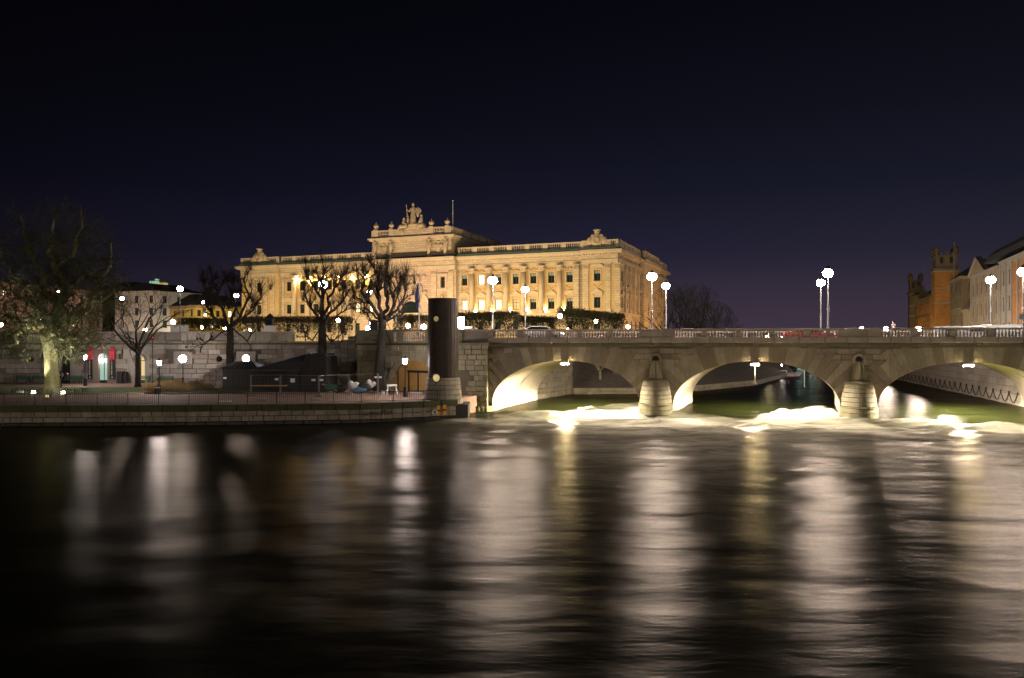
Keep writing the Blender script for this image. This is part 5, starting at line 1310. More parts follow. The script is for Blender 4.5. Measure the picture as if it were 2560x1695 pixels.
for lab, x, Y, H, rad, zc, sd in (('broad bare tree nearest the palace flank, left of the clump behind the bridge', 1690, 128, 16.3, 5.6, 8.5, 51), ('bare tree in the middle of the clump behind the bridge', 1735, 134, 16.8, 6.0, 8.5, 52), ('low spreading bare tree at the right edge of the clump behind the bridge', 1785, 130, 13.2, 4.6, 6.6, 53)):
    z0 = 3.0; round_tree(lab, (PX(x, Y), Y, z0), H-z0+.8, rad, zc-z0+1.2, 2.6, .36, sd, mt='twig', dens=1.7, depth=5, lf=.31)
for lab, x, Y, sd in (('slender dark tree on the bank behind the left arch', 1500, 99, 61), ('leaning dark tree on the bank behind the left arch, right of the slender one', 1535, 101, 62)):
    round_tree(lab, (PX(x, Y), Y, 1.6), 6.0, 2.4, 3.4, 1.6, .16, sd, mt='twig', bk='bark', depth=3)

# clipped lime hedges in front of the palace
def hedge_tree(seed):
    random.seed(seed); t = thing('clipped_tree', '', 'tree'); segs = []; 
    limb([(0, 0, 0), (.05, 0, 1.0), (0, 0, 2.0)], .13, .10, segs, .1)
    for k in range(9):
        a = k*.9; e = Vector((2.1*math.cos(a)*random.uniform(.4, 1), .8*math.sin(a), random.uniform(2.4, 4.4))); limb([(0, 0, random.uniform(.9, 2)), tuple(e*.6+Vector((0, 0, .6))), tuple(e)], .06, .02, segs, .3)
    sticks(segs, 'trunk', 'bark_dark', t, 4)
    vs, fs = [], []
    for k in range(2600):
        x, y = random.uniform(-2.2, 2.2), random.uniform(-.9, .9); z = random.triangular(1.5, 4.5, 4.1)
        if random.random() < .4: z = random.uniform(3.5, 4.55)
        d = rv(1).normalized(); e = rv(1).normalized(); s_ = random.uniform(.14, .36); p = Vector((x, y, z)); o_ = len(vs)
        vs += [p, p+d*s_, p+d*s_*.6+e*s_*.55]; fs.append((o_, o_+1, o_+2))
    me = bpy.data.meshes.new('crown'); me.from_pydata(vs, [], fs); me.materials.append(M['hedge']); link('crown', me, t, kind='stuff')
    sg = []
    for k in range(260):
        p = Vector((random.uniform(-2.2, 2.2), random.uniform(-.9, .9), random.uniform(.9, 4.4))); sg.append((p, p+rv(.45), .02, .008))
    sticks(sg, 'twigs', 'twig', t, 3, kind='stuff'); freeze(t); return t
protos = [hedge_tree(70+i) for i in range(3)]; used = [False]*3
HROW = []
def hrow(x0, x1, Y0, Y1, n, where, zs=1.0):
    ords = ['first', 'second', 'third', 'fourth', 'fifth', 'sixth', 'seventh', 'eighth', 'ninth', 'tenth']
    for i in range(n):
        f_ = (i+.5)/n; Y = Y0+(Y1-Y0)*f_; x = x0+(x1-x0)*f_; k = (i+len(HROW)) % 3
        lab = f'clipped lime tree, {ords[i]} from the left of {where}'; loc = (PX(x, Y), Y, 6.8); a = math.atan2(Y1-Y0, PX(x1, Y1)-PX(x0, Y0))
        L = math.hypot(Y1-Y0, PX(x1, Y1)-PX(x0, Y0))/n/4.3
        if not used[k]: o = protos[k]; used[k] = True; o.location = loc; o.rotation_euler = (0, 0, a); o['label'] = lab
        else: o = dup(protos[k], loc, a, lab)
        o.scale = (max(L, .8), 1, zs); o['group'] = 'clipped lime trees on the terrace'; HROW.append(o)
hrow(452, 562, 150, 150, 3, 'the hedge left of the palace corner', 1.08)
hrow(600, 880, 152, 148, 6, 'the hedge before the left wing', 1.15)
hrow(990, 1064, 138, 138, 2, 'the short hedge behind the flagpole', 1.12)
hrow(1146, 1288, 118, 112, 4, 'the dark hedge right of the round tower', 1.0)
hrow(1296, 1392, 122, 128, 2, 'the short hedge before the right wing', .95)
hrow(1408, 1556, 112, 134, 4, 'the pale clipped hedge below the right pavilion', 1.12)
# ------------------------------------------------------------------ lamps
ICO = {}
def bulb_mesh(r, mt, sz=1.0):
    k = (r, mt, sz)
    if k not in ICO: ICO[k] = MB().sphere((0, 0, 0), r, 8, 6, (1, 1, sz)).mesh('bulb', mt, True)
    return ICO[k]
def tall_lamp(lab, x, y, Y, base_z, mt='lamp', r=.36, group=None, armw=0):
    z = PZ(y, Y); h = z-base_z; t = thing('street_lamp', lab, 'street lamp', (PX(x, Y), Y, base_z), 0, group)
    MB().lathe([(.24, 0), (.24, .15), (.17, .25), (.15, .9), (.19, .95), (.12, 1.1)], n=10).build('lamp_foot', 'grey_metal', t)
    MB().lathe([(.085, 1.1), (.08, h*.45), (.11, h*.455), (.11, h*.47), (.065, h*.475), (.055, h-.42), (.11, h-.38), (.16, h-.33)], n=10).build('pole', 'grey_metal', t)
    MB().lathe([(.10, h-.30-.06), (.22, h-.22), (.12, h-.2)], n=10).build('cup', 'iron', t)
    MB().lathe([(.3, h+r*.72), (.16, h+r*1.0), (.03, h+r*1.45)], n=10).build('cap', 'iron', t)
    link('bulb', bulb_mesh(r, mt, .82), t, (0, 0, h)); return t
GBL = 'tall street lamps along the bridge'
for lab, x, y in (('near side bridge lamp at the left end of the parapet, left of the leftmost pair', 1232, 701), ('near side bridge lamp before the right flank of the palace, taller of its pair', 1630, 692), ('near side bridge lamp, taller of the pair standing alone against the sky', 2070, 683), ('near side bridge lamp at the right edge of the picture', 2558, 680)):
    r_ = (x-1280)/F; Yb = 75.9 if x == 1232 else 71.9 if x == 1630 else 68.3 if x == 2070 else 67.0
    tall_lamp(lab, x, y, Yb, 6.87, group=GBL, r=.46)
for lab, x, y, Yb in (('far side bridge lamp before the palace wing, second from the left', 1313, 724, 87.5), ('far side bridge lamp at the corner of the palace, shorter of its pair', 1665, 715, 83), ('far side bridge lamp, shorter of the pair standing alone against the sky', 2052, 707, 78.8), ('far side bridge lamp before the pale building with pediment', 2477, 700, 75.4)):
    tall_lamp(lab, x, y, Yb, 6.87, group=GBL, r=.43)
GT = 'tall street lamps on the terrace'
for lab, x, y, Yb, mt, r in (('tall lamp on the terrace before the grey building with arched windows', 450, 722, 100, 'lamp_terrace', .40), ('tall lamp on the terrace shining through the third tree', 590, 739, 108, 'lamp_terrace', .38), ('tall lamp on the terrace beside the fifth tree', 923, 730, 104, 'lamp_terrace', .40),
        ('tall lamp half hidden by the second tree', 305, 746, 116, 'lamp_terrace', .32), ('distant lamp seen through the crown of the big tree', 145, 729, 125, 'lamp_terrace', .2)):
    tall_lamp(lab, x, y, Yb, 6.8, mt, r, GT)
tall_lamp('brightest lamp, a big white globe at the top of the fourth tree', 808, 711, 99.5, 6.8, 'lamp_big', .62, GT)
GG = 'low globe lamps before the palace'
def globe_lamp(lab, x, y, Y, mt='lamp_warm', r=.2, bz=6.8, group=GG):
    z = PZ(y, Y); h = max(z-bz, .5); t = thing('globe_lamp', lab, 'lamp', (PX(x, Y), Y, bz), 0, group)
    MB().lathe([(.12, 0), (.12, .1), (.05, .16), (.04, h-r*.9), (.09, h-r*.85)], n=8).build('pole', 'iron', t); link('bulb', bulb_mesh(r, mt), t, (0, 0, h))
for lab, x, y, Y, mt, r in (('globe lamp in front of the clipped hedge, left of the three before the right wing', 1400, 790, 105, 'lamp_warm', .30), ('globe lamp in front of the pale hedge, middle of the three before the right wing', 1490, 803, 126, 'lamp_warm', .36), ('globe lamp below the palace corner, right of the three before the right wing', 1570, 817, 160, 'lamp_warm', .38),
        ('globe lamp before the grey building, above the second lantern', 433, 805, 208, 'lamp_warm', .62), ('small lamp on the terrace behind the second tree', 363, 825, 200, 'lamp_warm', .5), ('small lamp on the parapet line right of the third tree', 625, 826, 112, 'lamp_warm', .2),
        ('globe lamp right of the fourth tree, before the left wing', 846, 801, 118, 'lamp_warm', .30), ('upper of two lamps beside the trunk of the fifth tree', 926, 808, 112, 'lamp_park', .2), ('bright low lamp beside the trunk of the fifth tree', 920, 821, 106, 'lamp_park', .34), ('greenish globe lamp between the fifth tree and the flagpole', 1020, 814, 112, 'lamp_warm', .32), ('low white lamp between the flagpole and the round tower', 1059, 817, 104, 'lamp_park', .34),
        ('tiny lamp just over the parapet before the right wing', 1419, 822, 92, 'lamp_small', .1), ('tiny lamp over the hedge left of the globe lamps', 1359, 818, 96, 'lamp_small', .1),
        ('lamp shining at the foot of the big tree crown, leftmost', 66, 811, 170, 'lamp_warm', .5), ('upper lamp of the two beside the big tree trunk', 102, 804, 172, 'lamp_park', .4), ('lower lamp of the two beside the big tree trunk', 111, 811, 176, 'lamp_park', .36), ('far left lamp at the picture edge', 2, 812, 160, 'lamp_warm', .42)):
    globe_lamp(lab, x, y, Y, mt, r)
def lantern(lab, x, ybase, ytop, Y, mt='lamp_park', group='old style lanterns in the park'):
    h = PZ(ytop, Y)-1.6; t = thing('park_lantern', lab, 'lantern', (PX(x, Y), Y, 1.6), 0, group)
    MB().lathe([(.24, 0), (.22, .12), (.19, .5), (.17, .8), (.2, .84), (.10, .95)], n=8).build('lamp_foot', 'iron', t)
    MB().lathe([(.06, .9), (.05, h-.5), (.09, h-.47), (.05, h-.4), (.12, h-.3)], n=8).build('pole', 'iron', t)
    MB().box(-.28, .28, -.02, .02, h-.62, h-.58).build('ladder_bar', 'iron', t)
    b = MB().lathe([(.13, h-.28), (.22, h+.18)], n=6).build('glass', 'lamp_lantern', t)
    c_ = MB().lathe([(.27, h+.18), (.16, h+.30), (.05, h+.36), (.03, h+.5)], n=6); c_.build('cap', 'iron', t)
    return t
lantern('lantern left of the red banner, before the wall with benches', 213, 965, 892, 90.5)
lantern('lantern by the planting bed with a bin at its foot', 398, 985, 906, 76.0)
lantern('lantern before the orange boarded gate', 1013, 993, 902, 71.2)
t = thing('disc_lamp', 'slender lamp post with a round white disc before the pale lit wall', 'lamp', (PX(457, 92), 92, 1.6))
h = PZ(897, 92)-1.6
MB().lathe([(.2, 0), (.18, .5), (.14, .8), (.05, 1.0), (.04, h-.45)], n=8).build('pole', 'iron', t); MB().cyl((0, -.10, h), (0, .10, h), .44, n=20).build('bulb', 'lamp_park', t); MB().torus((0, 0, h), .46, .04, 20, 6).build('rim', 'iron', t)
b_ = thing('litter_bin', 'dark bin with a white band at the foot of the middle lantern', 'bin', (PX(398, 75.6)-.02, 75.2, 1.6))
MB().lathe([(.22, 0), (.26, .8)], n=12).build('body', 'iron', b_); MB().lathe([(.275, .62), (.28, .70)], n=12).build('band', 'white', b_)

# uplights under the big tree
for lab, x, y, Y, e, tz in (('ground spotlight glaring in front of the big tree', 120, 994, 70.2, 1900, 8.0), ('small boxy ground spotlight right of the big tree trunk', 160, 977, 75.5, 4600, 15), ('small ground spotlight left of the big tree', 86, 977, 76.0, 4200, 15)):
    t = thing('ground_spotlight', lab, 'spotlight', (PX(x, Y), Y, 1.6), 0, 'spotlights at the foot of the big tree')
    MB().box(-.2, .2, -.14, .14, .02, .3).build('housing', 'iron', t); MB().box(-.17, .17, -.17, -.14, .06, .27).build('bulb', 'lamp_warm' if e > 3000 else 'lit_yellow', t)
    ld = bpy.data.lights.new('bulb_light', 'SPOT'); ld.energy = e; ld.color = (1, .94, .68); ld.spot_size = R(95 if e < 2000 else 62); ld.spot_blend = .6; ld.shadow_soft_size = .15
    o = bpy.data.objects.new('bulb_light', ld); C.objects.link(o); o.parent = t; o.location = (0, 0, .45)
    d = Vector((PX(130, 77.4), 77.4, tz)) - Vector((PX(x, Y), Y, 2.05)); o.rotation_euler = d.to_track_quat('-Z', 'Y').to_euler()
t = thing('white_box', 'low pale box on the grass left of the big tree', 'box', (PX(50, 76.4), 76.4, 1.66)); MB().box(-.32, .32, -.15, .15, 0, .2).build('body', 'white', t); MB().box(-.34, .34, -.17, .17, .2, .24).build('lid', 'galv', t)
rp = [(PX(130, 77.4)+3.6*math.cos(R(a)), 77.4+3.0*math.sin(R(a))) for a in range(180, 361, 15)]
railing('low_fence', 'low iron fence curving round the front of the big tree', rp, 1.64, .45, .3, 1.6)

# bright sign box at the bridge head, stair-head canopy
t = thing('sign_box', 'small glowing white box on top of the bridge pedestal', 'sign', BW(-5.3, .6, 7.95)); MB().box(-.42, .42, -.12, .12, .1, 1.15).build('lit_panel', 'lamp_park', t); MB().box(-.46, .46, -.1, .16, 0, .1).build('base', 'iron', t)
M['lamp_sign'] = emit('lamp_sign', (1, .92, .8), 6); t.children[0].data.materials[0] = M['lamp_sign'] if t.children else None
t = thing('timber_shelter', 'small boarded yellow shelter beside the top of the round tower', 'shelter', (PX(1158, 76.5), 76.5, 6.5))
for i in range(6): MB().box(-.75+.25*i, -.52+.25*i, 0, .06, 0, 1.6).build('board', 'wood_orange', t)
MB().box(-.85, .85, -.15, .4, 1.6, 1.72).build('shelter_roof', 'white', t); link('bulb', bulb_mesh(.09, 'lamp_small'), t, (-.4, -.15, 1.5)); link('bulb', bulb_mesh(.09, 'lamp_small'), t, (.45, -.15, 1.5))

# ------------------------------------------------------------------ flagpole before the palace
Y = 120; t = thing('flagpole', 'tall white flagpole with a furled blue flag before the portal', 'flagpole', (PX(1048, Y), Y, 6.8)); h = PZ(703, Y)-6.8
MB().cyl((0, 0, 0), (0, 0, h), .12, .07).build('pole', 'white', t); MB().sphere((0, 0, h+.1), .14).build('finial', 'white', t)
m = MB(); n = 8; 
for k in range(n):
    z0, z1 = h-.3-k*.55, h-.3-(k+1)*.55; w0, w1 = .12+.5*math.sin(math.pi*k/n), .12+.5*math.sin(math.pi*(k+1)/n)
    m.add([(-.08, 0, z0), (-.08-w0, .06, z0), (-.08-w1, -.06, z1), (-.08, 0, z1), (-.08, .14, z0), (-.08-w0, .16, z0), (-.08-w1, .1, z1), (-.08, .14, z1)], [(0,1,2,3), (7,6,5,4), (1,5,6,2)])
m.build('flag', 'cloth_blue', t)
t = thing('flagpole', 'thin bare pole at the left end of the short hedge behind the fifth tree', 'flagpole', (PX(990, 118), 118, 6.8)); MB().cyl((0, 0, 0), (0, 0, PZ(775, 118)-6.8), .09, .06).build('pole', 'white', t); MB().sphere((0, 0, PZ(775, 118)-6.75), .12).build('finial', 'white', t)
# guard box, dark stone plinth, pale plinth on the terrace
t = thing('guard_box', 'pale plinth carrying a dark canopied box, behind the terrace parapet', 'booth', (PX(675, 130), 130, 6.8))
MB().box(-.8, .8, -.8, .8, 0, 2.9).build('plinth', 'white', t); MB().box(-.55, .55, -.55, .55, 2.9, 4.1).build('box', 'iron', t); MB().lathe([(1.0, 4.1), (.3, 4.8), (.05, 5.0)], n=10).build('canopy', 'rust_brown', t); MB().box(-.4, .4, -.58, -.55, 3.1, 3.9).build('window', 'glass_dark', t)
t = thing('dark_pillar', 'square dark pillar beside the trunk of the fifth tree', 'pillar', (PX(936, 100), 100, 6.8)); MB().box(-.5, .5, -.5, .5, 0, PZ(803, 100)-6.8).build('shaft', 'black', t); MB().box(-.55, .55, -.55, .55, PZ(803, 100)-6.8, PZ(803, 100)-6.68).build('cap', 'iron', t)
t = thing('pale_box', 'small white stone block on the parapet line before the grey building', 'block', (PX(438, 118), 119.5, 6.8)); MB().box(-1.2, 1.2, -.5, .5, 0, PZ(813, 118)-6.8).build('block', 'white', t); MB().box(-1.25, 1.25, -.55, .55, PZ(813, 118)-6.8, PZ(813, 118)-6.72).build('cap', 'parapet', t)
t = thing('traffic_light', 'small red light on a post behind the second tree', 'traffic light', (PX(381, 93), 93, 1.6)); MB().cyl((0, 0, 0), (0, 0, PZ(843, 93)-1.6), .05).build('post', 'iron', t); MB().sphere((0, -.1, PZ(843, 93)-1.6), .12, 8, 6).build('bulb', 'red_light', t); MB().box(-.16, .16, -.05, .1, PZ(843, 93)-1.85, PZ(843, 93)-1.3).build('housing', 'black', t)
t = thing('arrow_sign', 'small dark sign with a white arrow beside the big trunk', 'sign', (PX(153, 88), 88, 1.6))
zc = PZ(937, 88)-1.6
MB().box(-.5, .5, 0, .05, zc-.42, zc+.42).build('panel', 'black', t); MB().cyl((0, .05, 0), (0, .05, zc), .04).build('post', 'iron', t)
MB().box(-.26, .16, -.012, 0, zc-.05, zc+.05).build('arrow_shaft', 'white', t); MB().prism([(0, zc+.3), (.12, zc+.3), (.32, zc), (.12, zc-.3), (0, zc-.3), (.18, zc)], 'y', -.014, -.002).build('arrow_head', 'white', t)

# ------------------------------------------------------------------ kiosk
k1 = thing('kiosk', 'low black kiosk with a ribbed hip roof, left of the larger black kiosk', 'kiosk', (PX(556, 80.5), 80.5, 1.6))
W = PX(642, 80.5)-PX(556, 80.5)
ze = PZ(921, 80.5)-1.6
nb_ = 14
for i in range(nb_): MB().box(W*i/nb_+.012, W*(i+1)/nb_-.012, -.02*(i % 2), .12, 0.05, ze).build('board', 'kiosk', k1)
MB().box(0, W, .12, 3.4, 0, ze).build('cabin', 'kiosk', k1)
rz_ = PZ(906, 81.5)-1.6
MB().add([(-.25, -.3, ze), (W+.25, -.3, ze), (W+.25, 3.6, ze), (-.25, 3.6, ze), (1.0, 1.3, rz_+.1), (W-.9, 1.3, rz_+.1)], [(0,1,5,4), (1,2,5), (2,3,4,5), (3,0,4), (3,2,1,0)]).build('kiosk_roof', 'kiosk_roof', k1)
for i in range(9):
    f_ = i/8; xa = -.25+(W+.5)*f_; xb = 1.0+(W-1.9)*f_; MB().cyl((xa, -.3, ze+.03), (xb, 1.3, rz_+.13), .025, n=4).build('seam', 'grey_metal', k1)
MB().box(0, W, -.08, .0, .02, .10).build('sill_strip', 'grey_metal', k1)
KY = 78.6
k2 = thing('large_kiosk', 'large black kiosk with a steep dark roof rising to the right', 'kiosk', (PX(627, KY), KY, 1.6))
def kx(x): return PX(x, KY)-PX(627, KY)
def kz(y): return PZ(y, KY)-1.6
nbo = 26; wtot = kx(748)
for i in range(nbo): MB().box(wtot*i/nbo+.012, wtot*(i+1)/nbo-.012, -.03*(i % 2), .1, .05, kz(926)).build('board', 'kiosk', k2)
MB().box(0, wtot, .1, 5, 0, kz(926)).build('cabin', 'kiosk', k2)
n2 = 14; x0, x1 = kx(750), kx(815)
for i in range(n2):
    a, b = x0+(x1-x0)*i/n2, x0+(x1-x0)*(i+1)/n2
    ztop = lambda x: min(kz(884), kz(926)+(kz(884)-kz(926))*(x-x0+.1)/(kx(770)-x0))
    MB().prism([(a+.012, .05), (b-.012, .05), (b-.012, ztop(b) if b < x1-.3 else kz(889)), (a+.012, ztop(a))], 'y', -.02*(i % 2), .1).build('board', 'kiosk', k2)
MB().prism([(x0, 0), (x1, 0), (x1, kz(890)), (kx(805), kz(885)), (kx(770), kz(885)), (x0, kz(926))], 'y', .1, 5).build('gable_cabin', 'kiosk', k2)
MB().add([(kx(632), -.5, kz(923)), (kx(752), -.5, kz(925)), (kx(772), .6, kz(883)), (kx(758), 2.2, kz(882)), (kx(807), .2, kz(883)), (kx(640), 4.5, kz(921)), (kx(812), 4.5, kz(884))], [(0,1,2,3), (0,3,5), (3,2,4,6), (3,6,5)]).build('kiosk_roof', 'kiosk_roof', k2)
MB().box(kx(628), kx(752), -.45, -.35, kz(927), kz(923)).build('eaves_board', 'kiosk_roof', k2)
MB().box(kx(628), kx(718), -.42, -.05, kz(965), kz(963)).build('counter', 'wood_orange', k2)
for x, y, ww, hh, lab in ((559, 945, .16, .09, ''), (692, 948, .18, .11, ''), (732, 951, .22, .2, ''), (784, 950, .2, .1, ''), (804, 950, .18, .1, '')):
    if x < 600: MB().box(-ww, ww, -.06, -.03, -hh, hh).build('notice', 'white', k1, (PX(x, 80.5)-PX(556, 80.5)+.15, 0, PZ(y, 80.5)-1.6))
    else: MB().box(-ww, ww, -.06, -.035, -hh, hh).build('notice', 'white', k2, (kx(x), 0, kz(y)))
MB().box(kx(720), kx(742), -.05, -.032, .3, kz(930)).build('kiosk_door', 'black', k2)

# construction fence
ps = [(627, 988), (701, 988), (797, 990), (873, 986), (945, 982)]
cf = thing('site_fence', 'light metal site fence panels on blocks in front of the large kiosk', 'fence')
pt = []
for x, y in ps: Yb = 4.8*F/(y-HOR)-1.2; pt.append((PX(x, Yb), Yb))
for i, (x, y) in enumerate(pt):
    MB().cyl((x-.05, y, 1.75), (x-.05, y, 3.6), .028).build('fence_post', 'galv', cf); MB().cyl((x+.05, y, 1.75), (x+.05, y, 3.6), .028).build('fence_post', 'galv', cf)
    MB().box(x-.35, x+.35, y-.12, y+.12, 1.61, 1.75).build('foot_block', 'concrete', cf)
    if i:
        (xa, ya) = pt[i-1]
        for z in (1.82, 3.58): MB().cyl((xa, ya, z), (x, y, z), .02, n=5).build('fence_rail', 'galv', cf)
        m = MB(); n = int(math.hypot(x-xa, y-ya)/.2)
        for k in range(n): m.cyl((xa+(x-xa)*k/n, ya+(y-ya)*k/n, 1.82), (xa+(x-xa)*k/n, ya+(y-ya)*k/n, 3.58), .0035, n=3, cap=False)
        for k in range(5): m.cyl((xa, ya, 2.1+k*.3), (x, y, 2.1+k*.3), .003, n=3, cap=False)
        m.build('fence_mesh', 'galv', cf, kind='stuff')
for i, x in enumerate((940, 951)): MB().box(-.14, .14, -.03, .0, -.08, .08).build('notice', 'white', cf, (PX(x, 76.4), 76.35, PZ(943, 76.4)))
t = thing('ladder', 'pair of thin metal posts leaning at the left end of the small kiosk', 'ladder', (PX(545, 78), 78, 1.6))
MB().cyl((0, 0, 0), (0, 0, 2.1), .025).build('stile', 'galv', t); MB().cyl((.28, 0, 0), (.42, 0, 2.1), .025).build('stile', 'galv', t)
for k in range(5): MB().cyl((0, 0, .3+.4*k), (.3+.02*k, 0, .3+.4*k), .015).build('rung', 'galv', t)
# barrier feet and odds and ends on the paving
for i, (x, y, lab) in enumerate(((563, 1005, 'white block with a stub post on the paving, leftmost'), (655, 1000, 'pale barrier foot on the paving before the large kiosk'), (790, 1001, 'dark barrier foot on the paving right of the large kiosk'))):
    Yb = 4.8*F/(y-HOR); t = thing('barrier_foot', lab, 'barrier foot', (PX(x, Yb), Yb, 1.6)); MB().box(-.5, .5, -.15, .15, 0, .1).build('foot_bar', 'white' if i == 0 else 'concrete', t); MB().cyl((0, 0, .1), (0, 0, .35), .03).build('stub', 'galv', t)
def heap(name, lab, x, Y, parts, mt):
    t = thing(name, lab, 'heap', (PX(x, Y), Y, 1.6)); random.seed(x)
    for pm, c, r, s_ in parts:
        o = blob('tarp', [((c[0]+random.gauss(0, r*.4), c[1], c[2]+abs(random.gauss(0, r*.3))), r*random.uniform(.35, .7), s_) for _ in range(7)], pm, t, .06)
heap('rubble_heap', 'heap of crumpled tarpaulins and rubble between the large kiosk and the gate', 905, 75.5, [('tarp_white', (-.8, 0, .7), .6, (.9, .6, .9)), ('tarp_blue', (-.3, -.3, .25), .55, (1.4, .7, .5)), ('black', (.2, 0, .5), .7, (1.1, .7, .8)), ('tarp_white', (.9, .1, .8), .45, (.9, .5, 1.0))], 'tarp_white')
heap('debris_pile', 'low dark pile of building debris right beside the large kiosk', 850, 77.5, [('black', (0, 0, .2), .8, (1.4, .8, .5)), ('rust_brown', (-.4, -.2, .3), .4, (1, .8, .8))], 'black')
t = thing('wheelbarrow', 'green tipped wheelbarrow with a yellow rim beside the large kiosk', 'wheelbarrow', (PX(830, 76.5), 76.5, 1.6))
MB().add([(-.5, -.4, .35), (.35, -.4, .35), (.35, .3, .35), (-.5, .3, .35), (-.7, -.5, .9), (.7, -.5, .85), (.7, .4, .85), (-.7, .4, .9)], [(3,2,1,0), (0,1,5,4), (1,2,6,5), (2,3,7,6), (3,0,4,7)]).build('tray', 'bench_green', t)
MB().torus((.5, 0, .22), .18, .05, 12, 6).build('wheel', 'tyre', t); MB().cyl((-.9, -.3, .95), (.5, -.1, .25), .025).build('handle', 'yellow', t); MB().cyl((-.9, .2, .95), (.5, .05, .25), .025).build('handle', 'yellow', t); MB().cyl((-.45, -.3, .4), (-.45, -.3, 0), .02).build('leg', 'iron', t); MB().cyl((-.45, .2, .4), (-.45, .2, 0), .02).build('leg', 'iron', t)
t = thing('trestle', 'white plastic trestle standing before the boarded gate', 'trestle', (PX(980, 75), 75, 1.6), R(10))
for sx in (-.42, .42):
    for sy in (-.25, .25): MB().cyl((sx*1.15, sy, 0), (sx*.9, sy*.4, .85), .055).build('leg', 'white', t)
MB().box(-.5, .5, -.15, .15, .8, .98).build('top', 'white', t)
t = thing('white_tub', 'small white tub on the paving left of the trestle', 'tub', (PX(958, 75), 75, 1.6)); MB().lathe([(.16, 0), (.2, .35)], n=12).build('tub', 'white', t); MB().torus((0, 0, .35), .2, .02, 12, 5, 'xy').build('rim', 'galv', t)
t = thing('plank_pile', 'low pile of pale planks before the gate', 'planks', (PX(1040, 77), 77, 1.6), R(-35))
for k in range(4): MB().box(-.7, .7, -.2+.1*k, -.11+.1*k, 0, .05+.04*(k % 2)).build('plank', 'white', t)

# reeds and shrubs of the planting bed
random.seed(4)
def tuft(lab, x, Y, n, hgt, sp, mt, group='dry grass tufts in the planting bed'):
    t = thing('grass_tuft', lab, 'plant', (PX(x, Y), Y, 1.7), 0, group); sg = []
    for _ in range(n):
        p = Vector((random.gauss(0, sp), random.gauss(0, sp*.5), 0)); d = (Vector((random.gauss(0, .25), random.gauss(0, .25), 1))).normalized(); h_ = hgt*random.uniform(.6, 1.1)
        m1 = p+d*h_*.6; sg += [(p, m1, .018, .012), (m1, m1+(d+rv(.2)).normalized()*h_*.4, .012, .005)]
    sticks(sg, 'blades', mt, t, 3, kind='stuff')
for i, (x, Y, hh, lab) in enumerate(((386, 78, 1.1, 'dry tuft left of the middle lantern'), (425, 79, 1.3, 'tall dry tuft just right of the middle lantern'), (443, 80.5, 1.2, 'dry tuft before the pale bench'), (492, 82.5, 1.1, 'dry tuft by the stair wall'), (455, 77.5, .8, 'low dry tuft in the middle of the bed'), (520, 81.5, .7, 'low dry tuft at the right end of the bed'))):
    tuft(lab, x, Y, 220, hh, .5, 'reed')
sg = []
for _ in range(2600):
    a = random.random(); p = Vector((random.uniform(-35.5, -27), random.uniform(75.5, 82), 1.7))
    if abs((p.y-78.6)-(p.x+31)*.3) > 2.6: continue
    d = (rv(.6)+Vector((0, 0, .8))).normalized(); sg.append((p, p+d*random.uniform(.15, .5), .014, .006))
sticks(sg, 'ground_cover', 'twig', None, 3, kind='stuff')['label'] = 'low brown ground cover in the planting bed'
bpy.data.objects['ground_cover']['category'] = 'plants'

# ------------------------------------------------------------------ people
def person(lab, loc, rz, pose, mt, legs='coat', s=1.0):
    t = thing('person', lab, 'person', loc, rz); v = .028
    if pose == 'walk':
        b = [((0, 0, 1.02), .15, (0, 0, 1.40), .18), ((0, 0, 1.40), .15, (0, 0, 1.52), .065), ((-.08, 0, .98), .10, (-.10, -.16, .52), .075), ((-.10, -.16, .52), .07, (-.10, -.10, .08), .05), ((-.10, -.2, .05), .05, (-.10, -.02, .05), .05),
             ((.08, 0, .98), .10, (.10, .12, .52), .075), ((.10, .12, .52), .07, (.10, .34, .14), .05), ((.10, .26, .07), .05, (.10, .36, .12), .045), ((-.20, 0, 1.38), .065, (-.25, .14, 1.08), .05), ((-.25, .14, 1.08), .05, (-.24, .02, .84), .04), ((.20, 0, 1.38), .065, (.25, -.12, 1.08), .05), ((.25, -.12, 1.08), .05, (.22, -.28, .9), .04)]
        hz, hy = 1.64, -.02
    else:
        b = [((0, 0, .55), .16, (0, .05, 1.0), .18), ((0, .05, 1.0), .15, (0, .03, 1.12), .065), ((-.1, 0, .52), .10, (-.13, -.45, .50), .08), ((-.13, -.45, .50), .07, (-.13, -.42, .10), .05), ((-.13, -.55, .05), .05, (-.13, -.40, .05), .05),
             ((.1, 0, .52), .10, (.13, -.45, .50), .08), ((.13, -.45, .50), .07, (.13, -.42, .10), .05), ((.13, -.55, .05), .05, (.13, -.40, .05), .05), ((-.2, .03, .98), .065, (-.24, -.1, .72), .05), ((-.24, -.1, .72), .05, (-.1, -.3, .66), .04), ((.2, .03, .98), .065, (.24, -.1, .72), .05), ((.24, -.1, .72), .05, (.1, -.3, .66), .04)]
        hz, hy = 1.26, 0
    blob('body', b, mt, t, v)
    hd = blob('head', [((0, hy, hz), .105, (.9, 1.0, 1.18)), ((0, hy-.10, hz-.01), .02, (1, 1.3, 1)), ((-.095, hy, hz), .025, (.6, 1, 1)), ((.095, hy, hz), .025, (.6, 1, 1))], 'coat_light', t, .014)
    blob('hair', [((0, hy+.025, hz+.035), .112, (.95, 1.0, 1.1))], 'bark_dark', t, .02)
    return t
q = tpt(185, 1.35); person('person in dark clothes seated at the left end of a bench by the wall', q, TA, 'sit', 'coat')
t = tpt(180, 1.2)
person('pedestrian in light clothes walking along the bridge behind the balustrade', (PX(2234, 70.4), 70.4, 6.87), R(-90), 'walk', 'coat_light')

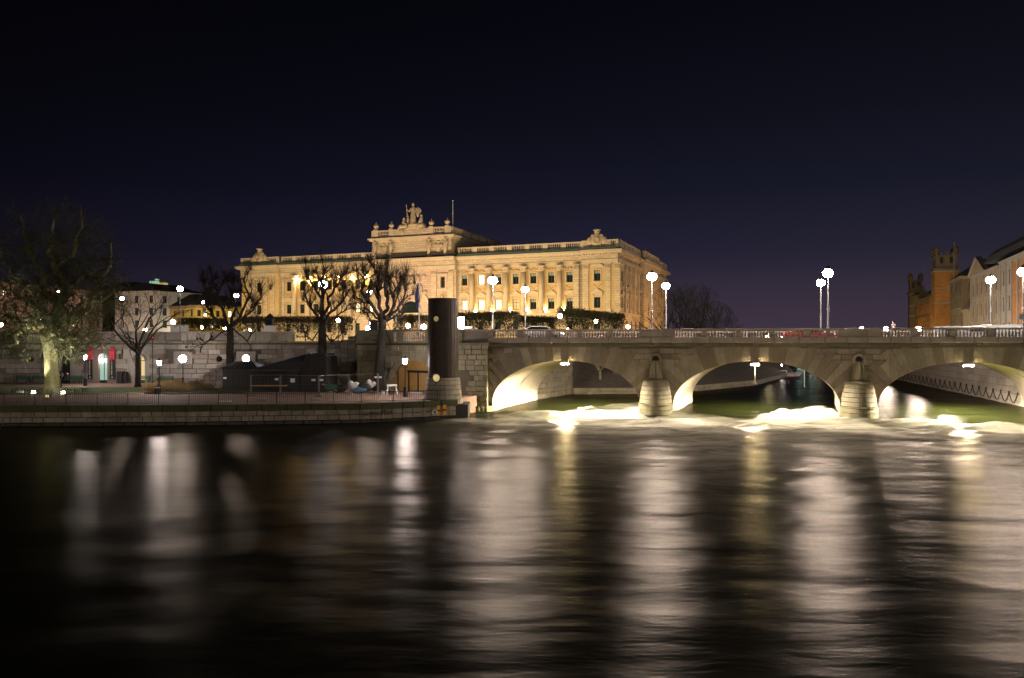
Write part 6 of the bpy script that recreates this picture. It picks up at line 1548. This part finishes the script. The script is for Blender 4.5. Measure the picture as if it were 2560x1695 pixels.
# ------------------------------------------------------------------ cars on the bridge
def car(lab, loc, rz, paint, van=False, group='cars crossing the bridge'):
    t = thing('parked_car' if False else 'car', lab, 'car', loc, rz, group)
    L = 4.4; prof = [(-2.2, .32), (2.2, .32), (2.2, .62), (2.05, .86), (1.2, .96), (.75, 1.38), (-.9, 1.44), (-1.75, 1.05), (-2.15, .98), (-2.2, .6)]
    if van: prof = [(-2.3, .32), (2.3, .32), (2.3, .8), (2.1, 1.1), (1.5, 1.8), (1.2, 1.95), (-2.2, 1.95), (-2.3, 1.8)]
    o = MB().prism(prof, 'y', -.86, .86).build('body', paint, t); bv = o.modifiers.new('b', 'BEVEL'); bv.width = .07; bv.segments = 2; bv.limit_method = 'ANGLE'
    gl = [(1.08, .99), (.72, 1.33), (-.85, 1.38), (-1.55, 1.05)] if not van else [(1.45, 1.2), (1.2, 1.75), (.2, 1.75), (.2, 1.2)]
    MB().prism(gl, 'y', -.875, .875).build('side_window', 'glass_dark', t)
    if van: MB().prism([(1.56, 1.78), (2.14, 1.12), (2.10, 1.10), (1.5, 1.76)], 'y', -.7, .7).build('windscreen', 'glass_dark', t)
    else:
        MB().prism([(1.24, .98), (.78, 1.39), (.75, 1.36), (1.18, .96)], 'y', -.7, .7).build('windscreen', 'glass_dark', t); MB().prism([(-1.78, 1.08), (-.95, 1.46), (-.93, 1.42), (-1.7, 1.04)], 'y', -.7, .7).build('rear_window', 'glass_dark', t)
    for x in (-1.35, 1.4):
        for y in (-.78, .78):
            w_ = MB().cyl((0, -.11, 0), (0, .11, 0), .32, n=16).build('wheel', 'tyre', t, (x, y, .32)); MB().cyl((0, -.125, 0), (0, .125, 0), .19, n=12).build('rim', 'galv', w_)
    for y in (-.62, .62):
        MB().box(2.15, 2.24, y-.16, y+.16, .62, .76).build('headlight', 'lamp_sign', t); MB().box(-2.24, -2.15, y-.16, y+.16, .72, .88).build('tail_light', 'red_light', t)
    return t
p = BW(bpx(2050), 5.0, 6.88); c1 = car('red car behind the balustrade of the middle arch, tail light showing', (p[0], p[1], 6.88), BANG, 'car_red')
p = BW(bpx(2462), 4.6, 6.88); c2 = car('white van whose roof shows above the balustrade near the right edge', (p[0], p[1], 6.88), BANG, 'car_white', True); c2.scale = (1, 1, .64); c1_ = c1; c1.scale = (1, 1, .78)
p = BW(bpx(2556)+.6, 7.5, 6.88); c3 = car('silver car at the right edge, windscreen above the parapet', (p[0], p[1], 6.88), BANG+math.pi, 'car_grey', True); c3.scale = (1, 1, .74)
p = BW(bpx(1334), 4.6, 6.88); c4 = car('pale car behind the balustrade above the left arch', (p[0], p[1], 6.88), BANG, 'car_white')
Y = 66.2; t = thing('street_sign', 'pale street sign on the last lamp post at the right edge', 'sign', (PX(2556, 66.8)-.1, 66.6, 6.87)); MB().box(-.35, .35, -.02, .02, PZ(800, 67)-6.87, PZ(785, 67)-6.87).build('plate', 'car_white', t); MB().cyl((.3, .05, 0), (.3, .05, PZ(784, 67)-6.87), .03).build('post', 'iron', t)

# ------------------------------------------------------------------ buildings on the right bank
RDIR = Vector((.382, 1, 0)).normalized(); RBX = 40.0
def rpos(x):                                   # distance Y on the building line for a photograph column
    r = (x-1280)/F; return RBX/(r-.382)
def building(name, lab, p, q, depth, h, mt, cols, floors, z0=6.8, fl0=1.2, wz=1.7, ww=1.0, lit=(), roof='roof_dark', roofh=2.5, bands=(), side=True, flip=False, lit_mt='lit_yellow', corn='beige_front', rel=0, sidecols=3):
    """front runs p -> q (xy); the body lies to the left of that direction"""
    P = Vector((*p, 0)); Q = Vector((*q, 0)); d = Q-P; L = d.length; a = math.atan2(d.y, d.x)
    t = thing(name, lab, 'building', (P.x, P.y, z0), a)
    fh = (h-.8)/floors; hs = []; cw = L/cols
    for i in range(cols):
        for j in range(floors):
            x = cw*(i+.5); z = j*fh+fl0; hs.append((x-ww/2, x+ww/2, z, z+min(wz, fh-.9)))
    m = MB(); wall_holes(m, 0, L, -.2, h, hs, 0, .3); m.build('front_wall', mt, t)
    shs = []
    if side:
        sc_ = depth/sidecols
        for i in range(sidecols):
            for j in range(floors): x = sc_*(i+.5); z = j*fh+fl0; shs.append((x-ww/2, x+ww/2, z, z+min(wz, fh-.9)))
    for (ox, rr, hh) in ((0, -90, shs), (L, 90, shs)):
        m = MB(); wall_holes(m, 0, depth, -.2, h, [((depth-h_[1]) if rr < 0 else h_[0], (depth-h_[0]) if rr < 0 else h_[1], h_[2], h_[3]) for h_ in hh], 0, .3)
        m.build('side_wall', mt, t, (ox, 0 if rr > 0 else depth, 0), R(rr))
        for h_ in hh: 
            window(t, 0, 0, h_[1]-h_[0], h_[3]-h_[2], 'glass_dark', off=(ox+(.2 if rr < 0 else -.2), (h_[0]+h_[1])/2, h_[2]), rz=R(rr))
    MB().box(0, L, depth-.1, depth, -.2, h).build('rear_wall', mt, t)
    k = 0
    for h_ in hs:
        window(t, (h_[0]+h_[1])/2, h_[2], h_[1]-h_[0], h_[3]-h_[2], lit_mt if k in lit else 'glass_dark', .2); k += 1
    MB().box(-.4, L+.4, -.45, depth+.4, h, h+.35).build('cornice', corn, t); MB().box(-.2, L+.2, -.25, depth+.2, h-.4, h).build('cornice_bed', corn, t)
    for z in bands: MB().box(-.08, L+.08, -.14, .0, z, z+.25).build('string_course', corn, t)
    if roofh: MB().add([(-.4, -.45, h+.35), (L+.4, -.45, h+.35), (L+.4, depth+.4, h+.35), (-.4, depth+.4, h+.35), (L*.12+1, depth*.4, h+.35+roofh), (L*.88-1, depth*.4, h+.35+roofh), (L*.88-1, depth*.6, h+.35+roofh), (L*.12+1, depth*.6, h+.35+roofh)], [(0,1,5,4), (1,2,6,5), (2,3,7,6), (3,0,4,7), (4,5,6,7)]).build('roof', roof, t)
    return t
def rp_(Y, back=0.0): n = Vector((RDIR.y, -RDIR.x, 0)); v = Vector((RBX+.382*Y, Y, 0)) + n*back; return (v.x, v.y)
# front along the quay seen from the water: far end first so that the body lies landward
def rbuild(name, lab, xn, xf, h, **k):
    Yn, Yf = rpos(xn), rpos(xf); return building(name, lab, rp_(Yf, k.pop('set', 0)), rp_(Yn, k.pop('set2', 0)), k.pop('depth', 14), h, **k)
Yf, Yn = rpos(2280), rpos(2334)
ob = rbuild('orange_building', 'long orange building with lit windows and dark corner turrets at far right', 2336, 2281, 15.6, mt='orange_front', cols=13, floors=5, ww=1.3, wz=1.9, lit=(7, 18, 31, 32, 42, 50, 25, 56), bands=(3.4, 9.4), roofh=4, corn='copper', lit_mt='lit_white')
def turret(parent_name, lab, x, Y, w_, h0, h1, mt, top='bark_dark', z0=6.8):
    t = thing(parent_name, lab, 'tower', (PX(x, Y), Y, z0), math.atan2(RDIR.y, RDIR.x)-R(90)); hw = w_/2
    MB().box(-hw, hw, -hw, hw, 0, h0).build('tower_shaft', mt, t)
    for z in (h0*.55, h0*.75, h0-.4): MB().box(-hw-.15, hw+.15, -hw-.15, hw+.15, z, z+.35).build('string_course', 'grey_front', t)
    MB().box(-hw-.35, hw+.35, -hw-.35, hw+.35, h0, h0+.7).build('gallery', 'brown_front', t)
    MB().box(-hw*.9, hw*.9, -hw*.9, hw*.9, h0+.7, h1).build('belfry', 'brown_front', t)
    for sx in (-1, 1): MB().box(sx*hw*.4-.4, sx*hw*.4+.4, -hw*.9-.06, -hw*.9, h0+2, h0+4.2).build('belfry_opening', 'black', t)
    MB().box(-hw-.1, hw+.1, -hw-.1, hw+.1, h1, h1+.5).build('crown_ledge', 'brown_front', t)
    for sx in (-1, 1):
        for sy in (-1, 1): MB().lathe([(.6, 0), (.6, 1.6), (.75, 1.7), (.1, 2.9)], n=6).build('pinnacle', 'brown_front', t, (sx*hw*.8, sy*hw*.8, h1+.5))
    for k in range(3): MB().box(-hw*.5+k*hw*.5-.25, -hw*.5+k*hw*.5+.25, -hw, -hw+.3, h1+.5, h1+1.2).build('merlon', 'brown_front', t)
    return t
Y = rpos(2362)-1; tq = turret('orange_tower', 'square orange tower with a dark crenellated top at the end of the orange building', 2362, Y, 6.0, PZ(678, Y)-6.8, PZ(640, Y)-6.8-.5, 'orange_front')
Y = rpos(2288)+2; turret('dark_turret', 'small dark turret at the far left corner of the orange building', 2288, Y, 4.2, PZ(735, Y)-6.8, PZ(706, Y)-6.8, 'brown_front')
for i, (x, y, Y) in enumerate(((2308, 720, 262), (2322, 735, 250))):
    t = thing('dark_gable', ['taller', 'lower'][i]+' dark gable rising from the roof of the orange building', 'gable', (PX(x, Y), Y, 20)); hh = PZ(y, Y)-20
    MB().prism([(-1.6, 0), (1.6, 0), (1.6, hh*.6), (.5, hh*.8), (0, hh+1), (-.5, hh*.8), (-1.6, hh*.6)], 'y', 0, 4).build('gable_wall', 'brown_front', t); MB().cyl((0, 2, hh), (0, 2, hh+2), .08).build('spike', 'iron', t)
for x, y0, y1, Y, lab in ((2312, 720, 640, 258, 'thin flagpole on the roof of the orange building'), (2385, 690, 606, 203, 'tall flagpole between the orange tower and the brown building')):
    t = thing('rooftop_pole', lab, 'flagpole', (PX(x, Y), Y, PZ(y0+40, Y))); MB().cyl((0, 0, 0), (0, 0, PZ(y1, Y)-PZ(y0+40, Y)), .13, .08).build('pole', 'grey_metal', t); MB().sphere((0, 0, PZ(y1, Y)-PZ(y0+40, Y)), .2).build('finial', 'grey_metal', t)
rbuild('brown_building', 'dark brown building with tall windows between the orange tower and the pedimented building', 2403, 2375, 17.0, mt='brown_front', cols=5, floors=4, ww=1.2, wz=2.4, lit=(0, 12), bands=(4.2, 9.0), roofh=4.5, corn='beige_front', lit_mt='lit_white')
rbuild('small_pavilion', 'low ornate stone front with a lit doorway between the brown and pedimented buildings', 2424, 2407, 8.2, mt='beige_front', cols=2, floors=1, ww=1.5, wz=3.8, fl0=.8, lit=(0, 1), roofh=0, corn='beige_front', lit_mt='lit_white', depth=8)
sp_ = rbuild('pedimented_building', 'pale building with a triangular gable and pilasters near the right edge', 2497, 2428, 15.8, mt='beige_front', cols=6, floors=3, ww=1.1, wz=2.8, lit=(1,), bands=(4.8, 10), roofh=3.0, corn='grey_front', lit_mt='lit_yellow', side=False)
L_ = (Vector(rp_(rpos(2497)))-Vector(rp_(rpos(2428)))).length
MB().prism([(0, 16.15), (L_*.62, 16.15), (L_*.31, 19.6)], 'y', -.5, .3).build('pediment', 'beige_front', sp_); MB().prism([(-.4, 16.15), (L_*.31, 20.1), (L_*.62+.4, 16.15), (L_*.62, 16.15), (L_*.31, 19.6), (0, 16.15)], 'y', -.8, .5).build('pediment_cornice', 'grey_front', sp_)
for k in range(7): MB().box(L_*k/6-.35, L_*k/6+.35, -.25, .02, 4.9, 15.4).build('pilaster', 'grey_front', sp_)
MB().box(L_+.0, L_+.35, .5, 6.5, .2, 15.2).build('end_panel', 'orange_front', sp_)
dp = rbuild('domed_building', 'pale building with orange walls under a big dark dome at the right edge', 2600, 2502, 16.3, mt='grey_front', cols=6, floors=3, ww=1.2, wz=3.0, lit=(), bands=(3.4, 9.6), roofh=0, corn='grey_front', side=False, depth=26)
L_ = (Vector(rp_(rpos(2600)))-Vector(rp_(rpos(2502)))).length
for k in (2, 3, 5): MB().box(L_*k/6+.5, L_*(k+1)/6-.5, -.06, -.01, 3.7, 15.5).build('orange_panel', 'orange_front', dp)
for k in range(7): MB().box(L_*k/6-.45, L_*k/6+.45, -.3, .02, .0, 15.9).build('pilaster', 'grey_front', dp)
m = MB(); rr = [(0, 1.02), (1.3, .99), (2.6, .90), (3.7, .74), (4.4, .52), (4.6, .42)]
vs = []; fs = []
for z, k in rr: vs += [(L_*.5-L_*.62*k+0, 12-14*k, 16.65+z), (L_*.5+L_*.62*k, 12-14*k, 16.65+z), (L_*.5+L_*.62*k, 12+14*k, 16.65+z), (L_*.5-L_*.62*k, 12+14*k, 16.65+z)]
for j in range(len(rr)-1):
    for i in range(4): fs.append((j*4+i, j*4+(i+1) % 4, (j+1)*4+(i+1) % 4, (j+1)*4+i))
fs.append(tuple(range(len(vs)-4, len(vs)))); m.add(vs, fs); m.build('dome', 'roof_dark', dp)

# right bank quay wall with its hanging chains
q0, q1 = RQ[0], (RQ[0][0]+.296*200, RQ[0][1]+200)
P5, L5, A5 = frame2(q1, q0)
qr = thing('right_quay_wall', 'high stone quay wall with hanging chains seen through the right arch', 'wall', P5, A5)
s = L5
s = 120
courses(qr, 'parapet', L5-95, L5+.1, -.1, 9, 6.75/9, 2.9, dep=.3, jit=.02, y=-.06)
MB().box(0, L5, -.25, .6, 6.6, 6.85).build('coping', 'parapet', qr)
for k in range(24):
    sa = L5-.6-2.6*k; m = MB(); n = 8; pts = [Vector((sa-2.6*i/n, -.16, 1.5-1.0*math.sin(math.pi*i/n))) for i in range(n+1)]
    for a, b in zip(pts[:-1], pts[1:]): m.cyl(a, b, .045, n=5, cap=False)
    m.build('chain', 'iron', qr)
    MB().sphere((sa, -.15, 1.55), .1, 6, 4).build('chain_ring', 'iron', qr)
for i, (sd, zz, pw) in enumerate(((10, 1.3, 1), (30, 1.75, 1), (55, 2.3, 1), (84, 3.0, 1), (116, 3.7, 1))):
    p = (RQ[0][0]+.296*sd+2.5, RQ[0][1]+sd); t = thing('quay_lamp', f'street lamp on the right quay behind the bridge, {["first","second","third","fourth","fifth"][i]} from the bridge', 'street lamp', (p[0], p[1], 6.8), 0, 'street lamps along the right quay')
    MB().cyl((0, 0, 0), (0, 0, zz-.3), .08, .05).build('pole', 'iron', t); link('bulb', bulb_mesh(.48, 'lamp'), t, (0, 0, zz))

def wash(lab, p, q, e, col, n):
    """unseen ground fitting added to throw light up a house front"""
    t = thing('unseen_washer', lab, 'floodlight', (p[0], p[1], 6.8), math.atan2(q[1]-p[1], q[0]-p[0])-R(90)); MB().box(-.3, .3, -.2, .2, 0, .35).build('housing', 'iron', t)
    a_ = area('bulb_light', (p[0], p[1], 7.25), (q[0], q[1], 6.8+n), e, col, .5, .4); a_.parent = t; a_.matrix_parent_inverse = (Matrix.Translation(t.location) @ Matrix.Rotation(t.rotation_euler.z, 4, 'Z')).inverted()
for i, (Y, e, col, n) in enumerate(((rpos(2330), 2300, (1, .74, .38), 9), (rpos(2350), 1900, (1, .74, .38), 9), (rpos(2300), 1800, (1, .74, .38), 9), (rpos(2385), 1800, (1, .86, .5), 7), (rpos(2415), 1800, (1, .9, .55), 6), (rpos(2450), 1700, (1, .84, .58), 9), (rpos(2490), 1500, (1, .82, .6), 9), (rpos(2525), 1700, (1, .82, .62), 9), (rpos(2560), 1700, (1, .82, .62), 9))):
    wash('unseen ground light washing ' + ['the middle of the orange building', 'the right end of the orange building', 'the left end of the orange building', 'the brown building', 'the low ornate front', 'the left half of the pedimented building', 'the right half of the pedimented building', 'the left part of the domed building', 'the right part of the domed building'][i], rp_(Y-4, -9), rp_(Y+2, 0), e*.5, col, n)
Y = rpos(2362)-1
wash('unseen ground light before the orange tower', (PX(2362, Y)-2, Y-13), (PX(2362, Y), Y-3), 1000, (1, .74, .36), 10)
# ------------------------------------------------------------------ left: buildings beyond the terrace
lb = building('grey_building', 'grey four storey building with arched windows and a dark roof beyond the terrace', (PX(396, 229), 229), (PX(497, 246), 246), 16, PZ(729, 229)-6.8, mt='grey_front', cols=5, floors=4, ww=1.3, wz=2.2, lit=(0, 2, 19, 4), bands=(4.2, 8.4), roofh=2.6, corn='grey_front', lit_mt='lit_yellow')
lb2 = building('grey_wing', 'dim front wing of the grey building, half hidden by the second tree', (PX(300, 240), 240), (PX(394, 228.5), 228.5), 14, PZ(729, 229)-7.0, mt='grey_front', cols=5, floors=4, ww=1.3, wz=2.2, lit=(3, 12), roofh=2.4, corn='grey_front', lit_mt='lit_dim')
pb_ = building('pink_palace', 'broad brownish pink palace front glimpsed through the big tree', (PX(-60, 190), 190), (PX(256, 236), 236), 20, 15.6, mt='pink_front', cols=13, floors=4, ww=1.2, wz=2.2, lit=(5, 11, 37), roofh=0, corn='beige_front', lit_mt='lit_white')
db = building('dark_building', 'dark building with two lit windows between the pink palace and the grey wing', (PX(257, 262), 262), (PX(312, 258), 258), 14, 19, mt='dark_front', cols=4, floors=5, ww=1.5, wz=2.0, lit=(10, 13, 14), roofh=2, corn='dark_front', lit_mt='lit_yellow')
yb = building('yellow_building', 'low lamp lit yellow building behind the hedge left of the palace', (PX(490, 214), 214), (PX(612, 226), 226), 14, PZ(768, 220)-6.8, mt='yellow_front', cols=8, floors=3, ww=1.1, wz=1.8, lit=(16, 17, 3, 5, 7), roofh=3.4, corn='beige_front', lit_mt='lit_white')
hl = MB(); vs = [(PX(x, 560), 560, PZ(y, 560)) for x, y in ((140, 760), (240, 735), (330, 716), (380, 713), (430, 716), (500, 730), (560, 745), (640, 765), (760, 800))]
n = len(vs); hl.add(vs + [(v[0], 760, v[2]*.8) for v in vs] + [(v[0], 540, 5) for v in vs], [(i, i+1, n+i+1, n+i) for i in range(n-1)] + [(2*n+i, 2*n+i+1, i+1, i) for i in range(n-1)])
struct(hl.build('hill', 'hedge'))
t = thing('hilltop_building', 'small floodlit greenish building on the far hill, left of the tall lamp', 'building', (PX(392, 565), 565, PZ(714, 565)))
MB().box(-5.5, -1, 0, 5, 0, 3.4).build('wall', 'lit_green', t); MB().box(-1, 6, 0, 5, 0, 2.2).build('wing', 'lit_dim', t); MB().box(-1.4, .4, 0, 3, 2.2, 5.0).build('turret', 'lit_green', t); MB().box(-6, 6.5, -.5, 5.5, 3.4, 3.7).build('roof', 'roof_dark', t)  # floodlight on the walls is put into their own glow
M['lamp_yel'] = emit('lamp_yel', (1, .78, .35), 110)
for i, (x, y, Yl, e, c_) in enumerate(((520, 815, 205, 2600, (1, .8, .35)), (575, 812, 212, 2600, (1, .8, .35)))):
    t = thing('street_lamp', ['street lamp before the left half of the yellow building', 'street lamp before the right half of the yellow building'][i], 'street lamp', (PX(x, Yl), Yl-4, 6.8)); MB().cyl((0, 0, 0), (0, 0, 4), .08).build('pole', 'iron', t); link('bulb', bulb_mesh(.42, 'lamp_yel'), t, (0, 0, 4.2))
t = thing('street_lamp', 'bare white lamp above the roof line right of the grey building', 'street lamp', (PX(508, 200), 200, 6.8)); MB().cyl((0, 0, 0), (0, 0, PZ(756, 200)-7), .1).build('pole', 'iron', t); link('bulb', bulb_mesh(.36, 'lamp_park'), t, (0, 0, PZ(756, 200)-6.8))

# ------------------------------------------------------------------ upstream: far bridge, lamps and shore lights seen under the arches
fb = thing('far_bridge', 'dark distant bridge seen through the middle arch', 'bridge', (30, 268, 0), R(-8))
m = MB().box(-30, 130, 0, 8, 4.9, 6.2); m.build('deck', 'dark_front', fb)
for k in range(7): MB().box(-22+k*22, -19+k*22, 0, 8, -1, 4.9).build('bridge_pier', 'dark_front', fb)
def shore_lamp(x, Y, z, mt, r, lab):
    t = thing('shore_lamp', lab, 'lamp', (PX(x, Y), Y, 5.0), 0, 'distant lamps upstream of the bridge'); MB().cyl((0, 0, 0), (0, 0, z-5-r), .1, n=6).build('pole', 'iron', t); link('bulb', bulb_mesh(r, mt), t, (0, 0, z-5))
M['lamp_far'] = emit('lamp_far', (1, .85, .5), 75); M['lamp_far2'] = emit('lamp_far2', (.55, 1, .85), 34); M['lamp_far3'] = emit('lamp_far3', (1, .9, .9), 45)
for x, Y, z, mt, r, lab in ((1921, 266, 9.4, 'lamp_far', .85, 'brightest distant lamp, mirrored in the water under the middle arch'), (1957, 266, 9.0, 'lamp_far3', .6, 'distant white lamp right of the brightest one'), (2001, 266, 8.8, 'lamp_far2', .6, 'distant greenish lamp, left of two'), (2030, 266, 8.8, 'lamp_far2', .6, 'distant greenish lamp, right of two'), (2045, 268, 9.2, 'lamp_far', .35, 'distant small yellow lamp at the right of the row')):
    shore_lamp(x, Y, z, mt, r, lab)
for i, (x, y, w2, hh, mt, lab) in enumerate(((1929, 912, 2.2, 1.6, 'blue_panel', 'blue lit panel on the far waterside'), (1946, 914, 1.4, 1.4, 'far_white', 'white lit panel beside the blue one'), (1960, 918, 2.6, 1.0, 'green_panel', 'green lit strip on the far waterside'))):
    Yp = 225; t = thing('lit_hoarding', lab, 'hoarding', (PX(x, Yp), Yp, PZ(y, Yp)-hh/2)); MB().box(-w2/2, w2/2, 0, .2, .0, hh).build('panel', mt, t); MB().box(-.1, .1, .05, .15, -1.2, 0).build('post', 'iron', t)
def boat(lab, x, Y, L, mt):
    t = thing('moored_boat', lab, 'boat', (PX(x, Y), Y, .3)); h = MB()
    h.add([(-L/2, -.9, .5), (L*.3, -.9, .55), (L/2, 0, .8), (L*.3, .9, .55), (-L/2, .9, .5), (-L/2+.2, -.6, -.1), (L*.3, -.6, -.1), (L*.42, 0, -.1), (L*.3, .6, -.1), (-L/2+.2, .6, -.1)], [(0,1,6,5), (1,2,7,6), (2,3,8,7), (3,4,9,8), (4,0,5,9), (0,4,3,2,1), (5,6,7,8,9)])
    h.build('hull', mt, t); MB().box(-L*.25, L*.15, -.6, .6, .5, 1.2).build('cabin', 'white', t); MB().box(-L*.22, L*.12, -.62, .62, .75, 1.05).build('cabin_window', 'glass_dark', t)
boat('long pale boat moored upstream, left of the hanging rod', 1862, 170, 9, 'car_white')
boat('pale boat moored upstream, right of the hanging rod', 1948, 150, 9, 'car_white')
for i, (x, Y) in enumerate(((1862, 168), (1948, 148))):
    t = thing('mooring_lamp', ['low lamp over the left moored boat', 'low lamp over the right moored boat'][i], 'lamp', (PX(x, Y), Y-1.5, .3)); MB().cyl((0, 0, -.8), (0, 0, 2.2), .05).build('pole', 'iron', t); link('bulb', bulb_mesh(.12, 'lamp_park'), t, (0, 0, 2.3))
bl_ = thing('buoy_line', 'line of small red floats strung across the river upstream', 'buoys', (0, 0, 0))
me_ = MB().sphere((0, 0, 0), .17, 6, 4).mesh('float', 'red')
for k in range(36): link('float', me_, bl_, (PX(1820+k*7.6, 148), 148, .34))
t = thing('red_buoy_rope', 'thin white depth pole at the right side of the middle arch', 'pole', (PX(2011, 112), 112, .0)); MB().cyl((0, 0, 0), (0, 0, 3.2), .07).build('pole', 'white', t); MB().sphere((0, 0, 3.2), .1).build('tip', 'red', t)

# ------------------------------------------------------------------ street lamps on the deck the picture is taken from
for i, (x, y) in enumerate(((-70, -55), (-25, -55), (25, -55), (70, -55))):
    t = thing('deck_lamp', f'street lamp on the deck behind the viewpoint, {["far left","left","right","far right"][i]} of it', 'street lamp', (x, y, 4.8), 0, 'street lamps on the deck behind the viewpoint')
    MB().lathe([(.2, 0), (.15, .9), (.08, 1.0), (.06, 6.3)], n=8).build('pole', 'grey_metal', t)
    M['lamp_deck'] = M.get('lamp_deck') or emit('lamp_deck', (1, .83, .66), 3000)
    link('bulb', bulb_mesh(.45, 'lamp_deck'), t, (0, 0, 6.7)); MB().lathe([(.4, 7.05), (.1, 7.3)], n=8).build('cap', 'iron', t)

# ------------------------------------------------------------------ turn lettering into meshes
bpy.context.view_layer.update(); dg = bpy.context.evaluated_depsgraph_get()
for o in [o for o in C.objects if o.type == 'FONT']:
    me = bpy.data.meshes.new_from_object(o.evaluated_get(dg)); n_ = o.name.split('.')[0]; par, mx = o.parent, o.matrix_local.copy()
    bpy.data.objects.remove(o); q = link(n_, me, par); q.matrix_local = mx

wash('unseen ground light before the flank of the grey building', (PX(470, 232), 228), (PX(450, 238), 238), 2000, (1, .9, .72), 9)  # unseen fittings added to brighten the fronts beyond the terrace
wash('unseen ground light before the front wing of the grey building', (PX(350, 222), 220), (PX(350, 235), 235), 1500, (1, .9, .72), 9)
wash('unseen ground light before the right end of the pink palace', (PX(200, 205), 208), (PX(190, 226), 226), 4200, (1, .70, .58), 8)
wash('unseen ground light before the left end of the pink palace', (PX(60, 182), 182), (PX(50, 206), 206), 4200, (1, .72, .60), 8)
wash('unseen ground light before the yellow building', (PX(545, 200), 203), (PX(550, 219), 219), 1600, (1, .78, .32), 6)
